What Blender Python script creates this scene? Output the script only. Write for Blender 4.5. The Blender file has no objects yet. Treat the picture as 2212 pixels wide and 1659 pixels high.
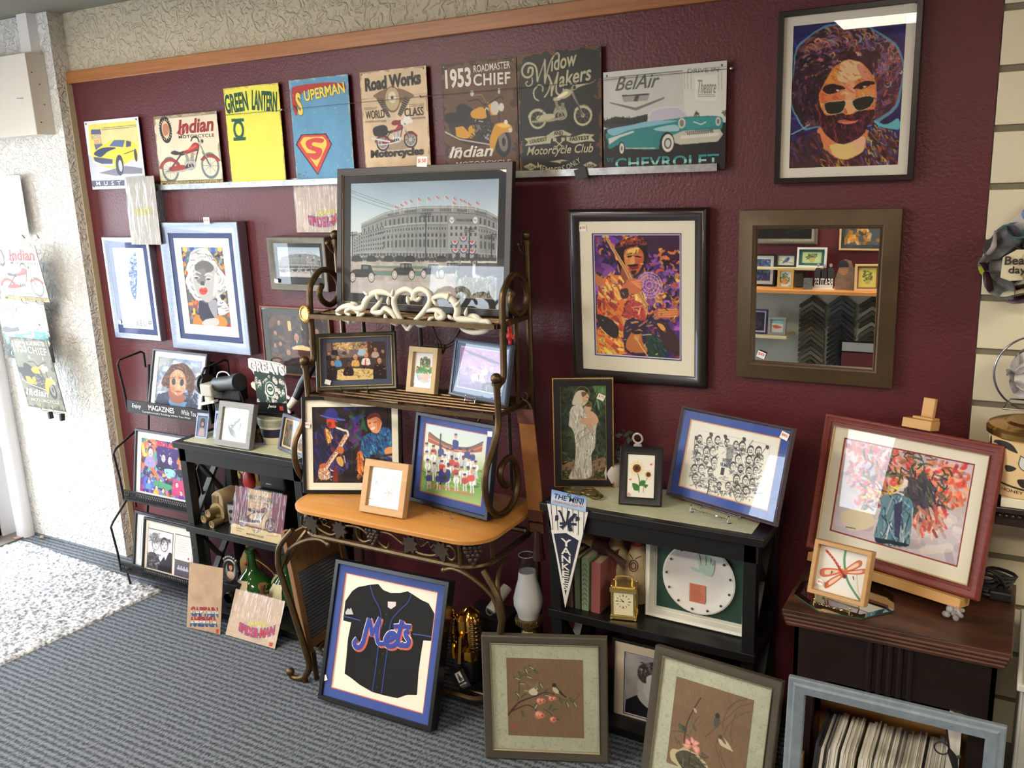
# Framing-shop corner: maroon display wall, recreated as a 3D scene (Blender 4.5).
# World: X along the maroon wall, Y into it (wall face at y=0), Z up from the carpet. Metres.
import bpy, math, random
import numpy as np
from mathutils import Vector, Matrix
SC = bpy.context.scene
COL = SC.collection
rad = math.radians

# ---------------------------------------------------------------- camera
cam = bpy.data.cameras.new('camera')
cam.sensor_width = 36.0
cam.lens = 1945.86 / 2212 * 36
cam.clip_start = 0.02
camo = bpy.data.objects.new('camera', cam); COL.objects.link(camo)
yaw, pit, rol = rad(30.2230), rad(-13.3685), rad(-2.2647)
f_ = Vector((-math.sin(yaw)*math.cos(pit), math.cos(yaw)*math.cos(pit), math.sin(pit)))
r_ = Vector((math.cos(yaw), math.sin(yaw), 0)); u_ = r_.cross(f_)
R_ = math.cos(rol)*r_ + math.sin(rol)*u_; U_ = -math.sin(rol)*r_ + math.cos(rol)*u_
m_ = Matrix((R_, U_, -f_)).transposed().to_4x4(); m_.translation = (0, -2.854, 1.9)
camo.matrix_world = m_
SC.camera = camo

# ---------------------------------------------------------------- world, exposure
wd = bpy.data.worlds.new('daylight'); SC.world = wd; wd.use_nodes = True
bg = wd.node_tree.nodes['Background']
bg.inputs[0].default_value = (0.80, 0.90, 1.0, 1); bg.inputs[1].default_value = 17.0
SC.view_settings.view_transform = 'Standard'; SC.view_settings.look = 'None'
SC.view_settings.exposure = 0.0; SC.view_settings.gamma = 1.0
SC.view_settings.use_curve_mapping = False
SC.cycles.use_denoising = True
SC.cycles.max_bounces = 7; SC.cycles.diffuse_bounces = 3; SC.cycles.glossy_bounces = 4
SC.cycles.transmission_bounces = 5; SC.cycles.transparent_max_bounces = 16
SC.cycles.caustics_reflective = False; SC.cycles.caustics_refractive = False
SC.cycles.sample_clamp_indirect = 4.0
TROFFER = 35.0          # brightness of the ceiling light diffusers

def area(name, loc, rot, sx, sy, e, col=(1,1,1), portal=False):
    l = bpy.data.lights.new(name, 'AREA'); l.shape = 'RECTANGLE'; l.size = sx; l.size_y = sy
    l.energy = e; l.color = col; l.cycles.is_portal = portal
    o = bpy.data.objects.new(name, l); COL.objects.link(o); o.location = loc; o.rotation_euler = rot
    return o
# daylight comes in through the glass door and the shop window of the left wall
area('door_daylight', (-4.80, -0.70, 1.15), (0, rad(-90), 0), 1.9, 0.74, 1, portal=True)
area('window_daylight', (-4.95, -2.2, 1.40), (0, rad(-90), 0), 1.7, .5, 1, portal=True)
area('front_daylight', (-4.1, -3.82, 1.55), (rad(90), 0, 0), 1.1, 1.1, 1, portal=True)
sl = bpy.data.lights.new('sun', 'SUN'); sl.energy = 5.0; sl.angle = rad(14); sl.color = (1.0, .97, .92)
so = bpy.data.objects.new('sun', sl); COL.objects.link(so); so.rotation_euler = Vector((.36, .06, -.90)).to_track_quat('-Z', 'Y').to_euler(); so.location = (-8, -1, 6)

# ---------------------------------------------------------------- helpers
def lin1(c):
    c /= 255.0
    return c/12.92 if c <= 0.04045 else ((c+0.055)/1.055)**2.4
def lin(c): return tuple(lin1(float(x)) for x in c[:3])
def linA(a):
    a = np.clip(a, 0, 255)/255.0
    return np.where(a <= 0.04045, a/12.92, ((a+0.055)/1.055)**2.4)

MATS = {}
def M(name, c=(200,200,200), ro=.5, me=0, bump=None, var=None, coat=0, spec=.5, c2=None, stretch=None, em=None, tr=0, alpha=1):
    """Principled material; var=(scale, amount[, detail]) mottles colour between c and c2, bump=(scale, strength[, dist])"""
    if name in MATS: return MATS[name]
    m = bpy.data.materials.new(name); m.use_nodes = True; MATS[name] = m
    nt = m.node_tree; N = nt.nodes; b = N['Principled BSDF']
    b.inputs['Roughness'].default_value = ro; b.inputs['Metallic'].default_value = me
    b.inputs['Coat Weight'].default_value = coat; b.inputs['Specular IOR Level'].default_value = spec
    b.inputs['Base Color'].default_value = (*lin(c), 1)
    if tr: b.inputs['Transmission Weight'].default_value = tr
    if alpha < 1: b.inputs['Alpha'].default_value = alpha
    if em: b.inputs['Emission Color'].default_value = (*lin(em[0]), 1); b.inputs['Emission Strength'].default_value = em[1]
    tc = N.new('ShaderNodeTexCoord'); src = tc.outputs['Object']
    if stretch:
        mp = N.new('ShaderNodeMapping'); mp.inputs['Scale'].default_value = stretch
        nt.links.new(src, mp.inputs[0]); src = mp.outputs[0]
    if var:
        nz = N.new('ShaderNodeTexNoise'); nz.inputs['Scale'].default_value = var[0]
        nz.inputs['Detail'].default_value = var[2] if len(var) > 2 else 4
        nz.inputs['Roughness'].default_value = .65
        nt.links.new(src, nz.inputs['Vector'])
        rp = N.new('ShaderNodeValToRGB'); rp.color_ramp.elements[0].position = .5-var[1]/2; rp.color_ramp.elements[1].position = .5+var[1]/2
        c2 = c2 or tuple(x*.72 for x in c)
        rp.color_ramp.elements[0].color = (*lin(c2), 1); rp.color_ramp.elements[1].color = (*lin(c), 1)
        nt.links.new(nz.outputs[0], rp.inputs[0]); nt.links.new(rp.outputs[0], b.inputs['Base Color'])
    if bump:
        n2 = N.new('ShaderNodeTexNoise'); n2.inputs['Scale'].default_value = bump[0]; n2.inputs['Detail'].default_value = 3
        nt.links.new(src, n2.inputs['Vector'])
        bp = N.new('ShaderNodeBump'); bp.inputs['Strength'].default_value = bump[1]; bp.inputs['Distance'].default_value = bump[2] if len(bump) > 2 else .002
        nt.links.new(n2.outputs[0], bp.inputs['Height']); nt.links.new(bp.outputs[0], b.inputs['Normal'])
    return m

def wood(name, c, c2, scale=(3,60,60), ro=.45, coat=0):
    return M(name, c, ro, var=(2.2, .7, 6), c2=c2, stretch=scale, bump=(3, .15), coat=coat)

def pane_mat(name='picture_glass', tint=(255,255,255), ior=1.5, ro=.0, mul=.5):
    """thin pane: straight-through transparency plus a Fresnel mirror reflection"""
    if name in MATS: return MATS[name]
    m = bpy.data.materials.new(name); m.use_nodes = True; MATS[name] = m
    nt = m.node_tree; N = nt.nodes; N.remove(N['Principled BSDF'])
    t = N.new('ShaderNodeBsdfTransparent'); t.inputs[0].default_value = (*lin(tint), 1)
    g = N.new('ShaderNodeBsdfGlossy'); g.inputs['Roughness'].default_value = ro
    fr = N.new('ShaderNodeLayerWeight'); fr.inputs[0].default_value = .5     # Schlick: f0+(1-f0)(1-cos)^5, same on both faces
    pw = N.new('ShaderNodeMath'); pw.operation = 'POWER'; pw.inputs[1].default_value = 5; f0 = ((ior-1)/(ior+1))**2
    ad = N.new('ShaderNodeMath'); ad.operation = 'MULTIPLY_ADD'; ad.inputs[1].default_value = 1-f0; ad.inputs[2].default_value = f0
    nt.links.new(fr.outputs['Facing'], pw.inputs[0]); nt.links.new(pw.outputs[0], ad.inputs[0])
    mx = N.new('ShaderNodeMixShader')
    mu = N.new('ShaderNodeMath'); mu.operation = 'MULTIPLY'; mu.inputs[1].default_value = mul; mu.use_clamp = True
    nt.links.new(ad.outputs[0], mu.inputs[0])
    nt.links.new(mu.outputs[0], mx.inputs[0]); nt.links.new(t.outputs[0], mx.inputs[1]); nt.links.new(g.outputs[0], mx.inputs[2])
    nt.links.new(mx.outputs[0], N['Material Output'].inputs[0])
    return m

def ink_mat(name, ro):
    if name in MATS: return MATS[name]
    m = bpy.data.materials.new(name); m.use_nodes = True; MATS[name] = m
    nt = m.node_tree; b = nt.nodes['Principled BSDF']; b.inputs['Roughness'].default_value = ro; b.inputs['Specular IOR Level'].default_value = .28
    a = nt.nodes.new('ShaderNodeAttribute'); a.attribute_name = 'ink'
    nt.links.new(a.outputs['Color'], b.inputs['Base Color'])
    return m

def cat_rom(p, closed=False, k=6):
    p = [np.array(q, float) for q in p]; n = len(p); out = []
    if n < 3: return p
    for i in range(n if closed else n-1):
        g = (lambda j: p[j % n]) if closed else (lambda j: p[min(max(j, 0), n-1)])
        a, b, c, d = g(i-1), g(i), g(i+1), g(i+2)
        for t in range(k):
            t = t/k
            out.append(.5*((2*b)+(-a+c)*t+(2*a-5*b+4*c-d)*t*t+(-a+3*b-3*c+d)*t**3))
    if not closed: out.append(p[-1])
    return out

class MB:
    """collects shapes; build() links them as ONE mesh object"""
    def __init__(s): s.v = []; s.f = []; s.m = []; s.k = 0
    def add(s, vs, fs, k=None):
        o = len(s.v); s.v += [tuple(float(c) for c in x) for x in vs]
        s.f += [tuple(i+o for i in f) for f in fs]; s.m += [s.k if k is None else k]*len(fs); return s
    def box(s, x0, x1, y0, y1, z0, z1, k=None):
        return s.add([(x,y,z) for z in (z0,z1) for y in (y0,y1) for x in (x0,x1)],
                     [(0,2,3,1),(4,5,7,6),(0,1,5,4),(2,6,7,3),(0,4,6,2),(1,3,7,5)], k)
    def bar(s, p0, p1, w, d, up=(0,0,1), k=None):
        """square bar from p0 to p1; w across, d along up x direction"""
        p0, p1 = Vector(p0), Vector(p1); t = (p1-p0).normalized(); a = t.cross(Vector(up))
        a = a.normalized() if a.length > 1e-6 else Vector((1,0,0)); b = a.cross(t)
        vs = [p+a*i*w/2+b*j*d/2 for p in (p0,p1) for j in (-1,1) for i in (-1,1)]
        return s.add(vs, [(0,2,3,1),(4,5,7,6),(0,1,5,4),(2,6,7,3),(0,4,6,2),(1,3,7,5)], k)
    def tube(s, pts, r, n=8, closed=False, sm=0, k=None):
        if sm: pts = cat_rom(pts, closed, sm)
        p = [Vector(tuple(q)) for q in pts]; N = len(p)
        rs = r if isinstance(r, (list, tuple)) else None
        if rs is not None and len(rs) != N: rs = list(np.interp(np.linspace(0,1,N), np.linspace(0,1,len(rs)), rs))
        vs = []; ref = None
        for i in range(N):
            t = (p[(i+1) % N]-p[i-1]) if closed else (p[min(i+1,N-1)]-p[max(i-1,0)])
            t.normalize()
            if ref is None:
                ref = t.cross(Vector((0,0,1)) if abs(t.z) < .9 else Vector((1,0,0)))
            ref = (ref - t*ref.dot(t)).normalized(); b = t.cross(ref)
            q = rs[i] if rs is not None else r
            for j in range(n):
                a = 2*math.pi*j/n; vs.append(p[i]+(ref*math.cos(a)+b*math.sin(a))*q)
        fs = []
        for i in range(N if closed else N-1):
            for j in range(n):
                i2 = (i+1) % N; j2 = (j+1) % n
                fs.append((i*n+j, i*n+j2, i2*n+j2, i2*n+j))
        if not closed: fs += [tuple(range(n))[::-1], tuple((N-1)*n+j for j in range(n))]
        return s.add(vs, fs, k)
    def lathe(s, prof, c=(0,0,0), n=24, k=None, ax='z', sx=1, sy=1):
        vs = []; fs = []
        for r, z in prof:
            for j in range(n):
                a = 2*math.pi*j/n; x, y = r*math.cos(a)*sx, r*math.sin(a)*sy
                q = (x, y, z) if ax == 'z' else ((x, z, y) if ax == 'y' else (z, x, y))
                vs.append((c[0]+q[0], c[1]+q[1], c[2]+q[2]))
        for i in range(len(prof)-1):
            for j in range(n):
                j2 = (j+1) % n; fs.append((i*n+j, i*n+j2, (i+1)*n+j2, (i+1)*n+j))
        if prof[0][0] > 1e-5: fs.append(tuple(range(n))[::-1])
        if prof[-1][0] > 1e-5: fs.append(tuple((len(prof)-1)*n+j for j in range(n)))
        return s.add(vs, fs, k)
    def ball(s, c, r, k=None, n=12, sc=(1,1,1)):
        h = n//2+1
        pr = [(math.sin(math.pi*i/h), -math.cos(math.pi*i/h)) for i in range(h+1)]
        vs = []; fs = []
        for a, z in pr:
            for j in range(n):
                t = 2*math.pi*j/n; vs.append((c[0]+r*sc[0]*a*math.cos(t), c[1]+r*sc[1]*a*math.sin(t), c[2]+r*sc[2]*z))
        for i in range(h):
            for j in range(n):
                j2 = (j+1) % n; fs.append((i*n+j, i*n+j2, (i+1)*n+j2, (i+1)*n+j))
        return s.add(vs, fs, k)
    def plate(s, poly, y0, y1, k=None):
        """outline in XZ extruded from y0 (front) to y1"""
        n = len(poly)
        vs = [(p[0], y0, p[1]) for p in poly]+[(p[0], y1, p[1]) for p in poly]
        ar = sum(poly[i][0]*poly[(i+1) % n][1]-poly[(i+1) % n][0]*poly[i][1] for i in range(n))
        fs = [tuple(range(n)), tuple(range(n, 2*n))[::-1]]+[(i, i+n, (i+1) % n+n, (i+1) % n) for i in range(n)]
        if ar < 0: fs = [f[::-1] for f in fs]
        return s.add(vs, fs, k)
    def slab(s, poly, z0, z1, k=None):
        n = len(poly)
        vs = [(p[0], p[1], z0) for p in poly]+[(p[0], p[1], z1) for p in poly]
        ar = sum(poly[i][0]*poly[(i+1) % n][1]-poly[(i+1) % n][0]*poly[i][1] for i in range(n))
        fs = [tuple(range(n))[::-1], tuple(range(n, 2*n))]+[(i, (i+1) % n, (i+1) % n+n, i+n) for i in range(n)]
        if ar < 0: fs = [f[::-1] for f in fs]
        return s.add(vs, fs, k)
    def build(s, name, mats, root=None, world=False, sm=30, bevel=0):
        me = bpy.data.meshes.new(name)
        off = root.location if (root is not None and world) else (0,0,0)
        me.from_pydata([(x-off[0], y-off[1], z-off[2]) for x, y, z in s.v], [], s.f)
        for m in (mats if isinstance(mats, (list, tuple)) else [mats]): me.materials.append(m)
        me.polygons.foreach_set('material_index', s.m)
        if sm:
            me.polygons.foreach_set('use_smooth', [True]*len(s.f)); me.set_sharp_from_angle(angle=rad(sm))
        me.update()
        o = bpy.data.objects.new(name, me); COL.objects.link(o)
        if root is not None: o.parent = root
        if bevel:
            b = o.modifiers.new('bevel', 'BEVEL'); b.width = bevel; b.segments = 2; b.limit_method = 'ANGLE'; b.angle_limit = rad(40)
        return o

def tag(o, label, cat, group=None, kind=None):
    o['label'] = label; o['category'] = cat
    if group: o['group'] = group
    if kind: o['kind'] = kind
    return o
def thing(name, label, cat, loc=(0,0,0), rot=(0,0,0), group=None):
    o = bpy.data.objects.new(name, None); COL.objects.link(o); o.empty_display_size = .02
    o.location = loc; o.rotation_euler = rot
    return tag(o, label, cat, group)
def struct(o): o['kind'] = 'structure'; return o
# ---------------------------------------------------------------- pictures: a tiny painter whose result is a coloured print mesh
def nums(p):
    if isinstance(p, str):
        v = [float(x) for x in p.split()]; return np.array(v).reshape(-1, 2)
    return np.array(p, float).reshape(-1, 2)
def hom(s4, d4):
    A = []; B = []
    for (x, y), (u, v) in zip(s4, d4):
        A += [[x,y,1,0,0,0,-u*x,-u*y], [0,0,0,x,y,1,-v*x,-v*y]]; B += [u, v]
    return np.append(np.linalg.solve(np.array(A), np.array(B)), 1).reshape(3,3)
def vnoise(X, Y, seed=0, oct=3):
    out = 0; amp = 1; tot = 0; g = np.random.RandomState(seed)
    for o in range(oct):
        T = g.rand(64, 64); x = X*2**o; y = Y*2**o
        xi = np.floor(x).astype(int); yi = np.floor(y).astype(int); fx = x-xi; fy = y-yi
        fx = fx*fx*(3-2*fx); fy = fy*fy*(3-2*fy)
        t = lambda a, b: T[(yi+b) % 64, (xi+a) % 64]
        out = out+amp*((t(0,0)*(1-fx)+t(1,0)*fx)*(1-fy)+(t(0,1)*(1-fx)+t(1,1)*fx)*fy); tot += amp; amp *= .5
    return out/tot
class Cv:
    def __init__(s, w, h, bg=(255,255,255), quad=None, d=520):
        s.w, s.h = w, h; s.asp = h/w
        s.nx, s.ny = max(6, int(w*d)), max(6, int(h*d)); X, Y = s.nx*2, s.ny*2
        s.a = np.empty((Y, X, 3)); s.a[:] = bg
        s.X, s.Y = np.meshgrid((np.arange(X)+.5)/X, (np.arange(Y)+.5)/Y*s.asp)
        s.t = []; s.clip = None; s.rs = np.random.RandomState(int(w*1e4+h*1e3) % 9999)
        s.quad(quad)
    def quad(s, q):
        """q: corners TL TR BR BL of the print in the units used for drawing; None = unit square"""
        s.Hm = None; s.sc = s.sy = 1.0
        if q is not None:
            q = nums(q); s.Hm = hom(q, [(0,0),(1,0),(1,s.asp),(0,s.asp)])
            sx = 1/(.5*(np.hypot(*(q[1]-q[0]))+np.hypot(*(q[2]-q[3])))); s.sy = s.asp/(.5*(np.hypot(*(q[3]-q[0]))+np.hypot(*(q[2]-q[1])))); s.sc = (sx*s.sy)**.5
        return s
    def q(s, p):
        p = nums(p)
        if s.Hm is None: return p*[1, s.asp]
        z = np.c_[p, np.ones(len(p))] @ s.Hm.T
        return z[:, :2]/z[:, 2:]
    def bb(s, p, r=0):
        NY, NX = s.X.shape
        x0 = int(max(0, (p[:,0].min()-r)*NX)); x1 = int(min(NX, (p[:,0].max()+r)*NX+2))
        y0 = int(max(0, (p[:,1].min()-r)/s.asp*NY)); y1 = int(min(NY, (p[:,1].max()+r)/s.asp*NY+2))
        return (slice(y0, max(y0,y1)), slice(x0, max(x0,x1)))
    def put(s, sl, m, c, al):
        if s.clip is not None: m = m & s.clip[sl]
        A = s.a[sl]
        if al >= 1: A[m] = c
        else: A[m] = A[m]*(1-al)+np.array(c, float)*al
    def inside(s, p, sl):
        X, Y = s.X[sl], s.Y[sl]; m = np.zeros(X.shape, bool); n = len(p)
        for i in range(n):
            x0, y0 = p[i]; x1, y1 = p[(i+1) % n]
            if y0 == y1: continue
            m ^= ((Y >= min(y0,y1)) & (Y < max(y0,y1))) & (X < x0+(Y-y0)*(x1-x0)/(y1-y0))
        return m
    def P(s, p, c, al=1, sm=0):
        p = s.q(p)
        if sm: p = np.array(cat_rom(p, True, sm if sm > 1 else 6))
        sl = s.bb(p); s.put(sl, s.inside(p, sl), c, al); return s
    def B(s, p, c, al=1): return s.P(p, c, al, 5)
    def cl(s, p=None, sm=5):
        if p is None: s.clip = None; return s
        p = s.q(p)
        if sm: p = np.array(cat_rom(p, True, sm))
        s.clip = s.inside(p, (slice(None), slice(None))); return s
    def L(s, p, c, wd, al=1, sm=0, tp=0):
        p = s.q(p); wd = wd*s.sc/2
        if sm: p = np.array(cat_rom(p, False, 5))
        n = len(p)-1
        for i in range(n):
            a, b = p[i], p[i+1]; w = wd*(1-tp*(i/max(1,n)))
            sl = s.bb(np.array([a,b]), w); X, Y = s.X[sl], s.Y[sl]; d = b-a; L2 = d@d+1e-12
            t = np.clip(((X-a[0])*d[0]+(Y-a[1])*d[1])/L2, 0, 1)
            s.put(sl, (X-a[0]-t*d[0])**2+(Y-a[1]-t*d[1])**2 <= w*w, c, al)
        return s
    def E(s, p, r, c, ry=None, rot=0, al=1, ring=0):
        x, y = s.q(p)[0]; r = r*s.sc; ry = (ry*s.sc if ry else r); R = max(r, ry)
        sl = s.bb(np.array([[x,y]]), R); X, Y = s.X[sl]-x, s.Y[sl]-y; k = rad(rot)
        U = X*math.cos(k)+Y*math.sin(k); V = -X*math.sin(k)+Y*math.cos(k)
        q = (U/r)**2+(V/ry)**2; m = q <= 1
        if ring: m &= q >= (1-ring*s.sc/r)**2
        s.put(sl, m, c, al); return s
    def R(s, x0, y0, x1, y1, c, al=1): return s.P([(x0,y0),(x1,y0),(x1,y1),(x0,y1)], c, al)
    def G(s, stops, k=0, al=1):
        """gradient down (k=0) or across (k=1): [(t, colour)...]"""
        t = (s.Y/s.asp if k == 0 else s.X); ts = [q[0] for q in stops]
        g = np.stack([np.interp(t, ts, [q[1][i] for q in stops]) for i in range(3)], -1)
        m = np.ones(t.shape, bool) if s.clip is None else s.clip
        s.a[m] = s.a[m]*(1-al)+g[m]*al; return s
    def N(s, amp, sc, seed=1, add=(0,0,0)):
        n = vnoise(s.X*sc, s.Y*sc, seed)*2-1
        m = np.ones(n.shape, bool) if s.clip is None else s.clip
        s.a[m] = s.a[m]*(1+amp*n[m][:,None])+np.array(add)*n[m][:,None]; return s
    def W(s, amp, sc, seed=3):
        """wobble the paint"""
        NY, NX = s.X.shape
        dx = (vnoise(s.X*sc, s.Y*sc, seed)-.5)*amp; dy = (vnoise(s.X*sc+9, s.Y*sc+5, seed+1)-.5)*amp
        i = np.clip(((s.Y+dy)/s.asp*NY).astype(int), 0, NY-1); j = np.clip(((s.X+dx)*NX).astype(int), 0, NX-1)
        s.a = s.a[i, j]; return s
    def D(s, n, pal, ln, wd, box=None, ang=None, al=.85, curl=0):
        """n loose brush dabs from palette pal inside box (drawing units) and the clip"""
        b = nums(box) if box is not None else (nums('0 0 1 1') if s.Hm is None else None)
        for _ in range(n):
            x = s.rs.uniform(b[0,0], b[1,0]); y = s.rs.uniform(b[0,1], b[1,1])
            a = s.rs.uniform(0, 6.28) if ang is None else (ang(x, y) if callable(ang) else ang)+s.rs.normal()*.35
            l = ln*s.rs.uniform(.5, 1.4); c = pal[s.rs.randint(len(pal))]; k = s.rs.uniform(.75, 1.2)
            pts = [(x, y)]; aa = a
            for _i in range(3 if curl else 1):
                x += math.cos(aa)*l/(3 if curl else 1); y += math.sin(aa)*l/(3 if curl else 1); aa += curl*s.rs.uniform(.5, 1.3)
                pts.append((x, y))
            s.L(pts, np.clip(np.array(c, float)*k, 0, 255), wd*s.rs.uniform(.6, 1.3), al)
        return s
    def T(s, txt, base, hgt, c, shear=0, bold=0, arc=0, ol=None, grad=None, sp=1.0):
        """lettering along the baseline base (two points), hgt tall; ol=(colour, extra boldness)"""
        if ol: s.t.append((txt, s.q(base), hgt*s.sy, ol[0], shear, bold+ol[1], arc, None, sp, ol[1]))
        s.t.append((txt, s.q(base), hgt*s.sy, c, shear, bold, arc, grad, sp, 0)); return s
    def pixels(s):
        a = s.a.reshape(s.ny, 2, s.nx, 2, 3).mean((1, 3)); return linA(a)

TXT = {}
def text_shape(txt, shear, bold, sp, cut=False):
    k = (txt, shear, bold, sp, cut)
    if k not in TXT:
        cu = bpy.data.curves.new('t', 'FONT'); cu.body = txt; cu.size = 1; cu.shear = shear; cu.offset = bold; cu.space_character = sp
        cu.resolution_u = 3
        o = bpy.data.objects.new('t', cu); me = bpy.data.meshes.new_from_object(o)
        if cut and len(me.vertices):
            import bmesh
            bm = bmesh.new(); bm.from_mesh(me); zs = [q.co.y for q in bm.verts]; lo, hi = min(zs), max(zs)
            for t in (.32, .36, .62, .66): bmesh.ops.bisect_plane(bm, geom=bm.verts[:]+bm.edges[:]+bm.faces[:], plane_co=(0, lo+t*(hi-lo), 0), plane_no=(0,1,0))
            bm.to_mesh(me); bm.free()
        v = np.array([q.co[:2] for q in me.vertices]).reshape(-1, 2); f = [tuple(p.vertices) for p in me.polygons]
        bpy.data.objects.remove(o); bpy.data.curves.remove(cu); bpy.data.meshes.remove(me)
        TXT[k] = (v, f)
    return TXT[k]
def letters(mb_v, mb_f, mb_c, cv, y0):
    """append a canvas' lettering as flat faces just in front of the print"""
    i = 0
    for txt, b, h, c, shear, bold, arc, grad, sp, eo in cv.t:
        v, f = text_shape(txt, shear, bold, sp, grad is not None)
        if len(v) == 0: continue
        v0, _ = text_shape(txt, shear, bold-eo, sp) if eo else (v, 0)
        lo, hi = v0.min(0), v0.max(0)
        q = (v-lo)/(hi-lo); d = b[1]-b[0]; n = np.array([d[1], -d[0]])/np.hypot(*d)
        hh = q[:,1]*h+arc*h*(1-(2*q[:,0]-1)**2)
        p = b[0]+q[:,:1]*d+hh[:,None]*n
        o = len(mb_v); i += 1
        for (x, y), qq in zip(p, q):
            mb_v.append(((x-.5)*cv.w, y0-.00025*i, cv.h-y*cv.w))
            cc = c if grad is None else tuple(np.interp(qq[1], [0, .325, .355, .625, .655, 1], [grad[0][j], grad[1][j], grad[2][j], grad[2][j], grad[3][j], grad[3][j]]) for j in range(3))
            mb_c.append((*lin(cc), 1))
        mb_f += [tuple(k+o for k in g) for g in f]
def print_mesh(name, cv, root, x=0, y=0, z=0, ro=.5, curve=None):
    nx, ny = cv.nx, cv.ny; px = cv.pixels()
    px = np.concatenate([px, px[-1:]], 0); px = np.concatenate([px, px[:, -1:]], 1)
    xs = np.linspace(-cv.w/2, cv.w/2, nx+1); zs = np.linspace(cv.h, 0, ny+1)
    XX, ZZ = np.meshgrid(xs, zs)
    co = np.stack([XX, np.zeros_like(XX), ZZ], -1).reshape(-1, 3)
    i = np.arange(ny)[:,None]*(nx+1)+np.arange(nx)[None,:]
    quads = np.stack([i, i+nx+1, i+nx+2, i+1], -1).reshape(-1, 4)
    lv, lf, lc = [], [], []
    letters(lv, lf, lc, cv, -.0004)
    n0 = len(co); co = np.concatenate([co, np.array(lv).reshape(-1,3)]) if lv else co
    col = np.concatenate([px.reshape(-1,3), np.ones((n0,1))], 1)
    if lc: col = np.concatenate([col, np.array(lc)])
    me = bpy.data.meshes.new(name)
    nl = 4*len(quads)+sum(len(f) for f in lf)
    me.vertices.add(len(co)); me.loops.add(nl); me.polygons.add(len(quads)+len(lf))
    co = co+np.array([x, y, z])
    me.vertices.foreach_set('co', co.ravel())
    li = np.concatenate([quads.ravel(), np.array([k+n0 if False else k for f in lf for k in f], int)+(n0 if lf else 0)]) if lf else quads.ravel()
    me.loops.foreach_set('vertex_index', li)
    tot = np.concatenate([np.full(len(quads), 4), np.array([len(f) for f in lf], int)]) if lf else np.full(len(quads), 4)
    me.polygons.foreach_set('loop_start', np.concatenate([[0], np.cumsum(tot)[:-1]]))
    at = me.attributes.new('ink', 'FLOAT_COLOR', 'POINT'); at.data.foreach_set('color', col.ravel())
    me.materials.append(ink_mat('ink_%d' % int(ro*100), ro)); me.update(calc_edges=True); me.validate()
    o = bpy.data.objects.new(name, me); COL.objects.link(o)
    if root is not None: o.parent = root
    return o
# ---------------------------------------------------------------- framed pictures and tin signs
def ring(mb, w, h, a, b, y, k, edge=.0016):
    """flat mat ring between insets a=(side, top, bottom) and b at depth y"""
    o = [(-w/2+a[0], a[2]), (w/2-a[0], a[2]), (w/2-a[0], h-a[1]), (-w/2+a[0], h-a[1])]
    i = [(-w/2+b[0], b[2]), (w/2-b[0], b[2]), (w/2-b[0], h-b[1]), (-w/2+b[0], h-b[1])]
    v = [(x, y, z) for x, z in o]+[(x, y, z) for x, z in i]+[(x, y+edge, z) for x, z in i]
    f = []
    for j in range(4):
        j2 = (j+1) % 4; f += [(j, j2, 4+j2, 4+j), (4+j, 4+j2, 8+j2, 8+j)]
    mb.add(v, f, k)
def moulding(mb, w, h, prof, k=0):
    vs = []; n = len(prof)
    for sx, sz in ((-1,0), (1,0), (1,1), (-1,1)):
        for t, y in prof: vs.append((sx*(w/2-t), y, t if sz == 0 else h-t))
    fs = []
    for c in range(4):
        c2 = (c+1) % 4
        for i in range(n-1): fs.append((c*n+i, c*n+i+1, c2*n+i+1, c2*n+i))
    mb.add(vs, [f[::-1] for f in fs], k)
def profile(kind, fw, dep, rec):
    e = rec+.004
    if kind == 'flat': return [(0,dep),(0,.0015),(.0015,0),(fw-.001,0),(fw,.001),(fw,e)]
    if kind == 'bevel': return [(0,dep),(0,.003),(.003,0),(fw*.3,0),(fw*.92,rec*.75),(fw,rec*.75),(fw,e)]
    if kind == 'cushion': return [(0,dep),(0,.012),(fw*.08,.006),(fw*.25,.001),(fw*.45,0),(fw*.7,.003),(fw*.9,rec*.7),(fw,rec*.75),(fw,e)]
    if kind == 'step': return [(0,dep),(0,.004),(.003,.001),(fw*.2,0),(fw*.3,.002),(fw*.62,.004),(fw*.66,.008),(fw*.9,rec*.8),(fw,rec*.8),(fw,e)]
    if kind == 'reverse': return [(0,dep),(0,rec*.9),(fw*.12,rec*.8),(fw*.55,.004),(fw*.8,0),(fw*.86,.002),(fw*.93,.002),(fw*.95,0),(fw,.001),(fw,e)]
    if kind == 'scoop': return [(0,dep),(0,.004),(.004,0),(fw*.1,.002),(fw*.35,rec*.55),(fw*.7,rec*.8),(fw*.85,rec*.7),(fw*.9,rec*.85),(fw,rec*.85),(fw,e)]
    return [(0,dep),(0,0),(fw,0),(fw,e)]
def price(root, x, z, y=-.001, s=.02, rot=0, txt=None, col=(246,242,236)):
    """little white price sticker with red handwriting"""
    cv = Cv(s*1.25, s, col, d=1200)
    if txt: cv.T(txt, [(.12,.66),(.88,.62)], .34, (196,60,52), bold=.01)
    o = print_mesh('price_tag', cv, root, 0, 0, 0, ro=.6)
    o.location = (x, y, z); o.rotation_euler = (0, rad(rot), 0); return o
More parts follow.
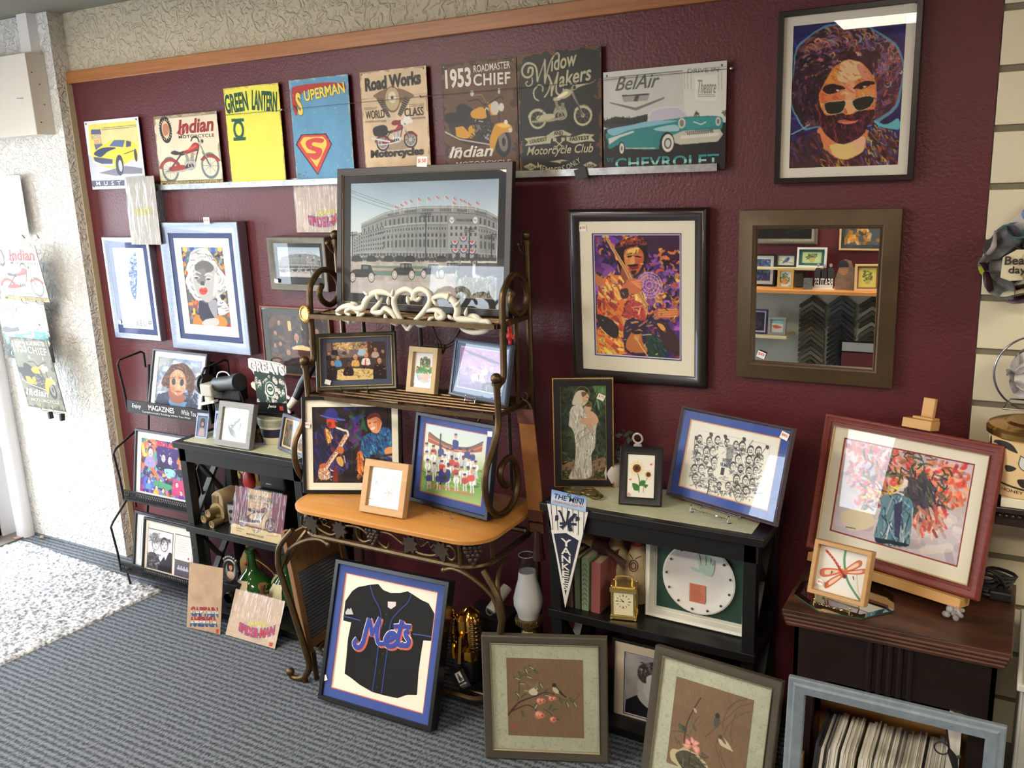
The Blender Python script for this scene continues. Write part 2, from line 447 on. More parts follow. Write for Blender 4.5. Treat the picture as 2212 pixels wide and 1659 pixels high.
def frame(name, label, cat, pos, yw, ln, w, h, fw, dep, fm, mats=(), art=None, prof='flat', glass=True, rec=.010,
          group=None, tg=None, ro=.5, gl=None, lip=None, back=None, d=None, flat=False):
    """pos: bottom middle of the front face; mats: (side, top, bottom, colour) from the outside in; lip: (colour material, width)"""
    r = thing(name, label, cat, pos, (-rad(ln), 0, rad(yw)), group)
    mb = MB(); moulding(mb, w, h, profile(prof, fw, dep, rec)); mm = [fm]
    if lip:
        mm.append(lip[0]); t = fw-lip[1]; mb2 = MB()
        moulding(mb2, w, h, [(t, rec*.75-.004), (t+lip[1]*.5, rec*.75-.006), (fw+.001, rec*.75-.003), (fw+.001, rec+.004)])
        mb2.build('inner_lip', lip[0], r)
    mb.build('frame', fm, r, sm=35)
    a = (fw, fw, fw); y = rec
    if mats:
        mb = MB(); ml = []
        for i, (ms, mt, mbm, c) in enumerate(mats):
            b = (a[0]+ms, a[1]+mt, a[2]+mbm)
            ring(mb, w, h, a if i else (a[0]-.003, a[1]-.003, a[2]-.003), b, y, i); ml.append(M('mat_%02x%02x%02x' % tuple(int(q) for q in c), c, .8)); a = b; y += .0014
        mb.build('mat_board', ml, r, sm=0)
    iw, ih = w-2*a[0], h-a[1]-a[2]
    if art is not None:
        cv = art(iw, ih); print_mesh('print', cv, r, 0, y+.0006, a[2], ro=ro)
    MB().box(-w/2+.004, w/2-.004, max(y+.004, dep-.004), max(y+.0045, dep-.001), .004, h-.004).build('backing_board', back or M('kraft_board', (150,118,84), .9), r, sm=0)
    if glass:
        MB().box(-w/2+fw-.001, w/2-fw+.001, rec-.0035, rec-.0015, fw-.001, h-fw+.001).build('glass', gl or pane_mat(), r, sm=0)
    for q in (tg or []): price(r, *q)
    return r
TIN = M('tin_edge', (118,108,96), .45, .6)
def tin_sign(name, label, pos, w, h, cv, yw=0, ln=0, ro=.4, wrap=None, group=None, cat='tin sign', rt=0, edge=None, bend=None):
    r = thing(name, label, cat, pos, (-rad(ln), rad(rt), rad(yw)), group)
    MB().box(-w/2, w/2, 0, .0025, 0, h).build('metal_panel', edge or TIN, r, sm=0, bevel=.0008)
    print_mesh('printed_face', cv, r, 0, -.0006, 0, ro=ro)
    if wrap:
        m = wrap_mat(); mb = MB(); g = random.Random(int(w*1e4)+len(label)); nx, nz = 14, 12; v = []; f = []
        for j in range(nz+1):
            for i in range(nx+1):
                e = .003 if 0 < i < nx and 0 < j < nz else .0015
                v.append((-w/2-.003+(w+.006)*i/nx, -e-g.random()*.0018, -.001+(h+.006)*j/nz))
        for j in range(nz):
            for i in range(nx): a = j*(nx+1)+i; f.append((a, a+1, a+nx+2, a+nx+1))
        mb.add(v, f); mb.build('plastic_wrap', m, r, sm=180)
    return r
def wrap_mat():
    if 'shrink_wrap' in MATS: return MATS['shrink_wrap']
    m = pane_mat('shrink_wrap', (240,240,242), 1.5, .10, .8); nt = m.node_tree; N = nt.nodes
    tc = N.new('ShaderNodeTexCoord'); mp = N.new('ShaderNodeMapping'); mp.inputs['Rotation'].default_value = (0, .6, 0); mp.inputs['Scale'].default_value = (26, 26, 5)
    nz = N.new('ShaderNodeTexNoise'); nz.inputs['Scale'].default_value = 1; nz.inputs['Detail'].default_value = 3
    bp = N.new('ShaderNodeBump'); bp.inputs['Strength'].default_value = .5; bp.inputs['Distance'].default_value = .012
    nt.links.new(tc.outputs['Object'], mp.inputs[0]); nt.links.new(mp.outputs[0], nz.inputs['Vector']); nt.links.new(nz.outputs[0], bp.inputs['Height'])
    for q in N:
        if q.type in ('BSDF_GLOSSY', 'LAYER_WEIGHT'): nt.links.new(bp.outputs[0], q.inputs['Normal'])
    return m
# ---------------------------------------------------------------- pictures on the tin signs
def rust(cv, c=(120,70,40), n=60, edge=.05, seed=4):
    t = np.minimum(np.minimum(cv.X, 1-cv.X), np.minimum(cv.Y, cv.asp-cv.Y))
    k = vnoise(cv.X*14, cv.Y*14, seed)
    m = t < edge*np.clip((k-.35)*2.6, 0, 2)
    cv.a[m] = cv.a[m]*.35+np.array(c)*.65; return cv
def holes(cv, c=(40,36,34), r=.012, e=.035):
    for x in (e, 1-e):
        for y in (e*.9/cv.asp, 1-e*.9/cv.asp):
            q, cv.Hm = cv.Hm, None; s, cv.sc = cv.sc, 1; cv.E((x,y), r, c); cv.Hm, cv.sc = q, s
    return cv
def moto(cv, p0, p1, r, body, dark=(34,31,32), chrome=(196,196,190), tyre=(66,70,70), inner=None, fender=None, rim=(205,203,195), line=None, sport=0):
    """side view of an old motorcycle; p0, p1 wheel centres, rear then front"""
    a, b = np.array(p0, float), np.array(p1, float); d = b-a; L = np.hypot(*d); e = d/L; n = np.array([e[1], -e[0]])
    if n[1] > 0: n = -n
    P = lambda x, y: tuple(a+e*x*L+n*y*L)
    PP = lambda s: [P(*q) for q in nums(s)]
    fender = fender or body; lw = L*.012; line = line or dark
    for c in (0, 1):
        q = P(c, 0); cv.E(q, r, tyre); cv.E(q, r*.78, rim); cv.E(q, r*.7, inner or (214,205,185))
        for k in range(16):
            t = k*math.pi/8; cv.L([q, (q[0]+math.cos(t)*r*.72, q[1]+math.sin(t)*r*.72)], chrome if k % 2 else dark, lw*.5)
        cv.E(q, r*.2, chrome); cv.E(q, r*.1, dark)
    # frame, exhaust, engine
    cv.L(PP('0 0 .35 .04 .62 .06 .78 .5'), dark, lw*3); cv.L(PP('0 0 .3 .33 .72 .42'), dark, lw*3)
    cv.B(PP('.34 .02 .4 .2 .5 .24 .62 .2 .66 .04 .58 -.06 .42 -.06'), chrome); cv.B(PP('.38 0 .44 .1 .56 .1 .6 .0 .5 -.05'), dark)
    for s in ('.44 .14 .4 .36 .47 .38 .5 .16', '.53 .16 .56 .38 .64 .36 .6 .14'):
        cv.P(PP(s), chrome)
        q = nums(s)
        for t in np.linspace(.1, .9, 6): cv.L([P(*(q[0]*(1-t)+q[1]*t)), P(*(q[3]*(1-t)+q[2]*t))], dark, lw*.8)
    cv.E(P(.5, .05), L*.06, chrome); cv.E(P(.5, .05), L*.035, line)
    cv.L(PP('.56 .0 .3 -.06 -.12 -.06'), chrome, lw*4.5); cv.L(PP('.56 .02 .3 -.03 -.12 -.03'), dark, lw)
    # fenders, chain guard
    for c, lo, hi in ((0, .15, 3.0), (1, .35, 2.5)):
        q = np.array(P(c, 0)); pts = []
        for t in np.linspace(lo, hi, 14): pts.append(tuple(q+(e*math.cos(t)+n*math.sin(t))*r*1.03))
        for t in np.linspace(hi, lo, 14): pts.append(tuple(q+(e*math.cos(t)+n*math.sin(t))*r*.74))
        cv.P(pts, fender); cv.L(pts[:14], line, lw*.7)
    cv.B(PP('.0 .06 .34 .08 .36 -.02 .02 -.05'), body)
    # tank, seat, forks, bars, lamp
    cv.B(PP('.36 .42 .5 .46 .66 .6 .76 .58 .8 .5 .7 .42 .5 .36 .38 .37'), body); cv.B(PP('.46 .43 .62 .53 .72 .54 .7 .49 .56 .43'), tuple(min(255, x*1.25+15) for x in body))
    cv.B(PP('.06 .42 .16 .46 .28 .41 .38 .43 .36 .37 .22 .34 .1 .37'), dark)
    cv.L(PP('1 0 .86 .38 .79 .62'), chrome, lw*4); cv.L(PP('1 0 .84 .36'), dark, lw*1.5); cv.L(PP('.98 .05 .83 .5'), line, lw)
    cv.L(PP('.79 .62 .76 .72 .66 .74 .6 .66'), dark, lw*3, sm=1); cv.E(P(.86, .62), L*.055, chrome); cv.E(P(.875, .62), L*.035, dark)
    cv.L(PP('.3 .36 .1 .1 0 0'), line, lw*1.5)
    return cv
def sign_car_yellow(w, h):
    c = Cv(w, h, (232,234,240), quad='722 1038 1192 996 1250 1600 798 1617')
    c.P('760 1065 1175 1030 1185 1090 1200 1240 1190 1380 780 1330', (236,214,110)).P('800 1120 1170 1090 1185 1230 830 1300', (240,208,150))
    c.N(.05, 8, 3)
    c.P('760 1330 1225 1380 1235 1525 795 1535', (196,198,212)).P('850 1480 1000 1505 1060 1490 1220 1500 1220 1440 1080 1420', (120,120,134)).L('1060 1500 1220 1495', (226,228,236), 16)
    for y in (1098, 1112): c.L([(880,y),(1175,y-27)], (96,104,130), 4)
    c.P('785 1110 865 1105 875 1150 785 1152', (92,102,132)).P('812 1235 882 1230 890 1270 825 1285', (92,102,132))
    c.T('BOSS', [(790,1192),(872,1184)], 34, (150,150,150), bold=.01); c.T('302', [(812,1234),(880,1226)], 36, (200,140,90), bold=.01)
    # the fastback coupe
    c.B('800 1330 840 1275 960 1205 1000 1193 1080 1198 1130 1205 1175 1245 1185 1300 1170 1350 1120 1380 1070 1410 1040 1430 980 1440 900 1430 830 1405 805 1370', (238,206,66))
    c.P('940 1252 985 1200 1078 1200 1060 1262', (92,106,146)).P('1088 1205 1130 1215 1128 1255 1086 1262', (66,76,108))
    c.B('810 1320 850 1280 920 1262 1000 1268 930 1300 870 1345', (52,62,98)).P('805 1345 880 1352 970 1365 970 1405 880 1405 820 1385', (70,76,104))
    c.L('805 1385 880 1412 980 1412', (214,216,226), 14).L('1070 1320 1150 1290', (80,70,60), 6)
    c.E((1030,1415), 42, (58,58,76), 72, 8).E((1036,1420), 20, (190,192,204), 40).E((1168,1330), 16, (58,58,76), 44).L('1000 1262 1180 1272', (250,230,130), 5)
    c.P('790 1545 1245 1533 1252 1582 796 1594', (78,76,104)).T('M  U  S  T  A  N  G', [(832,1582),(1238,1574)], 34, (232,234,242), bold=.015)
    c.P('722 1038 1192 996 1193 1020 724 1060', (226,228,236)); return holes(c)
def sign_scout(w, h):
    c = Cv(w, h, (216,206,180), quad='1312 990 1850 938 1912 1560 1378 1592').N(.05, 7, 8)
    c.P('1312 990 1850 938 1852 962 1314 1016', (170,158,132)); c.L('1314 1016 1852 962', (96,86,72), 3)
    c.E((1420,1100), 66, (44,38,36), 96, -4).E((1420,1100), 40, (222,186,150), 62, -4).B('1400 1060 1430 1050 1450 1090 1440 1140 1410 1150 1395 1110', (176,120,90))
    for k in range(22):
        t = k*.2856; c.L([(1420+52*math.cos(t), 1100+78*math.sin(t)), (1420+57*math.cos(t), 1100+86*math.sin(t))], (226,216,192), 6)
    c.T('Indian', [(1530,1138),(1832,1104)], 118, (150,40,44), shear=.25, bold=.018, ol=((70,30,30), .012)); c.L('1520 1130 1550 1085 1600 1050 1570 1140 1530 1128', (150,40,44), 9, sm=1)
    c.T('MOTORCYCLE', [(1534,1174),(1834,1155)], 28, (70,62,56), bold=.012, sp=1.15)
    moto(c, (1460,1440), (1800,1400), 92, (150,48,40), dark=(52,44,42), chrome=(170,168,160), tyre=(104,112,108), inner=(214,205,182))
    c.T('Indian', [(1640,1318),(1690,1310)], 24, (224,186,120), shear=.2)
    c.P('1373 1545 1908 1515 1912 1560 1378 1592', (196,172,112)); c.L('1373 1545 1908 1515', (70,60,46), 6)
    c.T('MODEL "101" INDIAN SCOUT', [(1396,1580),(1892,1552)], 34, (92,80,56), bold=.004)
    rust(c, (120,104,78), edge=.03); return c
def sign_yellow_hero(w, h):
    c = Cv(w, h, (226,220,84), quad='165 350 632 305 718 1155 240 1165').N(.03, 6, 2)
    for i, s in enumerate(('GREEN', 'LANTERN')):
        b = [(192,560),(385,530)] if i == 0 else [(410,525),(625,545)]
        c.T(s, b, 165, (28,74,52), bold=.035)
    c.P('235 600 343 596 345 622 236 626', (32,82,60)).P('252 756 358 752 360 780 254 786', (32,82,60)); c.E((298,690), 56, (32,82,60), 72).E((298,690), 33, (226,220,84), 44)
    c.L('180 566 640 535', (120,120,60), 3)
    rust(c, (190,170,80), edge=.03); rust(c, (120,92,60), edge=.012, seed=9); return c
def sign_blue_hero(w, h):
    c = Cv(w, h, (92,146,182), quad='730 290 1245 243 1290 1140 790 1150').N(.06, 7, 5)
    c.B('755 380 780 345 900 325 1100 312 1215 330 1222 370 1100 350 900 380 820 430 800 590 765 520', (168,52,50)).B('770 500 830 590 815 560 800 520', (34,28,30))
    c.T('S', [(815,590),(860,578)], 195, (226,196,72), bold=.04, ol=((40,34,36), .02)); c.T('UPERMAN', [(872,470),(1222,402)], 92, (226,200,80), bold=.03, ol=((44,34,36), .02))
    c.P('835 745 1050 740 1100 830 972 1088 785 828', (40,30,34)).P('842 754 1044 749 1090 830 972 1075 797 828', (198,62,58))
    c.P('855 770 1020 766 1050 800 1055 835 965 1020 840 845 825 812', (222,192,74)).B('880 800 960 775 1030 790 1010 820 940 812 930 840 1010 870 1000 930 950 960 900 930 870 900 930 905 960 895 900 870 875 840', (198,62,58))
    for _ in range(70): c.E((c.rs.uniform(740,1280), c.rs.uniform(270,1140)), c.rs.uniform(1.5,4), (196,206,206), al=.8)
    c.D(40, [(120,120,120),(70,96,120)], 10, 5, '800 1060 880 1130'); rust(c, (170,176,170), edge=.03); rust(c, (110,70,50), edge=.012, seed=7); return c
def sign_roadworks(w, h):
    c = Cv(w, h, (206,180,146), quad='1293 232 1873 172 1930 1210 1352 1235').N(.1, 5, 6)
    c.T('Road Works', [(1346,405),(1832,338)], 118, (34,30,28), shear=.05, bold=.035, ol=((120,104,84), .03))
    for s in ('1420 440 1560 380 1590 520 1450 470', '1620 380 1770 440 1730 480 1610 520'): c.B(s, (120,92,66))
    for s in ('1440 470 1500 470 1570 640 1545 650', '1690 450 1740 480 1660 640 1630 620'):
        c.P(s, (46,40,36)); q = nums(s)
        for t in np.linspace(.05, .95, 9): c.L([q[0]*(1-t)+q[3]*t, q[1]*(1-t)+q[2]*t], (150,130,104), 5)
    c.E((1583,480), 82, (104,84,62), 104).E((1583,475), 72, (176,156,120), 92).E((1583,462), 40, (210,196,166), 46).E((1583,462), 14, (60,52,46))
    for y, x0, x1 in ((560,1335,1450),(572,1335,1440),(680,1345,1530),(690,1345,1530)): c.L([(x0,y),(x1,y-6)], (84,66,50), 4)
    for y, x0, x1 in ((530,1730,1862),(545,1735,1862),(650,1755,1872),(660,1755,1872)): c.L([(x0,y),(x1,y-8)], (84,66,50), 4)
    c.T('WORLD', [(1350,662),(1516,646)], 78, (38,32,30), bold=.01); c.T('CLASS', [(1692,638),(1858,624)], 78, (38,32,30), bold=.01)
    c.E((1620,900), 200, (120,104,86), 40, al=.6)
    moto(c, (1500,880), (1745,850), 68, (120,34,40), dark=(34,30,32), chrome=(206,206,202), tyre=(30,28,28), rim=(226,222,214), inner=(130,124,114))
    c.B('1420 740 1500 715 1540 740 1535 810 1440 820 1415 790', (36,32,34)); c.L('1405 840 1560 870', (206,206,204), 14); c.B('1575 700 1600 672 1660 680 1655 710 1600 720', (120,34,40)); c.E((1712,668), 34, (216,214,208)).E((1672,690), 18, (216,214,208)).E((1748,680), 16, (216,214,208))
    c.T('Motorcycles', [(1396,1040),(1860,1008)], 92, (34,30,28), shear=.05, bold=.035, ol=((120,104,84), .03))
    c.L('1310 480 1885 425', (120,104,86), 3); return holes(rust(c, (150,116,86), edge=.03), r=.009)
def sign_chief(w, h, bgc=(96,66,44), q='110 255 618 195 655 1035 160 1070'):
    c = Cv(w, h, bgc, quad='110 255 618 195 655 1035 160 1070').N(.14, 6, 4)
    c.T('1953', [(146,430),(322,408)], 138, (224,218,206), bold=.03); c.T('ROADMASTER', [(336,310),(582,276)], 50, (220,212,198), bold=.012); c.T('CHIEF', [(336,406),(584,388)], 84, (224,218,206), bold=.02, sp=1.1)
    y = (206,146,44)
    c.E((340,720), 190, (34,28,26), 100, 12, al=.7)
    c.E((540,800), 62, (34,32,32), 96, -8).E((545,800), 34, (120,112,104), 62, -8).E((548,800), 14, (40,36,36), 28)
    c.B('150 610 230 600 330 640 320 690 200 690 145 660', (30,28,30)).B('225 560 260 535 320 560 340 590 300 620 230 610', (28,26,30))
    c.B('320 600 350 570 400 556 425 600 420 635 340 636', y).B('215 690 250 680 310 740 305 780 230 770 220 720', y).B('310 700 340 684 352 720 350 770 320 778 308 740', y)
    c.L('150 740 250 790 450 820', (180,174,164), 9).L('180 700 420 650 450 740', (40,36,36), 22).D(70, [(60,54,52),(150,144,136),(30,28,28)], 30, 7, '340 640 460 790')
    c.P('430 520 470 524 505 610 460 612', y).E((485,560), 32, (196,190,176), 42).E((430,575), 15, (200,194,182)).E((528,555), 20, (206,200,188), 26)
    c.L('305 515 370 505 420 540 520 480 535 498', (40,36,36), 9, sm=1).E((328,460), 14, (190,186,176), 18).E((510,440), 9, (190,186,176), 18).L('330 478 390 470 420 520', (150,144,136), 3, sm=1)
    c.L('430 580 470 720 520 860', (44,38,36), 18).L('510 600 520 680', (60,52,50), 14)
    c.B('478 700 500 670 560 665 600 690 600 730 550 735 510 770 480 870 455 840 455 780', y).B('500 680 560 668 590 690 540 700', (232,186,84)).E((560,660), 14, (226,218,200)).E((590,715), 14, (200,196,186))
    c.T('Indian', [(180,925),(480,900)], 84, (226,220,208), shear=.28, bold=.02); c.L('175 915 205 870 260 850 230 900 255 925', (226,220,208), 8, sm=1)
    c.T('MOTORCYCLE', [(230,985),(600,955)], 36, (206,198,184), bold=.01)
    rust(c, (44,32,28), edge=.07); return holes(c, (150,140,130), r=.009)
def sign_widow(w, h):
    c = Cv(w, h, (32,32,29), quad='165 360 1855 170 1855 2680 220 2780').N(.12, 6, 4)
    k = (178,172,140)
    c.T('idow', [(860,700),(1400,560)], 300, k, shear=.3, bold=.02)
    c.L('400 720 420 630 490 640 480 760 400 820 310 790 275 680 340 560 450 540 560 620 590 890', k, 42, sm=1); c.L('590 890 740 470', k, 22); c.L('740 470 740 920', k, 40); c.L('740 920 830 560 920 390 1000 330 1030 400', k, 26, sm=1)
    c.L('480 830 480 940 400 1000 350 940 390 900', k, 24, sm=1)
    c.T('akers', [(1020,1010),(1680,850)], 300, k, shear=.3, bold=.02)
    c.L('690 1090 690 1000 600 980 510 1100 540 1240 660 1270 790 1120 850 940', k, 30, sm=1); c.L('810 780 880 960 870 1170', k, 42); c.L('860 1170 1000 720', k, 28); c.L('1000 720 960 1060 1020 1160 1110 1130 1110 1050', k, 36, sm=1)
    c.P('1270 1040 1350 960 1480 940 1640 920 1740 860 1720 840 1760 870 1650 930 1500 970 1400 1010 1340 1060', k)
    moto(c, (590,1640), (1490,1560), 195, k, dark=(36,36,33), chrome=(150,145,118), tyre=k, rim=(40,40,36), inner=(40,40,36), line=(60,58,50))
    c.B('1000 1300 1080 1240 1180 1250 1190 1300 1080 1320', (40,40,36))
    for s, t, b in (('310 2040 700 1980 860 2020 840 2130 700 2140 320 2190 390 2110', 'LOUDEST', [(425,2135),(770,2070)]), ('730 2000 900 1880 1100 1860 1270 1940 1230 1970 1050 1960 860 2030', 'AND', [(905,1962),(1090,1945)]), ('1160 1990 1300 1990 1500 1920 1720 1935 1650 1990 1730 2070 1560 2070 1300 2120 1160 2070', 'FASTEST', [(1225,2070),(1610,2030)])):
        c.P(s, k); c.T(t, b, 78, (34,34,30), bold=.01)
    for s in ('920 2060 1100 2200', '1110 2050 930 2220'): c.L(s, k, 24)
    for p in ((925,2050),(1090,2040)): c.R(p[0]-35, p[1]-35, p[0]+35, p[1]+35, k)
    for p in ((930,2210),(1085,2200)): c.E(p, 34, k).E(p, 18, (34,34,30))
    c.T('Motorcycle Club', [(365,2420),(1690,2330)], 230, k, shear=.3, bold=.018)
    c.T('MEMBERS', [(570,2610),(1110,2650)], 120, k, bold=.012, arc=-.7); c.T('ONLY', [(1180,2640),(1450,2480)], 110, k, bold=.012)
    c.P('810 2490 930 2465 1060 2440 1220 2462 1060 2475 1040 2520 950 2500', k)
    for x, y in ((440,2600),(1625,2540)): c.P([(x-145,y),(x,y-75),(x+145,y-5),(x,y+75)], k); c.T('USA', [(x-80,y+34),(x+78,y+26)], 62, (34,34,30), bold=.012)
    rust(c, (134,80,44), edge=.055); return holes(c, r=.008)
def sign_belair(w, h):
    c = Cv(w, h, (196,198,190), quad='1218 310 2057 218 2035 950 1222 990').N(.05, 5, 3)
    c.P('1218 310 2057 218 2056 262 1218 352', (206,206,200)); c.L('1218 352 2056 262', (110,108,100), 5)
    c.P('1760 290 2055 262 2045 600 1770 600', (212,212,202)); c.P('1840 330 1990 318 1985 500 1840 490', (222,222,212))
    for x in (1770,1790,1815,2000,2020): c.L([(x,300),(x+2,420)], (176,176,166), 5)
    c.T('DRIVE IN', [(1790,310),(2000,296)], 30, (130,128,118), bold=.005); c.T('Theatre', [(1852,446),(1978,444)], 90, (150,148,134), shear=.05)
    c.L('1860 455 1975 455', (160,158,146), 6).L('1860 468 1975 467', (160,158,146), 6)
    c.T('BelAir', [(1300,436),(1600,404)], 96, (92,92,88), shear=.4, bold=.004)
    c.P('1345 465 1535 450 1520 500 1360 512', (150,150,144)); c.P('1345 465 1535 450 1530 460 1350 474', (60,58,58)); c.P('1440 460 1470 458 1450 505 1425 506', (70,68,68))
    c.P('1260 512 1440 548 1636 472 1630 488 1442 568 1270 522', (110,110,106))
    c.P('1220 680 1230 640 1300 610 1400 620 1520 590 1520 680 1240 690', (52,54,52))
    for _ in range(50): x = c.rs.uniform(1222,1520); c.P([(x-8,660),(x,c.rs.uniform(600,640)),(x+8,660)], (40,42,40))
    c.P('1225 700 1260 690 1520 660 2045 640 2035 950 1222 990', (30,28,28))
    for x, y in ((1850,580),(2042,578)): c.L([(x,y+24),(x,y)], (50,50,44), 4); c.D(12, [(52,54,46)], 16, 5, [(x-14,y-8),(x+14,y+4)])
    t = (44,124,124)
    c.P('1535 640 1550 570 1640 545 1730 545 1790 600 1760 620 1600 640', (186,184,196)).L('1520 640 1545 572 1640 545 1735 545 1795 605', (206,206,204), 8, sm=1)
    c.B('1245 720 1400 670 1560 640 1700 620 1800 605 2000 600 2025 650 2010 700 1990 760 1760 790 1690 760 1600 800 1580 830 1380 825 1330 800 1260 830 1250 780', t)
    c.B('1250 700 1400 668 1520 640 1640 632 1720 636 1560 670 1400 700 1290 740', (128,180,196)).P('1255 760 1420 705 1430 715 1330 752 1260 800', (200,206,200)).B('1560 690 1700 660 1730 700 1620 706', (150,196,196))
    c.B('1770 620 1990 605 2000 650 1880 680 1780 690', (54,140,140)).L('1830 640 1880 656 1912 640', (226,226,220), 6)
    c.P('1690 730 1760 700 2005 688 2028 720 1990 770 1740 795 1690 780', (190,188,170)).P('1770 705 1960 690 1965 730 1800 745', (110,108,98))
    for x in range(1780,1960,14): c.L([(x,704),(x+4,740)], (206,204,192), 4)
    c.L('1750 745 1990 720', (214,212,198), 20).E((1750,650), 26, (196,196,186), 34).E((1750,650), 15, (120,118,110), 22).E((1995,635), 18, (196,196,186), 28).E((1995,635), 9, (110,108,100), 16)
    c.E((1650,785), 52, (24,22,24), 72).E((1655,785), 42, (212,210,200), 58).E((1655,787), 26, (60,56,54), 36).E((1655,787), 18, (196,196,190), 26)
    c.E((1342,825), 24, (24,22,24), 44).E((1344,825), 17, (212,210,200), 36).E((1344,826), 8, (120,116,112), 18).L('1370 825 1570 820', (190,188,176), 7)
    g = ((40,104,104),(60,140,138),(150,196,186),(44,116,118))
    c.T('by', [(1250,924),(1295,912)], 40, (60,120,116), bold=.005); c.T('CHEVROLET', [(1300,966),(1996,930)], 80, (60,130,130), bold=.02, sp=1.05, grad=(g[0],g[3],g[2],g[1])); return holes(c, (50,48,46), r=.008)
def brick_bg(w, h, q, bgc=(198,166,134)):
    c = Cv(w, h, bgc, quad=q).N(.08, 5, 9); return c
def brick_lines(c, a=(172,140,112)):
    H, c.Hm, s, c.sc = c.Hm, None, c.sc, 1
    for j in range(5):
        y = .1+j*.2; c.L([(0,y),(1,y+.01)], a, .005, .5)
        for i in range(4): x = .12+i*.28+(j % 2)*.14; c.L([(x,y),(x,y+.2)], a, .005, .5)
    c.Hm, c.sc = H, s
def sign_captain(w, h):
    c = brick_bg(w, h, '175 445 610 515 570 1370 140 1270'); brick_lines(c)
    for s, b in (('CAPTAIN', [(198,1130),(545,1146)]), ('AMERICA', [(186,1258),(535,1270)])):
        c.T(s, b, 118, (230,226,218), bold=.03, ol=((44,46,72), .03), grad=((62,96,150),(70,104,156),(232,226,216),(190,54,50)))
    c.P('518 1302 556 1306 552 1360 516 1352', (196,72,52)); rust(c, (180,140,112), edge=.02); return c
def sign_spider(w, h, lite=0):
    c = brick_bg(w, h, '770 785 1408 940 1270 1555 640 1365', (204,178,152) if not lite else (206,186,170)); brick_lines(c)
    c.T('the', [(870,1226),(908,1236)], 30, (150,150,190), shear=.2); c.T('AMAZING', [(915,1262),(1180,1290)], 58, (226,220,90), bold=.02, arc=.2, ol=((96,92,60), .012))
    c.T('SPIDER-MAN', [(806,1316),(1262,1368)], 116, (196,52,48), bold=.035, arc=-.55, ol=((92,96,170), .05))
    c.P('1200 1470 1250 1478 1240 1530 1192 1520', (196,80,56)); return c
def sign_wrapped_green(w, h):
    c = Cv(w, h, (190,184,172), quad='1040 85 1290 85 1362 640 1130 592').N(.06, 5, 2)
    for k in range(24):
        t = k*.2618; c.L([(1190+40*math.cos(t), 320+60*math.sin(t)), (1190+220*math.cos(t), 320+340*math.sin(t))], (206,200,188), 5, .7)
    c.T('HULK', [(1150,396),(1290,402)], 62, (206,196,70), bold=.03, ol=((80,80,60), .015)); return c
def sign_harley(w, h):
    c = Cv(w, h, (112,62,72), quad='835 700 1650 860 1540 1620 755 1440').N(.06, 6, 3)
    c.P('1040 740 1400 815 1360 1395 1020 1320', (186,156,118)).P('740 1280 1550 1470 1540 1640 735 1440', (206,184,138))
    for x in (1062, 1385): c.L([(x,760),(x-26,1380)], (120,84,70), 6)
    c.T('HARLEY-DAVIDSON', [(985,905),(1475,1005)], 66, (70,70,72), bold=.018, arc=.35); c.T('American Classic', [(1090,965),(1330,1010)], 42, (150,110,84), shear=.35)
    c.T('1949', [(1140,1032),(1215,1044)], 30, (104,84,66), bold=.005); c.T('Panhead', [(1070,1066),(1205,1096)], 36, (104,84,66), bold=.005)
    moto(c, (955,1240), (1375,1330), 96, (84,50,54), dark=(56,48,50), chrome=(196,192,186), tyre=(70,62,66), rim=(190,186,180), inner=(116,76,80))
    c.P('1080 1370 1160 1400 1250 1400 1200 1440 1130 1450', (150,130,104)); c.T('MOTORCYCLES', [(1005,1460),(1265,1520)], 32, (96,80,60), bold=.012, sp=1.1)
    c.L('850 1365 965 1390', (96,80,60), 7).L('850 1400 930 1418', (96,80,60), 6).L('1310 1480 1490 1496', (120,100,80), 5)
    return c
def sign_white(w, h):
    c = Cv(w, h, (240,240,238), quad='0 0 200 0 200 290 0 290'); c.L('20 10 150 200', (120,110,110), 6).L('150 200 190 280', (150,140,140), 4)
    for p in ('120 20 125 70', '150 15 160 60', '150 100 158 120', '150 200 165 230'): c.L(p, (150,146,144), 4)
    return c
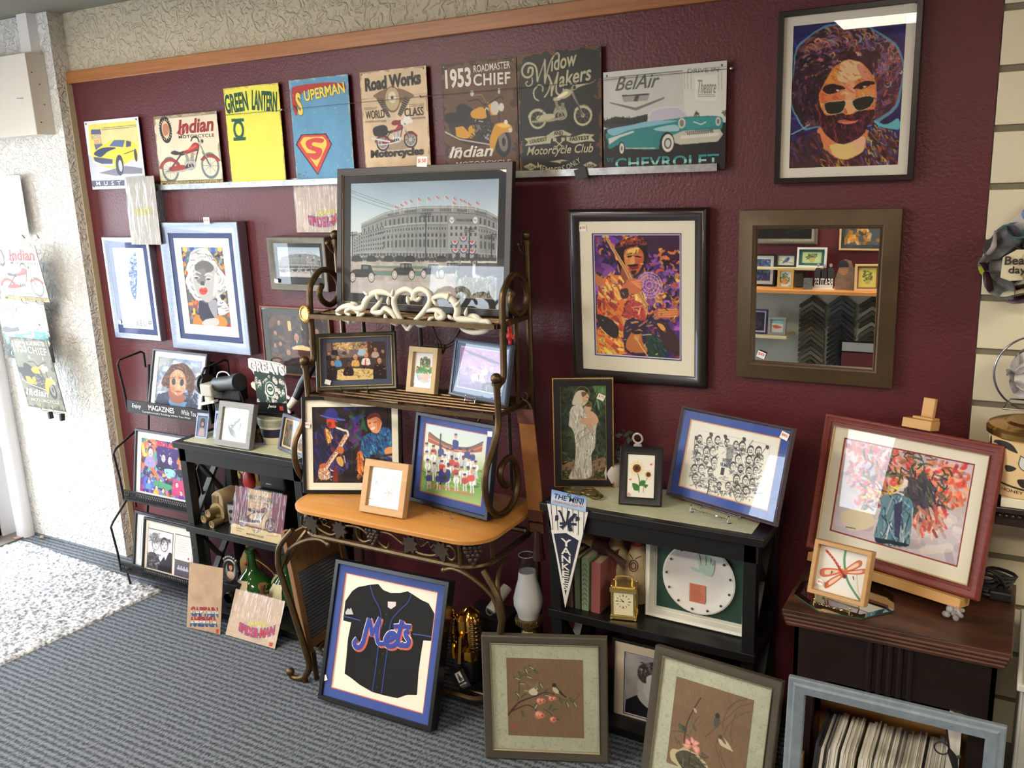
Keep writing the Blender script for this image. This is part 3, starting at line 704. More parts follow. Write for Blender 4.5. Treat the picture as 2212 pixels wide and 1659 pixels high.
# ---------------------------------------------------------------- framed pictures
def pic_curly(w, h):
    c = Cv(w, h, (34,32,92), quad='335 185 1275 75 1207 1320 300 1362', d=640)
    c.D(160, [(24,24,70),(40,40,120),(50,60,150),(20,20,50)], 90, 26, '300 80 1275 1362')
    hair = '345 560 355 430 400 335 500 255 610 190 720 175 800 205 900 170 1000 215 1100 280 1180 340 1230 440 1245 560 1220 700 1180 830 1080 920 1010 960 960 1000 560 1010 440 1030 385 960 335 860 318 700'
    c.B('335 560 345 420 390 320 500 240 610 175 720 160 800 190 900 155 1005 200 1110 265 1195 330 1248 440 1262 560 1238 700 1200 850 1090 945 960 1010 560 1020 430 1045 370 960 320 860 305 700', (92,150,176))
    c.B(hair, (74,46,58)); c.cl(hair)
    c.N(.5, 9, 5)
    sw = lambda x, y: math.atan2(y-640, x-780)+1.7
    c.D(420, [(60,30,34),(110,52,50),(140,80,60),(70,44,84),(40,26,44)], 60, 20, '310 150 1260 1040', sw, curl=.4)
    c.D(260, [(176,110,84),(160,104,124),(110,92,150),(186,130,110),(130,90,130)], 55, 13, '380 150 1250 560', sw, curl=.7).D(110, [(150,90,80),(110,80,140),(140,90,110)], 50, 10, '900 400 1250 900', sw, curl=.7)
    c.D(90, [(206,170,70),(110,170,170),(214,196,170),(200,90,50),(120,130,190)], 60, 8, '380 190 1250 900', sw, curl=1.1)
    c.D(120, [(28,18,26),(40,24,40)], 60, 24, '330 420 600 980', sw, curl=.4)
    c.D(90, [(30,18,24),(60,30,40)], 50, 22, '700 380 1010 520', sw, curl=.4)
    c.cl()
    face = '600 640 660 540 730 480 800 455 900 480 965 545 1015 630 1030 720 1022 810 1000 890 940 980 860 1030 700 1030 600 950 560 840 550 740'
    c.B('555 1020 945 1030 945 1120 920 1210 780 1285 660 1255 585 1185', (222,136,88)); c.B('640 1170 760 1150 900 1130 915 1210 780 1280 680 1255', (236,204,130)).B('830 1120 930 1090 920 1190 860 1210', (238,190,150))
    c.B(face, (222,132,74)); c.cl(face)
    c.B('720 500 800 462 900 490 940 570 860 625 770 645 700 620', (238,200,150)).B('600 650 660 560 720 520 690 620 640 680', (232,150,60)).B('560 740 620 740 640 810 590 850', (216,110,60)).B('860 500 930 520 980 620 920 620', (226,150,120))
    c.B('780 640 840 640 850 780 770 780', (236,168,120)).B('880 710 1000 700 1010 780 900 780', (232,150,80)).B('600 720 740 730 740 790 610 800', (228,128,74))
    c.D(110, [(238,180,110),(206,100,60),(244,214,150),(190,80,60)], 34, 12, '560 470 1020 900', .6, al=.5); c.cl()
    k = (30,18,20)
    c.B('575 705 610 668 670 662 740 678 770 700 720 712 690 735 640 745 600 730', k).B('835 690 890 648 960 630 1008 640 1005 660 950 668 880 690 850 700', k)
    c.B('640 700 700 700 730 716 690 732 650 726', (60,34,30)).E((664,714), 12, (20,14,14)).B('690 708 722 714 700 726', (226,206,190))
    c.B('860 690 930 670 975 668 930 694 880 700', (60,34,30)).E((905,684), 13, (18,12,14)).B('915 678 948 676 930 692', (226,206,190))
    c.B('780 790 830 790 856 860 840 890 810 908 770 900 738 880', (238,182,124)).B('738 880 770 860 790 895 770 905', (200,110,70))
    beard = '555 850 600 910 640 920 740 900 780 915 830 905 880 880 960 872 1010 870 1000 940 955 1000 930 1060 860 1120 770 1155 690 1145 620 1095 570 1030 545 960'
    c.B(beard, (58,24,30)); c.cl(beard); c.D(240, [(40,16,22),(90,34,44),(130,54,62),(30,14,20),(74,40,70)], 44, 11, '550 870 1010 1150', 1.4, curl=.25); c.cl()
    c.B('705 968 770 955 830 962 885 952 850 978 770 990', (224,128,98)).L('715 968 880 958', (120,40,40), 5)
    for s in ('590 830 640 806 720 800 770 802 768 850 735 898 650 912 608 890', '824 800 880 772 950 756 1000 768 1002 805 960 855 890 878 850 862'):
        c.B(s, (24,38,24)); c.D(8, [(50,70,44),(14,22,16)], 40, 14, '600 800 990 880', .2, al=.5) if False else None
        c.L(s+' '+' '.join(s.split()[:2]), (222,206,180), 5, sm=1)
    c.L('575 825 590 835', (222,206,180), 6).L('768 806 826 800', (226,210,190), 7).L('760 795 835 788', (200,190,170), 5).L('1000 770 1018 780', (40,30,28), 6)
    j = '300 1160 420 1090 500 1060 560 1075 590 1190 680 1265 780 1295 930 1215 960 1060 1000 970 1060 1010 1210 1060 1210 1325 300 1365'
    c.P(j, (66,40,46)); c.cl(j, 0); c.D(260, [(50,26,34),(90,44,50),(80,50,110),(40,30,60),(110,60,40)], 60, 18, '300 1000 1210 1360', .9)
    c.D(110, [(70,90,160),(190,160,60),(180,80,60),(110,150,180),(206,190,110)], 40, 9, '930 1000 1210 1340', 1.1); c.D(40, [(190,160,60),(170,80,60)], 40, 9, '540 1180 800 1340', .9); c.cl()
    c.B('1010 960 1110 990 1210 940 1215 1030 1060 1010', (100,190,200)).L('320 1080 420 1030 470 1000', (130,180,200), 10)
    return c.W(.012, 18)
def pic_guitarist(w, h):
    c = Cv(w, h, (70,40,110), quad='375 240 888 238 884 978 390 945', d=600)
    P1 = [(110,50,150),(70,36,120),(40,30,80),(150,80,170),(60,30,60),(190,90,60)]
    c.D(420, P1, 60, 26, '375 240 888 978', curl=.4).D(120, [(220,130,50),(200,70,50),(30,20,30),(90,60,160)], 46, 14, '375 240 888 978', curl=.6)
    c.B('640 240 880 240 880 420 760 400 690 330', (60,30,60)).D(90, [(210,120,60),(230,170,90),(40,24,40),(150,90,190)], 40, 14, '720 330 888 720', curl=.8)
    c.E((705,540), 72, (170,110,200), 74, al=.5)
    for r in (22,42,60,76): c.E((705,540), r, (226,190,200), ring=3)
    for k in range(14): t = k*.45; c.L([(705+18*math.cos(t),540+18*math.sin(t)),(705+78*math.cos(t),540+78*math.sin(t))], (220,180,190), 2)
    # jacket, arms
    c.B('430 500 520 480 600 520 680 600 690 720 640 800 560 820 470 790 400 720 395 620', (226,120,50)); c.cl('430 500 520 480 600 520 680 600 690 720 640 800 560 820 470 790 400 720 395 620')
    c.D(160, [(240,180,80),(214,90,40),(180,50,40),(250,210,130),(150,40,50)], 50, 16, '395 480 690 820', 1.0); c.cl()
    c.B('400 800 500 770 580 830 600 920 560 950 400 945', (236,150,60)).D(60, [(246,200,90),(220,90,50),(200,60,60)], 44, 14, '395 790 580 940', .5)
    c.B('560 640 660 650 680 760 620 800 570 780', (180,60,56)).D(40, [(220,90,70),(120,30,40),(240,180,120)], 26, 8, '560 640 690 790')
    c.B('390 720 470 740 520 800 500 860 420 800', (40,22,30)); c.B('560 760 650 750 700 800 680 960 560 930', (44,26,60)).D(50, [(60,40,100),(30,20,30),(200,150,70)], 30, 8, '560 740 760 960')
    c.B('690 840 760 850 800 960 690 965', (30,60,50)).D(40, [(40,90,60),(20,40,40)], 40, 8, '680 840 800 960', .8)
    # head, hair, hat band
    c.B('510 300 560 262 640 258 690 310 690 400 650 470 600 500 540 480 515 400', (30,18,26)); c.B('530 300 560 268 650 262 680 300 600 296', (150,60,40)).D(40, [(120,50,40),(40,24,40),(200,100,50)], 22, 8, '515 260 690 310')
    f = '560 330 610 310 660 330 672 390 650 450 610 482 575 460 556 400'
    c.B(f, (190,96,56)).B('570 330 640 315 630 350 580 360', (236,196,96)).B('556 360 600 350 596 430 566 430', (214,140,70)).B('610 350 660 350 655 380 615 380', (196,110,64))
    c.L('575 372 602 366', (40,18,20), 8).L('622 366 655 372', (40,18,20), 8).L('574 358 602 350', (40,18,20), 5).B('598 370 614 370 618 408 592 408', (226,160,90)).B('585 424 630 420 640 436 610 446 588 440', (120,40,40)).B('575 418 640 414 630 424 590 428', (36,18,20)).B('590 455 630 452 612 480', (40,20,22))
    c.B('540 430 575 460 610 490 580 530 540 500', (150,70,50))
    # guitar neck and hands
    c.P('440 255 458 250 700 660 680 676', (214,160,96)).L('452 255 690 668', (110,60,40), 3); c.L('430 250 460 250', (226,180,110), 16)
    c.B('560 520 620 500 660 530 650 580 590 600 540 570', (206,110,66)); [c.L([(600+i*10,520+i*8),(650+i*3,515+i*16)], (232,150,90), 9) for i in range(4)]
    c.B('530 570 575 560 580 610 540 620', (60,34,40)); c.B('740 690 860 680 880 720 800 740 745 730', (190,100,60)); [c.L([(760,690+i*12),(870,684+i*14)], (226,150,80), 8) for i in range(4)]
    c.B('740 760 800 770 880 860 884 960 800 920', (60,34,40)).B('750 770 790 780 800 820 770 800', (220,160,80))
    c.B('600 820 650 815 665 880 690 940 600 940 560 900', (190,110,50)).B('615 825 645 825 640 870 615 865', (214,140,80)).B('605 815 655 815 650 832 610 832', (34,20,26)); c.L('620 850 690 960', (226,190,120), 6)
    c.B('380 470 420 480 425 540 390 540', (200,120,70)).B('385 465 420 470 410 490', (30,20,26)); c.L('660 840 715 836', (200,190,170), 5)
    c.D(120, [(240,200,110),(180,60,50),(60,40,120),(30,20,30)], 16, 5, '380 250 884 970', al=.8); return c.W(.014, 22)
def pic_blonde(w, h):
    c = Cv(w, h, (92,92,92), quad='1520 645 1940 655 2018 1410 1612 1378', d=560)
    c.D(260, [(200,60,50),(40,60,130),(220,180,60),(30,30,34),(150,150,150),(60,130,150),(220,120,50)], 34, 22, '1520 645 2018 1410', al=1)
    c.P('1520 645 1940 655 1944 695 1524 690', (120,140,160)); [c.E((1560+i*70,668), 26, q) for i, q in enumerate([(220,180,70),(40,70,150),(90,150,180),(230,190,80),(60,90,160),(210,190,90)])]
    hair = '1600 780 1620 700 1700 662 1780 672 1840 740 1890 840 1940 900 1985 980 1980 1060 1900 1120 1960 1180 2000 1260 1900 1300 1880 1200 1860 1130 1690 1160 1620 1090 1565 980 1590 900 1570 860'
    c.B(hair, (214,214,212)); c.cl(hair); sw = lambda x, y: math.atan2(y-930, x-1760)+1.6
    c.D(260, [(236,236,234),(190,190,190),(150,150,150),(226,226,224),(110,110,112)], 60, 9, '1560 660 2000 1300', sw, curl=.4); c.cl()
    c.B('1640 950 1660 830 1720 780 1800 790 1860 850 1890 940 1890 1050 1860 1130 1790 1180 1720 1140 1670 1060', (176,174,172))
    c.B('1660 830 1720 785 1800 795 1850 850 1820 890 1720 900 1670 880', (98,96,96)).B('1680 880 1760 860 1760 1000 1700 1000 1670 950', (120,118,116)).B('1860 900 1890 950 1885 1060 1840 1120 1850 1000', (206,204,202))
    for x, y in ((1675,945),(1795,960)): c.B([(x-32,y-6),(x,y-22),(x+34,y),(x+4,y+14)], (216,214,212)).B([(x-26,y),(x,y-10),(x+26,y+2),(x,y+10)], (52,50,52)); c.L([(x-38,y-40),(x,y-56),(x+42,y-36)], (222,220,218), 8, sm=1)
    c.B('1715 990 1735 975 1752 1000 1750 1026 1722 1024', (60,58,60)).L('1712 1020 1755 1026', (214,212,210), 8)
    c.B('1702 1058 1728 1040 1742 1048 1765 1038 1785 1066 1768 1098 1735 1106 1710 1092', (216,58,44)).L('1706 1070 1784 1074', (120,20,20), 4)
    c.B('1700 1170 1780 1190 1860 1150 1880 1330 1720 1350', (38,40,62)).B('1790 1190 1870 1160 1880 1300 1850 1320', (150,150,156)).B('1640 1378 1670 1290 1720 1340 1740 1385', (226,120,40)).B('1880 1300 1960 1330 1970 1400 1880 1395', (226,130,44)).B('1735 1385 1760 1340 1880 1330 1880 1395', (190,188,186))
    return c.W(.008, 20)
def pic_map(w, h):
    c = Cv(w, h, (214,224,240), quad='915 665 1230 668 1342 1418 1035 1390').G([(0,(196,214,238)),(.7,(226,232,244)),(1,(240,242,248))])
    m = '1150 700 1165 760 1170 900 1168 1020 1165 1100 1150 1165 1105 1060 1070 1040 1075 970 1085 860 1100 760 1130 720'
    c.cl(m, 3); c.R(0,0,2000,2000,(186,204,236)); c.D(150, [(84,112,176),(110,140,200),(70,96,160)], 40, 8, '1060 690 1180 1170', lambda x, y: random.choice((0,1.5))); c.cl()
    c.L(m+' 1150 700', (110,136,196), 3); c.T('ISRAEL', [(1075,1395),(1270,1392)], 56, (120,140,190), bold=-.004, sp=1.2)
    for x in (1051, 1310):
        for k in (0, 1): q = [(x+18*math.sin(2.094*i+k*3.14159), 1366-22*math.cos(2.094*i+k*3.14159)) for i in range(3)]; c.L(q+[q[0]], (70,96,150), 4)
    return c
def pic_stadium(w, h, d=520):
    c = Cv(w, h, (176,192,200), quad='722 30 1900 -2 1880 950 718 905', d=d).G([(0,(140,160,178)),(.25,(178,196,206)),(.4,(196,206,208))]).N(.05, 4, 2)
    for s in ('722 85 900 150 1100 220 1340 290 1890 480', '722 100 900 170 1330 300', '722 135 1000 230 1320 320', '1340 310 1600 380 1880 450', '1340 330 1700 420 1880 460'): c.L(s, (96,104,110), 3, sm=1)
    c.P('735 440 810 420 806 352 870 322 1000 262 1150 230 1300 214 1500 212 1700 222 1800 250 1890 300 1880 640 735 620', (132,136,136)); c.cl('735 440 810 420 806 352 870 322 1000 262 1150 230 1300 214 1500 212 1700 222 1800 250 1890 300 1880 640 735 620', 0)
    c.N(.08, 14, 3); g = (64,68,70)
    top = lambda x: float(np.interp(x, [735,806,870,1000,1150,1300,1500,1700,1800,1890],[440,352,322,262,230,214,212,222,250,300]))
    fl = lambda x, t: top(x)*(1-t)+t*float(np.interp(x, [735,1880],[610,630]))
    xs = np.arange(740,1885,9)
    for t, wd_, col in ((.03,5,(178,180,178)),(.13,6,(90,94,96)),(.33,5,(176,178,176)),(.37,4,(96,100,100)),(.9,5,(160,162,160)),(.52,3,(110,114,114))): c.L([(x, fl(x,t)) for x in xs], col, wd_)
    for x in np.arange(1010,1890,11.5):
        if int(x/46) % 3: c.P([(x,fl(x,.055)),(x+6,fl(x,.055)),(x+6,fl(x,.105)),(x,fl(x,.105))], g)
    for x in np.arange(830,1890,34): k = 14 if x > 1000 else 9; c.P([(x,fl(x,.19)),(x+k,fl(x,.19)),(x+k,fl(x,.31)),(x,fl(x,.31))], (70,74,76))
    for x in np.arange(880,1880,22): c.P([(x,fl(x,.41)),(x+9,fl(x,.41)),(x+9,fl(x,.46)),(x,fl(x,.46))], g)
    for i, x in enumerate(np.arange(985,1880,(32))):
        y0, y1 = fl(x,.53), fl(x,.60); c.P([(x,y0+8),(x+4,y0),(x+12,y0),(x+16,y0+8),(x+16,y1),(x,y1)], g)
        y0, y1 = fl(x,.65), fl(x,.80); c.P([(x,y0),(x+15,y0),(x+15,y1),(x,y1)], (60,66,68) if i % 2 else (72,88,84))
    for x in np.arange(750,985,19): [c.P([(x,fl(x,t)),(x+9,fl(x,t)),(x+9,fl(x,t+.05)),(x,fl(x,t+.05))], g) for t in (.3,.42,.55,.67,.78,.93)]
    for x in np.arange(780,1880,26): c.P([(x,fl(x,.92)),(x+14,fl(x,.92)),(x+14,fl(x,.99)),(x,fl(x,.99))], (70,72,72))
    for x in (1060,1180,1250,1440,1500,1735,1800): c.L([(x,fl(x,.02)),(x,fl(x,1))], (104,108,108), 5)
    c.cl(); c.P('1500 280 1742 290 1738 640 1498 640', (146,150,148)).P('1500 280 1742 290 1741 365 1500 355', (128,132,132)); c.T('YANKEE STADIUM', [(1562,333),(1688,336)], 20, (50,52,54), bold=.012)
    for x in (1530,1715): c.E((x,326), 19, (206,206,200), 23).L([(x-10,322),(x,332),(x+10,322)], (60,60,60), 4)
    for y in (375,425,520): [c.P([(x,y),(x+16,y),(x+16,y+26),(x,y+26)], g) for x in np.arange(1520,1730,38)]
    for i, (x, y) in enumerate(((1555,490),(1622,460),(1690,490),(1560,555),(1625,552),(1690,560))):
        for r, q in ((34,(70,80,130)),(25,(206,186,180)),(16,(176,84,80))): c.cl([(x-40,y),(x+40,y),(x+40,y+40),(x-40,y+40)], 0); c.E((x,y), r, q); c.cl()
    for x, y in ((1500,590),(1560,585),(1640,585),(1705,590)): c.P([(x,y),(x+34,y),(x+34,640),(x,640)], (60,62,62))
    # flags
    for x, y in ((1075,215),(1120,200),(1152,182),(1195,168),(1260,155),(1335,150),(1405,140),(1478,142),(1540,152),(1535,185),(1590,162),(1620,175),(1655,195),(1718,185)):
        c.L([(x,y-8),(x,y+70)], (206,206,202), 3); c.P([(x+2,y-8),(x+30,y+10),(x+28,y+22),(x+2,y+8)], (196,120,112)).P([(x+2,y-8),(x+14,y),(x+14,y+6),(x+2,y)], (96,104,140))
    for x, y0, y1 in ((1325,270,640),(1670,390,630),(1842,440,640),(735,420,610)): c.L([(x,y0),(x,y1)], (46,48,50), 9); [c.L([(x-40,y0+q),(x+40,y0+q-6)], (50,52,54), 5) for q in (6,18,30)]
    # ground
    c.P('720 612 1880 640 1880 950 718 905', (160,152,144)); c.cl('720 612 1880 640 1880 950 718 905', 0); c.N(.15, 30, 3)
    c.P('860 690 1300 690 1560 720 1300 770 860 765', (88,116,104)).P('880 705 1310 715 1310 730 880 728', (166,140,128)); c.P('720 800 1600 830 1600 915 718 905', (172,166,164)).N(.08, 40, 6)
    c.D(300, [(70,84,70),(100,112,92),(54,64,56)], 36, 5, '1560 800 1880 940', -1.4); c.cl()
    for x in np.arange(735,1880,9): y = 622+c.rs.uniform(0,14); c.L([(x,y),(x,y+18)], (44,44,46), 9); c.E((x,y-4), 5, (60,58,56))
    for x in (770,890,1030,1120,1200,1450): c.B([(x-40,640),(x-30,612),(x+20,610),(x+40,634),(x+36,655),(x-36,655)], (40,42,42))
    def car(x, y, k, closed):
        p = lambda s: [(x+a*k, y+b*k) for a, b in nums(s)]
        if closed: c.P(p('-30 -90 65 -90 68 -20 -28 -20'), (34,36,38)).P(p('-34 -96 70 -94 68 -86 -34 -86'), (190,190,186)).P(p('-22 -78 4 -78 4 -48 -22 -48'), (120,126,126)).P(p('14 -78 32 -78 32 -48 14 -48'), (96,100,100)).P(p('40 -78 60 -78 60 -48 40 -48'), (96,100,100))
        else: c.P(p('-10 -88 60 -84 76 -40 -16 -36'), (30,32,34)).P(p('-14 -96 64 -90 62 -82 -12 -86'), (180,180,176)).P(p('2 -78 40 -76 44 -46 0 -46'), (90,96,96))
        c.B(p('-90 -30 -60 -48 -20 -50 60 -50 84 -20 80 6 -80 8'), (30,32,34)); c.L(p('-100 -10 -70 -24 60 -10 96 -12'), (50,52,54), 9*k, sm=1)
        for q in (-78, 66): c.E(p('%d 12' % q)[0], 30*k, (40,42,42), 38*k); c.E(p('%d 12' % q)[0], 24*k, (196,192,186), 31*k); c.E(p('%d 12' % q)[0], 19*k, (150,144,136), 25*k); [c.L([p('%d 12' % q)[0], (p('%d 12' % q)[0][0]+math.cos(t)*22*k, p('%d 12' % q)[0][1]+math.sin(t)*28*k)], (214,210,204), 3*k) for t in np.arange(0,6.2,.7)]
    car(820,770,1.05,0); car(1150,750,.95,1); car(1370,745,.8,1); car(1520,740,.9,1)
    for x in np.arange(1590,1880,24): y = c.rs.uniform(640,672); k = (44,44,48) if c.rs.rand() > .15 else (196,192,186); c.B([(x-14,y+20),(x,y+8),(x+14,y+20),(x+18,y+110),(x-16,y+108)], k); c.E((x,y+4), 8, (96,80,74))
    for x in (1640,1770,1850): c.P([(x-40,650),(x+40,650),(x+38,664),(x-38,664)], (206,204,198)).P([(x-34,664),(x+34,664),(x+34,720),(x-34,720)], (60,60,60))
    return c
def bust(c, x, y, s, coat, skin=(206,150,116), hair=(50,36,30), lap=None):
    c.B([(x-s*1.1,y+s*2.6),(x-s*.95,y+s*1.1),(x-s*.3,y+s*.75),(x+s*.3,y+s*.75),(x+s*.95,y+s*1.1),(x+s*1.1,y+s*2.6)], coat)
    if lap: c.P([(x-s*.22,y+s*.7),(x+s*.22,y+s*.7),(x,y+s*1.7)], lap)
    c.E((x,y-.1*s), s*.6, hair, s*.74); c.E((x+.04*s,y+.08*s), s*.5, skin, s*.64); c.P([(x-s*.2,y+s*.55),(x+s*.2,y+s*.55),(x+s*.2,y+s*.85),(x-s*.2,y+s*.85)], tuple(q*.85 for q in skin))
    for k in (-.2,.22): c.E((x+k*s,y), s*.07, (50,34,30))
    c.L([(x-s*.16,y+s*.4),(x+s*.18,y+s*.4)], (140,80,70), s*.08); c.L([(x+.03*s,y+.02*s),(x+.06*s,y+.2*s)], tuple(q*.8 for q in skin), s*.1)
def pic_council(w, h):
    c = Cv(w, h, (56,40,32), d=480); c.D(200, [(40,28,24),(76,52,40),(30,22,20),(90,60,44)], .12, .05)
    c.P('.28 .06 .4 .06 .4 .5 .28 .5', (70,48,36)).P('.36 .12 .42 .12 .42 .3 .36 .3', (206,170,110)).P('.6 .1 .66 .1 .66 .28 .6 .28', (206,170,110)).B('.64 .0 .95 .05 .95 .35 .75 .4 .62 .25', (36,26,24))
    for a in ((.2,.16,.055,(36,30,32)),(.12,.36,.05,(60,50,44)),(.1,.62,.05,(70,60,56)),(.2,.58,.05,(40,34,40))): bust(c, *a, skin=(170,120,90), hair=(60,44,38))
    bust(c, .5, .42, .085, (40,36,38), (176,120,92), (50,32,26), (206,196,180)); bust(c, .74, .5, .07, (44,40,44), (170,122,96), (30,22,22), (190,180,170)); bust(c, .86, .3, .07, (60,44,40), (160,106,84), (70,50,40))
    c.B('.42 .62 .6 .58 .72 .62 .7 .68 .45 .68', (226,190,140)); c.P('.3 .68 .95 .66 .95 .86 .34 .86', (84,42,30)).D(40, [(110,60,40),(60,30,24)], .12, .015, '.3 .68 .95 .86', 0)
    bust(c, .33, .74, .06, (56,46,40), (176,130,100), (120,96,80)); bust(c, .8, .76, .06, (70,60,50), (170,124,94)); return c.W(.02, 14)
def pic_table_group(w, h):
    c = Cv(w, h, (60,48,44), quad='555 1215 1012 1210 1018 1500 568 1512', d=560)
    c.P('555 1215 900 1212 900 1330 558 1340', (120,104,100)).B('640 1212 760 1210 880 1220 880 1290 760 1270 650 1290', (220,180,110)).D(90, [(226,190,120),(150,140,140),(110,110,130),(190,150,100)], 24, 12, '600 1212 900 1300')
    c.P('876 1212 900 1212 905 1330 878 1330', (96,44,26)).P('596 1214 606 1214 612 1290 600 1290', (90,44,28))
    for a in ((580,1300,20,(30,30,34)),(700,1275,14,(70,60,66)),(992,1290,22,(34,32,34)),(626,1255,22,(24,24,28))): bust(c, *a)
    bust(c, 836, 1250, 26, (170,196,216), lap=(220,226,230)); bust(c, 936, 1275, 24, (196,176,160), hair=(40,30,26))
    bust(c, 650, 1335, 26, (80,150,206), hair=(60,40,30)); bust(c, 786, 1335, 26, (222,176,90), hair=(200,180,160)); bust(c, 866, 1320, 28, (232,230,224), hair=(200,180,150)); c.P('860 1350 868 1350 866 1400 856 1400', (200,44,36))
    c.B('640 1440 760 1420 920 1430 960 1470 900 1505 650 1505', (226,200,130)).D(30, [(236,220,160),(180,140,90)], 24, 8, '660 1430 900 1490')
    bust(c, 610, 1375, 30, (22,24,30)); bust(c, 735, 1385, 34, (30,24,24), (90,60,44), (26,22,22)); bust(c, 965, 1360, 34, (18,18,20)); c.P('562 1470 650 1440 640 1512 566 1512', (20,22,26)).P('920 1420 1018 1400 1018 1500 920 1500', (18,18,20))
    c.D(60, [(226,150,60),(60,90,140),(30,26,26)], 14, 5, '570 1340 1010 1490', al=.6); return c.W(.01, 20)
def pic_hamsa(w, h):
    c = Cv(w, h, (236,236,230), quad='1228 1285 1368 1295 1340 1568 1208 1552', d=700); g = (40,120,110)
    hand = '1262 1400 1265 1345 1278 1340 1284 1390 1286 1335 1300 1326 1312 1335 1312 1390 1318 1345 1332 1348 1332 1410 1356 1405 1350 1470 1330 1510 1290 1525 1250 1505 1236 1460 1240 1400 1256 1410'
    c.B(hand, (70,140,110)); c.cl(hand)
    c.D(90, [(206,70,50),(230,170,60),(40,110,140),(236,226,200),(60,140,90)], 26, 9, '1230 1330 1360 1530', curl=.9); c.B('1250 1460 1280 1470 1300 1450 1330 1480 1290 1520', (226,120,50)); c.cl()
    c.L(hand+' 1262 1400', (40,90,90), 4, sm=1); c.T('Eti', [(1212,1545),(1240,1550)], 24, (110,110,110), shear=.3); return c
def pic_dusk(w, h):
    c = Cv(w, h, (170,130,190), d=480).G([(0,(176,120,180)),(.5,(168,140,206)),(1,(90,80,120))]).N(.1, 4, 4)
    for x, y, s, q in ((.22,.42,.06,(120,110,150)),(.45,.55,.06,(226,200,220)),(.58,.42,.07,(216,196,216)),(.72,.45,.07,(110,96,150)),(.9,.45,.06,(120,100,140))): bust(c, x, y, s, q, (216,170,180), (150,110,130))
    c.B('.3 .66 .5 .6 .62 .66 .6 .78 .34 .78', (226,180,200)).B('.6 .8 .95 .82 .95 1 .6 1', (40,30,40)).D(60, [(206,160,210),(120,100,170),(226,190,200)], .1, .02, al=.6)
    c.P('.0 .05 .3 .12 .7 .2 1 .3 1 .34 .6 .26 .2 .16', (90,70,110)); return c.W(.02, 10)
def pic_sax(w, h):
    c = Cv(w, h, (26,20,24), quad='192 125 905 110 918 820 218 830', d=560)
    c.D(200, [(40,24,30),(20,26,44),(60,30,26),(24,20,20),(40,44,30)], 90, 40, '192 110 918 830'); c.P('545 115 553 115 566 735 558 735', (50,44,46)); c.B('540 340 640 300 620 480 560 460', (90,30,80)).D(30, [(90,40,120),(40,50,150),(40,90,60)], 60, 26, '480 120 660 460')
    j = '205 480 230 370 300 290 380 330 460 350 520 400 560 470 580 500 560 520 470 560 540 640 500 720 400 780 260 790 220 640'
    c.B(j, (34,34,62)); c.cl(j); c.D(190, [(40,44,110),(24,24,44),(60,60,150),(30,30,40),(120,50,50)], 60, 14, '205 290 590 800', 1.0); c.cl()
    c.B('300 200 330 150 390 140 420 180 430 220 495 245 440 258 330 240 270 200', (44,48,130)).L('270 205 340 225 490 250', (100,110,190), 8)
    c.B('330 240 410 250 425 300 390 325 345 315', (200,70,50)).B('340 270 370 270 365 310 345 310', (120,40,30)).B('400 262 430 280 415 310', (60,40,60)); c.P('316 320 346 340 370 460 340 470', (224,180,90)).D(20, [(240,200,120),(160,90,40)], 30, 8, '320 330 370 460', 1.4)
    c.L('420 320 470 340 510 350 520 390 490 420', (226,214,196), 17, sm=1); c.L('500 400 440 520 360 640 300 740', (206,150,120), 40); c.L('505 410 450 520 366 650 310 745', (236,220,190), 10); c.L('490 420 300 720', (120,70,70), 8)
    c.B('270 700 330 700 370 740 350 790 300 805 262 780', (196,150,120)).D(50, [(240,226,200),(120,80,90),(180,120,90)], 26, 8, '262 690 370 800'); c.B('420 600 460 590 486 640 470 680 430 650', (206,160,90)).L('486 580 500 640', (200,190,180), 8)
    for t in np.linspace(0,1,9): c.E((490-150*t, 430+250*t), 10, (236,226,206)); c.E((492-150*t,432+250*t), 5, (110,70,70))
    c.B('430 510 480 500 475 560 430 555', (190,110,60)).B('270 670 320 650 330 690 280 700', (190,100,60)); c.P('390 720 430 720 440 820 390 820', (120,40,30))
    s = '640 470 660 400 720 360 780 370 830 310 900 340 918 480 918 620 840 600 760 590 660 600 630 560'
    c.B(s, (44,96,140)); c.cl(s); c.D(160, [(50,120,170),(40,60,120),(70,150,180),(60,50,130),(30,40,70)], 40, 11, '630 300 918 620', 1.2); c.cl()
    c.B('690 260 700 230 760 200 810 240 820 290 790 360 740 360 705 310', (222,150,110)).B('685 220 730 180 790 180 815 230 770 214 700 240', (110,50,40)).B('695 290 720 320 740 350 712 330', (200,110,70)); c.L('706 276 728 270', (60,30,30), 6).L('748 266 770 262', (60,30,30), 6).B('722 318 760 306 750 330 730 336', (236,226,210)).B('728 270 742 270 744 300 726 300', (236,170,130)).B('780 240 812 250 800 320 780 330', (206,120,80))
    c.B('606 560 640 540 660 620 640 760 610 700', (206,110,50)).D(30, [(230,150,80),(160,70,40)], 34, 10, '606 550 660 760', 1.5); c.B('850 510 915 490 918 580 860 570', (222,150,100)).L('740 590 918 560', (70,50,40), 22).E((740,590), 24, (40,30,30))
    return c.W(.01, 20)
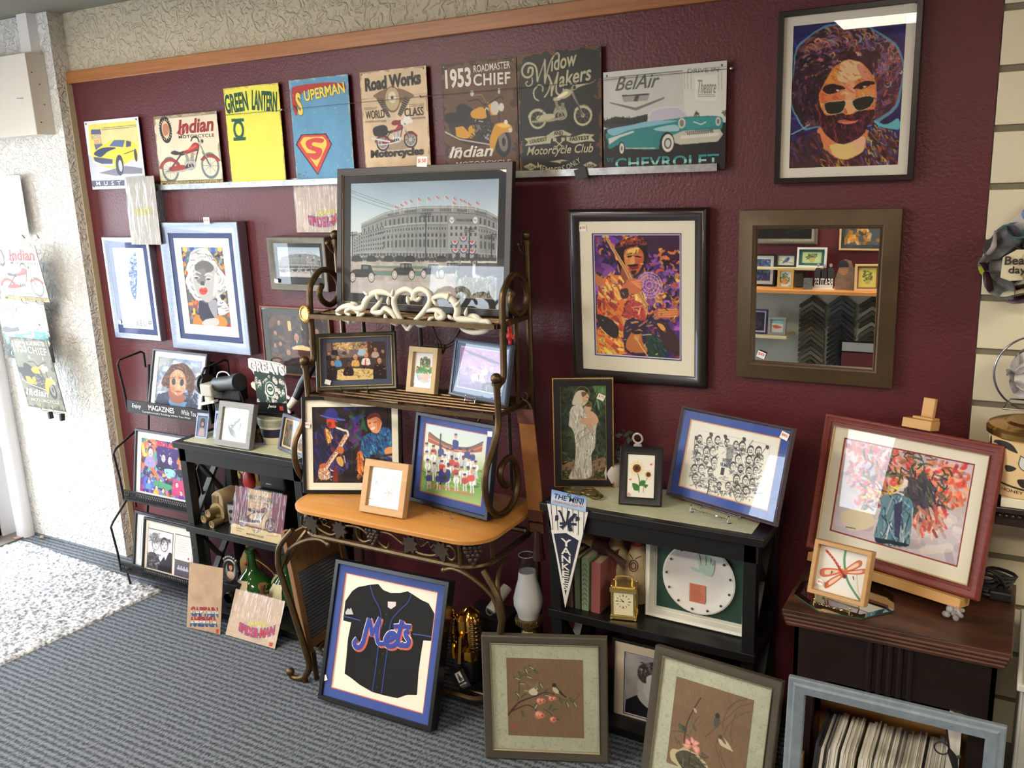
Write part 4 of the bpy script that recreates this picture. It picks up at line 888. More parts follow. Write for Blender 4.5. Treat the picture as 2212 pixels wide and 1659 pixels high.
def pic_shells(w, h):
    c = Cv(w, h, (240,238,228), quad='718 658 985 700 938 1033 672 985', d=620)
    for x, y, r, q in ((805,750,32,(226,196,150)),(770,790,30,(206,206,180)),(850,770,26,(200,206,206)),(885,770,30,(206,190,180)),(920,820,28,(226,200,150)),(900,860,26,(206,216,206)),(765,840,24,(216,206,196)),(790,880,24,(196,206,196)),(830,940,24,(226,206,150)),(880,900,22,(230,206,180)),(750,800,20,(150,176,170)),(820,820,20,(230,190,160))):
        c.E((x,y), r, q, r*.85); [c.L([(x,y+r*.7),(x+r*.8*math.sin(a),y-r*.7*math.cos(a))], tuple(k*.82 for k in q), 3) for a in (-.8,-.4,0,.4,.8)]
    for k in range(5): t = k*1.2566-.4; c.L([(852,885),(852+36*math.sin(t),885-36*math.cos(t))], (216,120,100), 11, tp=.7)
    return c
def pic_team(w, h):
    c = Cv(w, h, (190,206,170), quad='1150 270 1722 372 1660 1040 1088 885', d=560).G([(0,(196,212,222)),(.3,(206,214,196)),(.55,(150,180,110)),(.75,(106,150,76)),(1,(150,180,110))])
    c.P('1170 360 1400 480 1560 490 1680 440 1670 530 1540 545 1390 530 1165 440', (156,84,66)).L('1180 355 1300 440 1450 490 1560 490 1680 440', (90,90,90), 14, sm=1).L('1170 400 1400 510 1560 520 1672 480', (200,150,120), 6, sm=1)
    c.D(90, [(84,132,60),(120,160,80)], 60, 10, '1100 700 1670 880', .2)
    for row, (y0, n) in enumerate(((470,8),(540,9),(620,8),(710,6))):
        for i in range(n):
            x = 1150+row*6+i*(500/n)+c.rs.uniform(-10,10); y = y0+i*9+c.rs.uniform(-18,18); s = 20
            k = [(226,224,222),(60,66,130),(190,190,196),(226,226,226),(190,70,60)][c.rs.randint(5)]
            c.L([(x-9,y+70),(x-12,y+150)], (206,206,210), 15); c.L([(x+9,y+70),(x+14,y+150)], (206,206,210), 15); c.B([(x-22,y+80),(x-26,y+36),(x,y+22),(x+26,y+36),(x+22,y+80)], k)
            c.E((x,y+6), 15, [(214,166,136),(120,80,60),(206,150,120)][c.rs.randint(3)], 19); c.P([(x-16,y+2),(x-14,y-14),(x+12,y-16),(x+16,y+2)], (50,56,110)); c.E((x-5,y+6),2.5,(30,20,20)); c.E((x+6,y+6),2.5,(30,20,20)); c.L([(x-6,y+82),(x+6,y+40)], (60,64,110), 4)
    c.B('1395 430 1420 420 1450 440 1440 500 1400 500', (50,60,130)).E((1424,385), 17, (206,160,130), 22).P('1408 376 1416 360 1436 362 1440 380', (60,80,150)); c.L('1285 370 1275 520', (56,60,90), 16)
    c.B('1270 700 1320 690 1370 710 1360 800 1300 820 1262 790', (50,60,120)).E((1318,700), 18, (206,160,130), 22).E((1318,772), 22, (60,50,44)); c.L('1280 820 1275 830', (40,40,60), 20)
    c.B('1530 760 1590 750 1600 800 1540 810', (200,80,70)).E((1575,720), 15, (206,150,120), 18)
    c.T('The 1986 World Champions', [(1170,868),(1578,968)], 62, (216,130,100), bold=.004); return c
def pic_robed(w, h):
    c = Cv(w, h, (44,58,40), quad='360 180 695 170 720 865 375 862', d=620)
    c.D(500, [(30,42,30),(54,74,48),(24,32,26),(70,86,60),(40,60,44)], 40, 16, '360 170 720 865', curl=.4); c.B('600 170 690 170 695 320 640 260', (90,130,80)).D(40, [(110,150,100),(50,70,50)], 50, 6, '630 175 692 300', 1.5)
    c.B('372 780 450 730 560 740 680 700 720 730 720 865 375 862', (150,120,92)).D(120, [(170,140,110),(96,90,60),(60,76,44),(130,104,80)], 30, 9, '372 720 720 865'); c.D(60, [(40,56,34),(70,84,48)], 26, 7, '375 800 480 862'); c.D(50, [(40,56,34),(70,84,48)], 26, 7, '620 800 718 862')
    c.E((525,238), 54, (150,130,90), 54, ring=4)
    c.B('450 310 480 230 530 215 572 250 560 300 520 330 490 320', (212,204,186)); c.B('525 240 560 240 572 270 556 300 528 290', (216,176,146)).B('520 226 560 230 550 248 526 260', (120,84,56)); c.L('556 262 566 264', (70,50,40), 4)
    rb = '430 430 440 350 480 320 530 330 560 360 600 380 640 430 630 500 625 620 600 680 606 800 590 850 520 862 430 858 470 760 480 640 470 540 450 490 428 470'
    c.B(rb, (206,204,192)); c.cl(rb); c.D(200, [(226,224,212),(180,180,168),(150,152,142),(214,210,198)], 70, 8, '428 320 640 862', 1.5); c.L('500 520 590 470 600 500 520 560 480 600', (160,160,148), 8, sm=1); c.cl()
    c.E((560,320), 36, (150,130,90), 36, ring=3); c.E((566,340), 26, (216,174,142), 30).B('540 320 570 308 592 330 560 328', (110,76,50)); c.B('560 370 600 362 640 400 645 440 600 470 565 430', (214,170,140)).B('510 430 560 410 620 420 600 445 530 455', (210,166,134)); c.B('570 460 600 450 592 500 575 500', (206,160,130))
    return c.W(.008, 24)
def pic_sunflower(w, h):
    c = Cv(w, h, (240,238,226), quad='856 675 1058 682 1045 997 843 985', d=700)
    c.L('935 955 940 870 925 810', (70,120,50), 7, sm=1).L('970 958 974 900 1000 850', (90,130,60), 4, sm=1)
    for s in ('887 890 900 940 938 938 930 900', '940 905 950 870 985 872 975 905', '972 905 985 925 1005 905 990 896'): c.B(s, (70,130,56)).B(s, (50,104,44), .3)
    for x, y, r, r2 in ((922,780,64,26),(1008,825,36,16)):
        for k in range(22): t = k*.2856; c.B([(x+r2*.8*math.cos(t-.12),y+r2*.8*math.sin(t-.12)),(x+r*math.cos(t),y+r*math.sin(t)),(x+r2*.8*math.cos(t+.12),y+r2*.8*math.sin(t+.12))], (232,176,36) if k % 2 else (240,200,70))
        c.E((x,y), r2*1.15, (96,56,34)).E((x,y), r2*.7, (70,40,28)).E((x,y), r2*.85, (150,90,50), ring=3)
    for x, y in ((1030,750),(872,862)): c.E((x,y), 10, (216,120,90), 7).E((x+9,y-6), 9, (230,190,170), 5, 30)
    c.T('Eti', [(846,978),(874,984)], 24, (200,70,60), shear=.3); return c
def pic_caricature(w, h):
    c = Cv(w, h, (232,230,218), quad='1300 410 1980 545 1875 1120 1198 930', d=600); k = (50,50,52)
    c.L('1345 485 1905 595 1845 1000', (190,188,178), 3).L('1345 485 1320 560', (190,188,178), 3)
    for r in range(5):
        for i in range(8 if r < 4 else 7):
            x = 1360-r*12+i*66+c.rs.uniform(-12,12)-(r % 2)*20; y = 545+r*82+i*15+c.rs.uniform(-14,14)
            if 1500 < x < 1600 and 640 < y < 860: continue
            s = c.rs.uniform(.85,1.15)
            c.D(24, [k,(110,110,108),(226,224,214),(80,80,80)], 24, 5, [(x-32,y+22),(x+32,y+78)]); c.E((x,y), 25*s, k, 33*s); c.E((x+2,y+7), 20*s, (228,226,214), 25*s); c.L([(x-10,y-1),(x-3,y-2)], k, 5).L([(x+6,y-2),(x+13,y)], k, 5); c.L([(x+2,y+2),(x+4,y+12)], (130,130,126), 4)
            if c.rs.rand() > .4: c.L([(x-9,y+17),(x+12,y+17)], k, 7)
            else: c.E((x+1,y+20), 8, (240,238,230), 5).L([(x-7,y+18),(x+9,y+18)], k, 2)
            if c.rs.rand() > .6: c.B([(x-14,y+18),(x,y+26),(x+16,y+18),(x+6,y+38),(x-8,y+38)], k)
    for s in ('1320 545 1310 700', '1545 530 1570 610', '1700 548 1650 600', '1880 600 1800 720', '1440 515 1450 560', '1770 560 1740 600'): c.L(s, k, 5)
    for x, y in ((1330,550),(1555,535),(1700,552),(1880,612),(1445,520)): c.B([(x-12,y-14),(x+12,y-10),(x+10,y+18),(x-8,y+14)], k)
    c.B('1570 610 1610 605 1620 650 1590 760 1560 740', (150,150,148)).D(40, [k,(190,190,186),(110,110,108)], 18, 4, '1560 610 1620 760')
    c.T("WE'RE", [(1525,735),(1588,748)], 34, (52,60,96), bold=.02); c.T('NUMBER', [(1510,772),(1590,788)], 34, (52,60,96), bold=.02); c.T('1', [(1510,840),(1536,846)], 60, (44,46,60), bold=.03)
    c.D(90, [k,(120,120,116),(230,228,218)], 24, 4, '1300 850 1560 920', .2); c.D(60, [k,(120,120,116)], 24, 4, '1560 900 1830 1000', .3); return c
def pic_bouquet(w, h):
    c = Cv(w, h, (206,194,200), quad='325 212 908 325 825 805 253 637', d=640).G([(0,(214,190,206)),(.5,(212,206,206)),(1,(206,196,206))])
    c.D(140, [(222,206,200),(196,180,200),(230,220,206),(206,190,196)], 90, 40, '253 212 908 805', .3, al=.5); c.B('300 560 420 540 440 620 330 640', (226,214,180))
    for x0, y0, x1, y1, n in ((340,230,640,420,220),(380,400,520,520,90),(620,320,880,520,230),(620,480,780,620,90)):
        c.D(n, [(206,60,66),(226,96,80),(236,130,96),(190,40,70),(240,170,150),(226,120,60)] if x0 < 600 else [(226,90,60),(236,120,80),(216,60,60),(240,150,110),(236,176,150)], 24, 14, [(x0,y0),(x1,y1)], curl=.6, al=.6)
    c.D(130, [(60,76,50),(90,100,56),(44,50,56),(120,120,60)], 34, 8, '400 270 790 540', curl=.3); c.D(46, [(50,54,66),(60,66,60),(70,60,76)], 60, 22, '600 380 690 540', 1.2).D(60, [(40,46,60),(70,80,90),(90,100,70)], 30, 9, '590 340 760 540', 1.2); c.D(24, [(226,190,60),(236,214,110)], 16, 10, '380 430 560 500')
    v = '482 480 540 472 616 490 628 560 612 650 604 712 540 718 450 690 462 600 478 540'
    c.cl(v, 3).R(400,400,700,800,(96,136,150)); c.D(110, [(70,110,130),(130,176,186),(40,60,80),(206,214,214),(90,120,150)], 80, 7, '448 470 625 720', 1.65); c.P('448 672 605 705 605 722 448 694', (30,44,56)); c.P('540 520 580 500 560 680 540 670', (50,54,90)); c.cl()
    c.D(50, [(226,140,110),(200,80,70),(226,190,180)], 40, 12, '640 520 760 640', 1.2); c.L('318 626 340 630 362 634', (60,50,50), 4); return c.W(.012, 14)
def pic_dragonfly(w, h):
    c = Cv(w, h, (236,234,226), quad='240 690 420 735 388 930 215 865', d=800)
    c.L('328 715 322 760 330 830 352 880 378 922', (90,150,110), 9, sm=1).L('368 800 372 880 384 915', (206,204,160), 4, sm=1)
    for s in ('318 800 370 762 388 765 380 785 330 806', '320 806 400 795 404 808 380 816 325 812', '312 795 250 790 236 805 250 822 310 808', '314 810 262 840 252 864 268 862 320 820'):
        c.B(s, (214,120,80)); c.B([(q-nums(s).mean(0))*.6+nums(s).mean(0) for q in nums(s)], (236,206,180)); c.L(s+' '+' '.join(s.split()[:2]), (196,84,56), 3, sm=1)
    c.L('258 718 285 755 308 798 322 822', (170,50,50), 9, sm=1); [c.E((258+i*8,718+i*11), 4, (220,110,70)) for i in range(8)]; c.E((322,824), 8, (110,40,40)); return c
def pic_wolf(w, h):
    c = Cv(w, h, (240,238,226), quad='1118 728 1352 762 1315 1095 1077 1050', d=700)
    c.E((1225,870), 46, (206,214,216), ring=3).E((1260,880), 50, (222,228,230), 40)
    f = '1145 950 1140 915 1175 905 1195 900 1190 880 1215 870 1240 846 1255 850 1250 880 1262 910 1245 960 1220 1000 1215 1040 1185 1025 1160 1000'
    c.B(f, (120,118,114)); c.cl(f); c.D(110, [(40,40,42),(90,88,86),(206,204,196),(60,60,60)], 30, 6, '1140 845 1262 1040', 1.1); c.cl(); c.B('1140 930 1150 908 1178 904 1180 950 1190 1010 1160 990', (50,48,50)); c.B('1195 930 1230 890 1250 880 1240 940 1215 1000', (214,212,202)).E((1162,922), 9, (226,226,220)).E((1248,852), 8, (30,30,32)).L('1245 858 1238 880', (50,48,50), 6)
    return c
def pic_sunglasses(w, h):
    c = Cv(w, h, (150,158,168), quad='475 205 935 262 850 930 390 850', d=560)
    c.D(260, [(140,150,166),(176,180,180),(120,140,170),(196,194,186),(100,130,176)], 80, 40, '390 205 935 930', al=.6)
    hair = '480 570 510 470 560 380 600 320 660 300 720 290 780 330 830 420 850 500 860 570 820 640 790 740 760 740 740 640 600 640 540 620'
    c.B(hair, (84,52,40)); c.cl(hair); c.D(260, [(110,66,46),(60,36,32),(140,86,60),(40,26,28)], 50, 11, '480 290 870 750', lambda x, y: math.atan2(y-500,x-660)+1.5, curl=.6); c.cl()
    c.P('400 850 420 740 480 690 550 665 600 740 720 770 780 760 830 860 845 925', (40,44,70)).D(70, [(30,32,52),(56,62,96)], 70, 20, '400 680 840 920', .8); c.P('545 800 560 740 620 790 690 800 740 810 700 900 560 870', (90,130,170))
    c.B('556 640 700 700 720 780 650 830 570 790', (140,76,50))
    f = '575 500 600 420 660 375 720 410 745 500 740 600 710 680 660 720 610 700 570 640'
    c.B(f, (206,140,104)); c.cl(f); c.D(110, [(222,160,120),(190,116,84),(170,96,70),(230,180,140)], 36, 12, '560 380 750 720', 1.3, al=.6); c.P('570 480 620 480 610 700 570 690', (176,100,72), .4); c.cl()
    c.B('640 580 665 560 680 620 660 640 638 630', (222,160,120)).B('618 664 650 655 690 664 660 680 630 678', (160,84,72)).L('620 668 690 668', (110,50,44), 4)
    for x, y in ((612,538),(700,546)): c.E((x,y), 31, (34,34,36), 37).E((x,y), 32, (190,180,160), 38, ring=3)
    c.L('640 528 672 532', (190,180,160), 5).L('582 524 570 518', (190,180,160), 4).L('590 486 636 478', (90,52,40), 8).L('676 486 720 490', (90,52,40), 8); return c.W(.01, 18)
def pic_popart(w, h):
    c = Cv(w, h, (90,60,140), d=520); P = [(110,70,170),(60,40,110),(190,60,110),(70,160,140),(226,200,90),(220,110,60),(40,40,70),(150,130,200)]
    c.P('.0 .0 .35 .0 .3 .5 .0 .6', (214,110,80)).D(120, P, .14, .06); c.P('.35 .1 .8 .12 .8 .55 .36 .55', (60,36,110)); c.T('Souls of', [(.34,.1),(.92,.13)], .085, (200,50,70), bold=.02)
    for x, y, s, k in ((.2,.25,.1,(150,140,196)),(.48,.32,.085,(40,36,70)),(.62,.34,.09,(44,40,80)),(.84,.42,.07,(30,30,50)),(.85,.2,.07,(190,120,60))): bust(c, x, y, s, k, (196,196,214) if x < .7 else (206,120,90), (40,36,60))
    c.B('.5 .52 .7 .5 .74 .6 .6 .66', (140,200,200)); c.P('.2 .72 .75 .8 .6 .9 .15 .85', (70,150,110)); c.P('.08 .72 .3 .72 .28 .95 .05 .95', (90,100,190)).P('.7 .66 .95 .68 .95 .98 .68 .95', (190,60,110))
    for x, y, s, k in ((.18,.8,.05,(90,150,190)),(.35,.88,.05,(230,170,60)),(.5,.92,.05,(60,160,150)),(.78,.76,.055,(206,60,120)),(.88,.9,.05,(110,60,150))): bust(c, x, y, s, k, (226,200,190))
    c.D(140, P+[(230,230,230)], .03, .012, al=.9); return c.W(.015, 16)
def grey_head(c, x, y, s, hair, flip=1, wave=1):
    c.E((x,y), s*1.0, hair, s*1.25); c.E((x+flip*s*.06,y+s*.2), s*.74, (206,204,204), s*.98); c.E((x-flip*s*.25,y+s*.3), s*.5, (226,224,224), s*.75, al=.7)
    for k in (-.3,.32): c.E((x+k*s,y+.1*s), s*.12, (40,38,40), s*.06); c.L([(x+(k-.16)*s,y-.08*s),(x+(k+.16)*s,y-.1*s)], (60,56,58), s*.07)
    c.L([(x+.02*s,y+.15*s),(x+.06*s,y+.5*s)], (160,156,158), s*.08); c.B([(x-.2*s,y+.72*s),(x,y+.67*s),(x+.22*s,y+.72*s),(x,y+.82*s)], (70,60,64))
    c.D(60, [hair, tuple(min(255,q+50) for q in hair), tuple(q*.6 for q in hair)], s*.5, s*.1, [(x-s,y-s*1.3),(x+s,y-s*.55)], .3, curl=.6)
def pic_couple(w, h):
    c = Cv(w, h, (206,206,212), quad='345 410 580 465 548 860 320 812', d=640)
    c.B('325 812 330 690 370 660 430 700 450 840', (60,58,64)).D(50, [(40,38,44),(90,88,94),(130,128,134)], 30, 9, '325 670 450 840'); c.B('430 840 470 730 540 660 570 700 550 862', (34,32,38)).P('490 700 540 650 500 740', (214,212,216))
    grey_head(c, 412, 570, 46, (110,106,112)); grey_head(c, 495, 580, 48, (52,48,54), -1); c.E((408,512), 50, (120,116,122), 44); c.D(70, [(150,146,152),(90,86,92)], 20, 6, '362 475 456 540', curl=.8); return c
def pic_quiff(w, h):
    c = Cv(w, h, (176,174,174), quad='1040 210 1290 260 1270 675 1022 600', d=560).N(.15, 3, 2)
    c.P('1022 610 1030 520 1080 482 1130 500 1180 590 1280 600 1275 680', (26,26,28)).B('1080 490 1105 440 1150 560 1230 590 1130 570', (190,188,188))
    c.B('1100 380 1120 340 1200 320 1250 400 1240 520 1200 590 1150 560 1110 470', (206,204,204)).P('1210 330 1260 340 1250 590 1200 590 1215 450', (120,118,118), .8); c.E((1095,420), 18, (190,188,188), 36)
    c.B('1085 350 1095 290 1140 262 1210 258 1270 290 1275 350 1200 330 1130 350 1120 400 1100 390', (70,66,68)); c.D(110, [(40,38,40),(120,116,118),(150,146,148),(60,56,58)], 30, 8, '1090 260 1275 345', .4, curl=.7); c.L('1145 432 1200 445', (40,38,40), 12).B('1150 452 1195 460 1170 470', (50,48,50)).B('1205 460 1225 520 1205 530', (160,158,158)).L('1170 545 1215 560', (90,80,82), 9); return c
def silk(w, h, q):
    c = Cv(w, h, (124,99,75), quad=q, d=620); n = vnoise(c.X*160, c.Y*20, 4, 1); c.a *= (1+.10*(n-.5))[:,:,None]; return c.N(.04, 3, 5)
def pic_branch_birds(w, h):
    c = silk(w, h, '213 257 777 280 788 828 232 797'); br = (66,44,34)
    c.L('230 660 300 580 360 552 430 530 500 505 570 520', br, 13, sm=1, tp=.6).L('240 640 310 610 370 592 420 612 440 640', br, 10, sm=1, tp=.5).L('300 590 310 500 312 430 330 390 390 360', (90,66,48), 6, sm=1).L('500 505 520 480', br, 5).L('490 620 540 650 560 680 610 700', br, 4, sm=1).L('560 520 650 560 720 560 755 515', (90,80,60), 4, sm=1)
    for x, y, a in ((295,405,20),(318,375,60),(360,350,70),(400,330,30),(435,360,40),(380,395,20),(330,440,0),(300,515,50),(345,525,-40),(470,455,60),(515,525,10),(620,565,60),(665,590,70),(700,560,40),(720,590,60),(545,610,-60),(575,628,-20),(340,650,70),(430,600,-60)):
        c.E((x,y), 26, (70,84,60), 9, a); c.E((x+4,y+3), 20, (176,176,140) if (x+y) % 3 else (96,104,76), 4, a)
    for x, y, r in ((462,565,24),(485,562,18),(545,548,18),(570,548,14),(458,660,30),(475,664,22),(560,695,22)): c.E((x,y), r, (206,120,100)).E((x-r*.3,y-r*.2), r*.55, (226,170,150)).E((x+r*.3,y+r*.1), r*.4, (186,76,64))
    c.B('380 495 420 470 450 480 440 520 400 520', (206,200,176)).B('400 470 360 425 420 450', (120,110,90)).B('420 470 450 425 440 480', (130,120,96)).E((450,490), 10, (110,90,70)); c.L('380 495 350 490', (160,150,126), 8)
    c.B('560 470 590 480 620 510 590 514 560 495', (196,188,164)).B('575 455 600 480 655 540 620 520', (60,56,50)).E((568,455), 15, (44,40,38)).L('605 505 655 540', (40,38,36), 9)
    c.L('268 720 298 720 298 744 268 744 268 720', (176,80,66), 5).L('276 732 290 732', (176,80,66), 4); return c
def pic_lotus_birds(w, h):
    c = silk(w, h, '1368 332 1945 518 1890 1100 1300 915')
    c.L('1560 488 1510 560 1465 640 1445 720 1440 790', (50,44,36), 7, sm=1).L('1550 610 1510 660 1480 730', (90,80,60), 5, sm=1).L('1340 705 1420 710 1480 745', (70,60,48), 4, sm=1).L('1385 790 1400 770 1420 830', (70,66,50), 4)
    for s in ('1850 505 1780 560 1740 620 1725 690', '1930 540 1840 560 1780 610 1700 670 1600 750', '1930 590 1830 620 1760 690 1740 740', '1900 510 1810 530 1745 580', '1820 600 1790 700 1800 790', '1720 850 1740 920 1790 980', '1715 830 1710 900 1740 960', '1700 770 1680 800 1700 870'): c.L(s, (86,74,52), 4, sm=1)
    for x, y, r, q in ((1415,680,34,(80,86,66)),(1440,690,26,(60,66,54)),(1490,670,36,(110,104,80)),(1520,690,24,(90,86,66)),(1375,760,22,(96,94,72)),(1520,570,18,(196,180,140))): c.E((x,y), r, q, r*.5, 50, al=.85)
    c.E((1685,650), 24, (84,80,70), 38, 10).E((1688,610), 18, (50,46,42)).L('1690 680 1600 750', (90,78,56), 5); c.B('1700 760 1730 750 1780 800 1800 840 1750 820 1715 800', (196,186,156)).B('1715 745 1740 760 1760 800 1730 780', (110,96,74)).E((1715,750), 16, (80,70,56)); c.L('1770 810 1805 842', (190,180,150), 9)
    c.B('1330 850 1350 825 1400 830 1440 815 1490 840 1560 870 1610 920 1640 990 1600 1040 1480 1010 1380 930 1340 900', (190,178,140)); c.B('1375 860 1440 835 1520 865 1590 930 1610 1000 1480 990 1400 920', (76,74,60)).D(50, [(60,60,50),(96,92,72)], 50, 10, '1400 850 1590 990', .6); c.L('1490 835 1480 940', (44,42,34), 5)
    for s in ('1440 790 1500 800 1470 830 1430 800', '1460 755 1500 800 1450 790', '1490 745 1520 770 1500 810', '1520 770 1560 790 1510 810', '1500 800 1560 820 1550 865 1520 840'): c.B(s, (216,140,126)).B([(q-nums(s).mean(0))*.55+nums(s).mean(0) for q in nums(s)], (228,172,156))
    c.E((1498,795), 9, (110,80,50)); return c
def pic_card(w, h, cloth=(196,150,130), bgc=(120,150,170), hair=(50,36,34), skin=(206,150,120)):
    c = Cv(w, h, bgc, d=1000).N(.1, 5, 2); c.E((.5,.36), .3, hair, .42); bust(c, .5, .36, .3, cloth, skin, hair); c.E((.5,.16), .26, hair, .14); return c
def pic_plain(w, h, cols=((60,70,130),(220,220,226),(40,50,60)), n=120):
    c = Cv(w, h, cols[0], d=240); c.D(n, cols, .2, .08, curl=.4); return c
def pic_bluebird(w, h):
    c = Cv(w, h, (226,224,206), d=300); c.B('.35 .4 .5 .3 .62 .5 .75 .85 .5 .7 .38 .6', (60,90,140)).E((.4,.34), .09, (50,80,130)); c.L('.1 .75 .5 .7 .9 .5', (90,96,70), .03); return c
def pic_vase(w, h, bgc=(206,214,150), k=(90,110,60)):
    c = Cv(w, h, bgc, d=300); c.D(70, [k,(120,130,70),(60,80,50)], .1, .04, '.25 .2 .75 .65', curl=.8); c.E((.5,.75), .16, (190,170,90), .13); return c
# ---------------------------------------------------------------- room shell
def stucco(name, c, sc=26, st=.9):
    m = M(name, c, .85, var=(5, .5), c2=tuple(x*.93 for x in c)); nt = m.node_tree; N = nt.nodes; b = N['Principled BSDF']
    tc = N.new('ShaderNodeTexCoord'); nz = N.new('ShaderNodeTexNoise'); nz.inputs['Scale'].default_value = sc; nz.inputs['Detail'].default_value = 2.5; nz.inputs['Distortion'].default_value = 1.2
    rp = N.new('ShaderNodeValToRGB'); rp.color_ramp.elements[0].position = .40; rp.color_ramp.elements[1].position = .56
    n2 = N.new('ShaderNodeTexNoise'); n2.inputs['Scale'].default_value = sc*4
    mx = N.new('ShaderNodeMath'); mx.operation = 'MULTIPLY_ADD'; mx.inputs[1].default_value = .18
    bp = N.new('ShaderNodeBump'); bp.inputs['Strength'].default_value = st; bp.inputs['Distance'].default_value = .006
    nt.links.new(tc.outputs['Object'], nz.inputs['Vector']); nt.links.new(nz.outputs[0], rp.inputs[0]); nt.links.new(tc.outputs['Object'], n2.inputs['Vector'])
    nt.links.new(n2.outputs[0], mx.inputs[0]); nt.links.new(rp.outputs[0], mx.inputs[2]); nt.links.new(mx.outputs[0], bp.inputs['Height']); nt.links.new(bp.outputs[0], b.inputs['Normal'])
    return m
def carpet_mat():
    m = M('carpet', (96,100,108), .95); nt = m.node_tree; N = nt.nodes; L = nt.links; b = N['Principled BSDF']
    tc = N.new('ShaderNodeTexCoord'); sp = N.new('ShaderNodeSeparateXYZ'); L.new(tc.outputs['Object'], sp.inputs[0])
    def mt(op, a, bb=None, c=None):
        n = N.new('ShaderNodeMath'); n.operation = op
        for i, q in enumerate((a, bb, c)):
            if q is None: continue
            if isinstance(q, (int, float)): n.inputs[i].default_value = q
            else: L.new(q, n.inputs[i])
        return n.outputs[0]
    row = mt('MULTIPLY', sp.outputs[1], 2*math.pi/.026)
    band = mt('MULTIPLY_ADD', mt('SINE', row), .5, .5)
    mp = N.new('ShaderNodeMapping'); mp.inputs['Scale'].default_value = (150, 62, 1); mp.inputs['Rotation'].default_value = (0,0,-.3); L.new(tc.outputs['Object'], mp.inputs[0])
    nz = N.new('ShaderNodeTexNoise'); nz.inputs['Scale'].default_value = 1; nz.inputs['Detail'].default_value = 2; L.new(mp.outputs[0], nz.inputs['Vector'])
    n3 = N.new('ShaderNodeTexNoise'); n3.inputs['Scale'].default_value = 420; L.new(tc.outputs['Object'], n3.inputs['Vector'])
    v = mt('ADD', mt('MULTIPLY', band, .26), mt('MULTIPLY', nz.outputs[0], 1.0)); v = mt('ADD', v, mt('MULTIPLY_ADD', n3.outputs[0], .3, -.15))
    rp = N.new('ShaderNodeValToRGB'); e = rp.color_ramp.elements; e[0].position = .50; e[1].position = .78
    e[0].color = (*lin((104,110,118)), 1); e[1].color = (*lin((46,50,56)), 1)
    L.new(v, rp.inputs[0]); L.new(rp.outputs[0], b.inputs['Base Color'])
    bp = N.new('ShaderNodeBump'); bp.inputs['Strength'].default_value = .8; bp.inputs['Distance'].default_value = .004; bp.invert = True
    L.new(v, bp.inputs['Height']); L.new(bp.outputs[0], b.inputs['Normal']); return m
MAROON = M('maroon_paint', (93,37,43), .42, var=(3, .6), c2=(87,34,40), bump=(95, .55, .0035), spec=.45)
STUC = stucco('cream_stucco', (200,190,164)); STUCW = stucco('white_stucco', (236,233,226), 34, 1.0)
CREAM = M('cream_paint', (196,184,152), .6, bump=(60,.2)); WHITE = M('white_paint', (232,230,226), .5); SLATM = M('slatwall_cream', (232,222,192), .45)
OAK = wood('oak_trim', (186,124,72), (134,80,42), (2,40,40), .4)
XR = 3.2; YB = -3.7; ZC = 2.685; XL = -4.9
def sbox(name, b, m, **k):
    o = struct(MB().box(*b).build(name, m, sm=0, **k)); return o
sbox('floor', (XL-.1, XR+.1, YB-.1, .1, -.06, 0), carpet_mat())
sbox('ceiling', (XL-.1, XR+.1, YB-.1, .1, ZC, ZC+.05), M('ceiling_tile', (128,126,116), .9, bump=(160,.4)))
sbox('wall_back', (-4.02, -.12, 0, .1, 0, 2.40), MAROON)
sbox('wall_upper', (-4.3, XR+.1, .004, .1, 2.40, ZC), STUC)
sbox('wall_slat', (-.12, XR+.1, .006, .1, 0, 2.40), M('slat_groove', (126,118,98), .7))
sbox('trim_1', (-4.035, 2.0, -.02, .01, 2.372, 2.427), OAK, bevel=.003)
sbox('trim_2', (-4.035, -3.998, -.03, .004, 0, 2.368), CREAM)
z = .115; i = 0
while z < 2.4:                                   # slatwall boards with dark grooves between them
    o = sbox('wall_slat_board', (-.117, 2.6, -.004, .006, z+.009, min(z+.1445, 2.4)), SLATM, bevel=.002); z += .1536; i += 1
sbox('wall_pilaster', (XL-.1, -4.003, -.075, .1, 0, ZC), STUCW)
sbox('wall_right', (XR, XR+.1, YB-.1, .1, 0, ZC), WHITE)
GREYW = M('grey_wall', (176,176,166), .8, bump=(120,.15))
struct(MB().box(-3.5, XR+.1, YB-.1, YB, .99, ZC).box(XL-.1, -4.7, YB-.1, YB, .99, ZC).box(-4.7, -3.5, YB-.1, YB, .99, 1.0).box(-4.7, -3.5, YB-.1, YB, 2.1, ZC).build('wall_front', MAROON, sm=0))
w2 = struct(MB().box(-4.7,-4.65,YB-.06,YB+.01,1.0,2.1).box(-3.55,-3.5,YB-.06,YB+.01,1.0,2.1).box(-4.7,-3.5,YB-.06,YB+.01,1.0,1.05).box(-4.7,-3.5,YB-.06,YB+.01,2.05,2.1).build('window_2', WHITE, sm=0)); MB().box(-4.66,-3.54,YB-.04,YB-.035,1.04,2.06).build('window_glass', pane_mat(), w2, sm=0); sbox('wall_front_lower', (XL-.1, XR+.1, YB-.1, YB, 0, .99), GREYW)
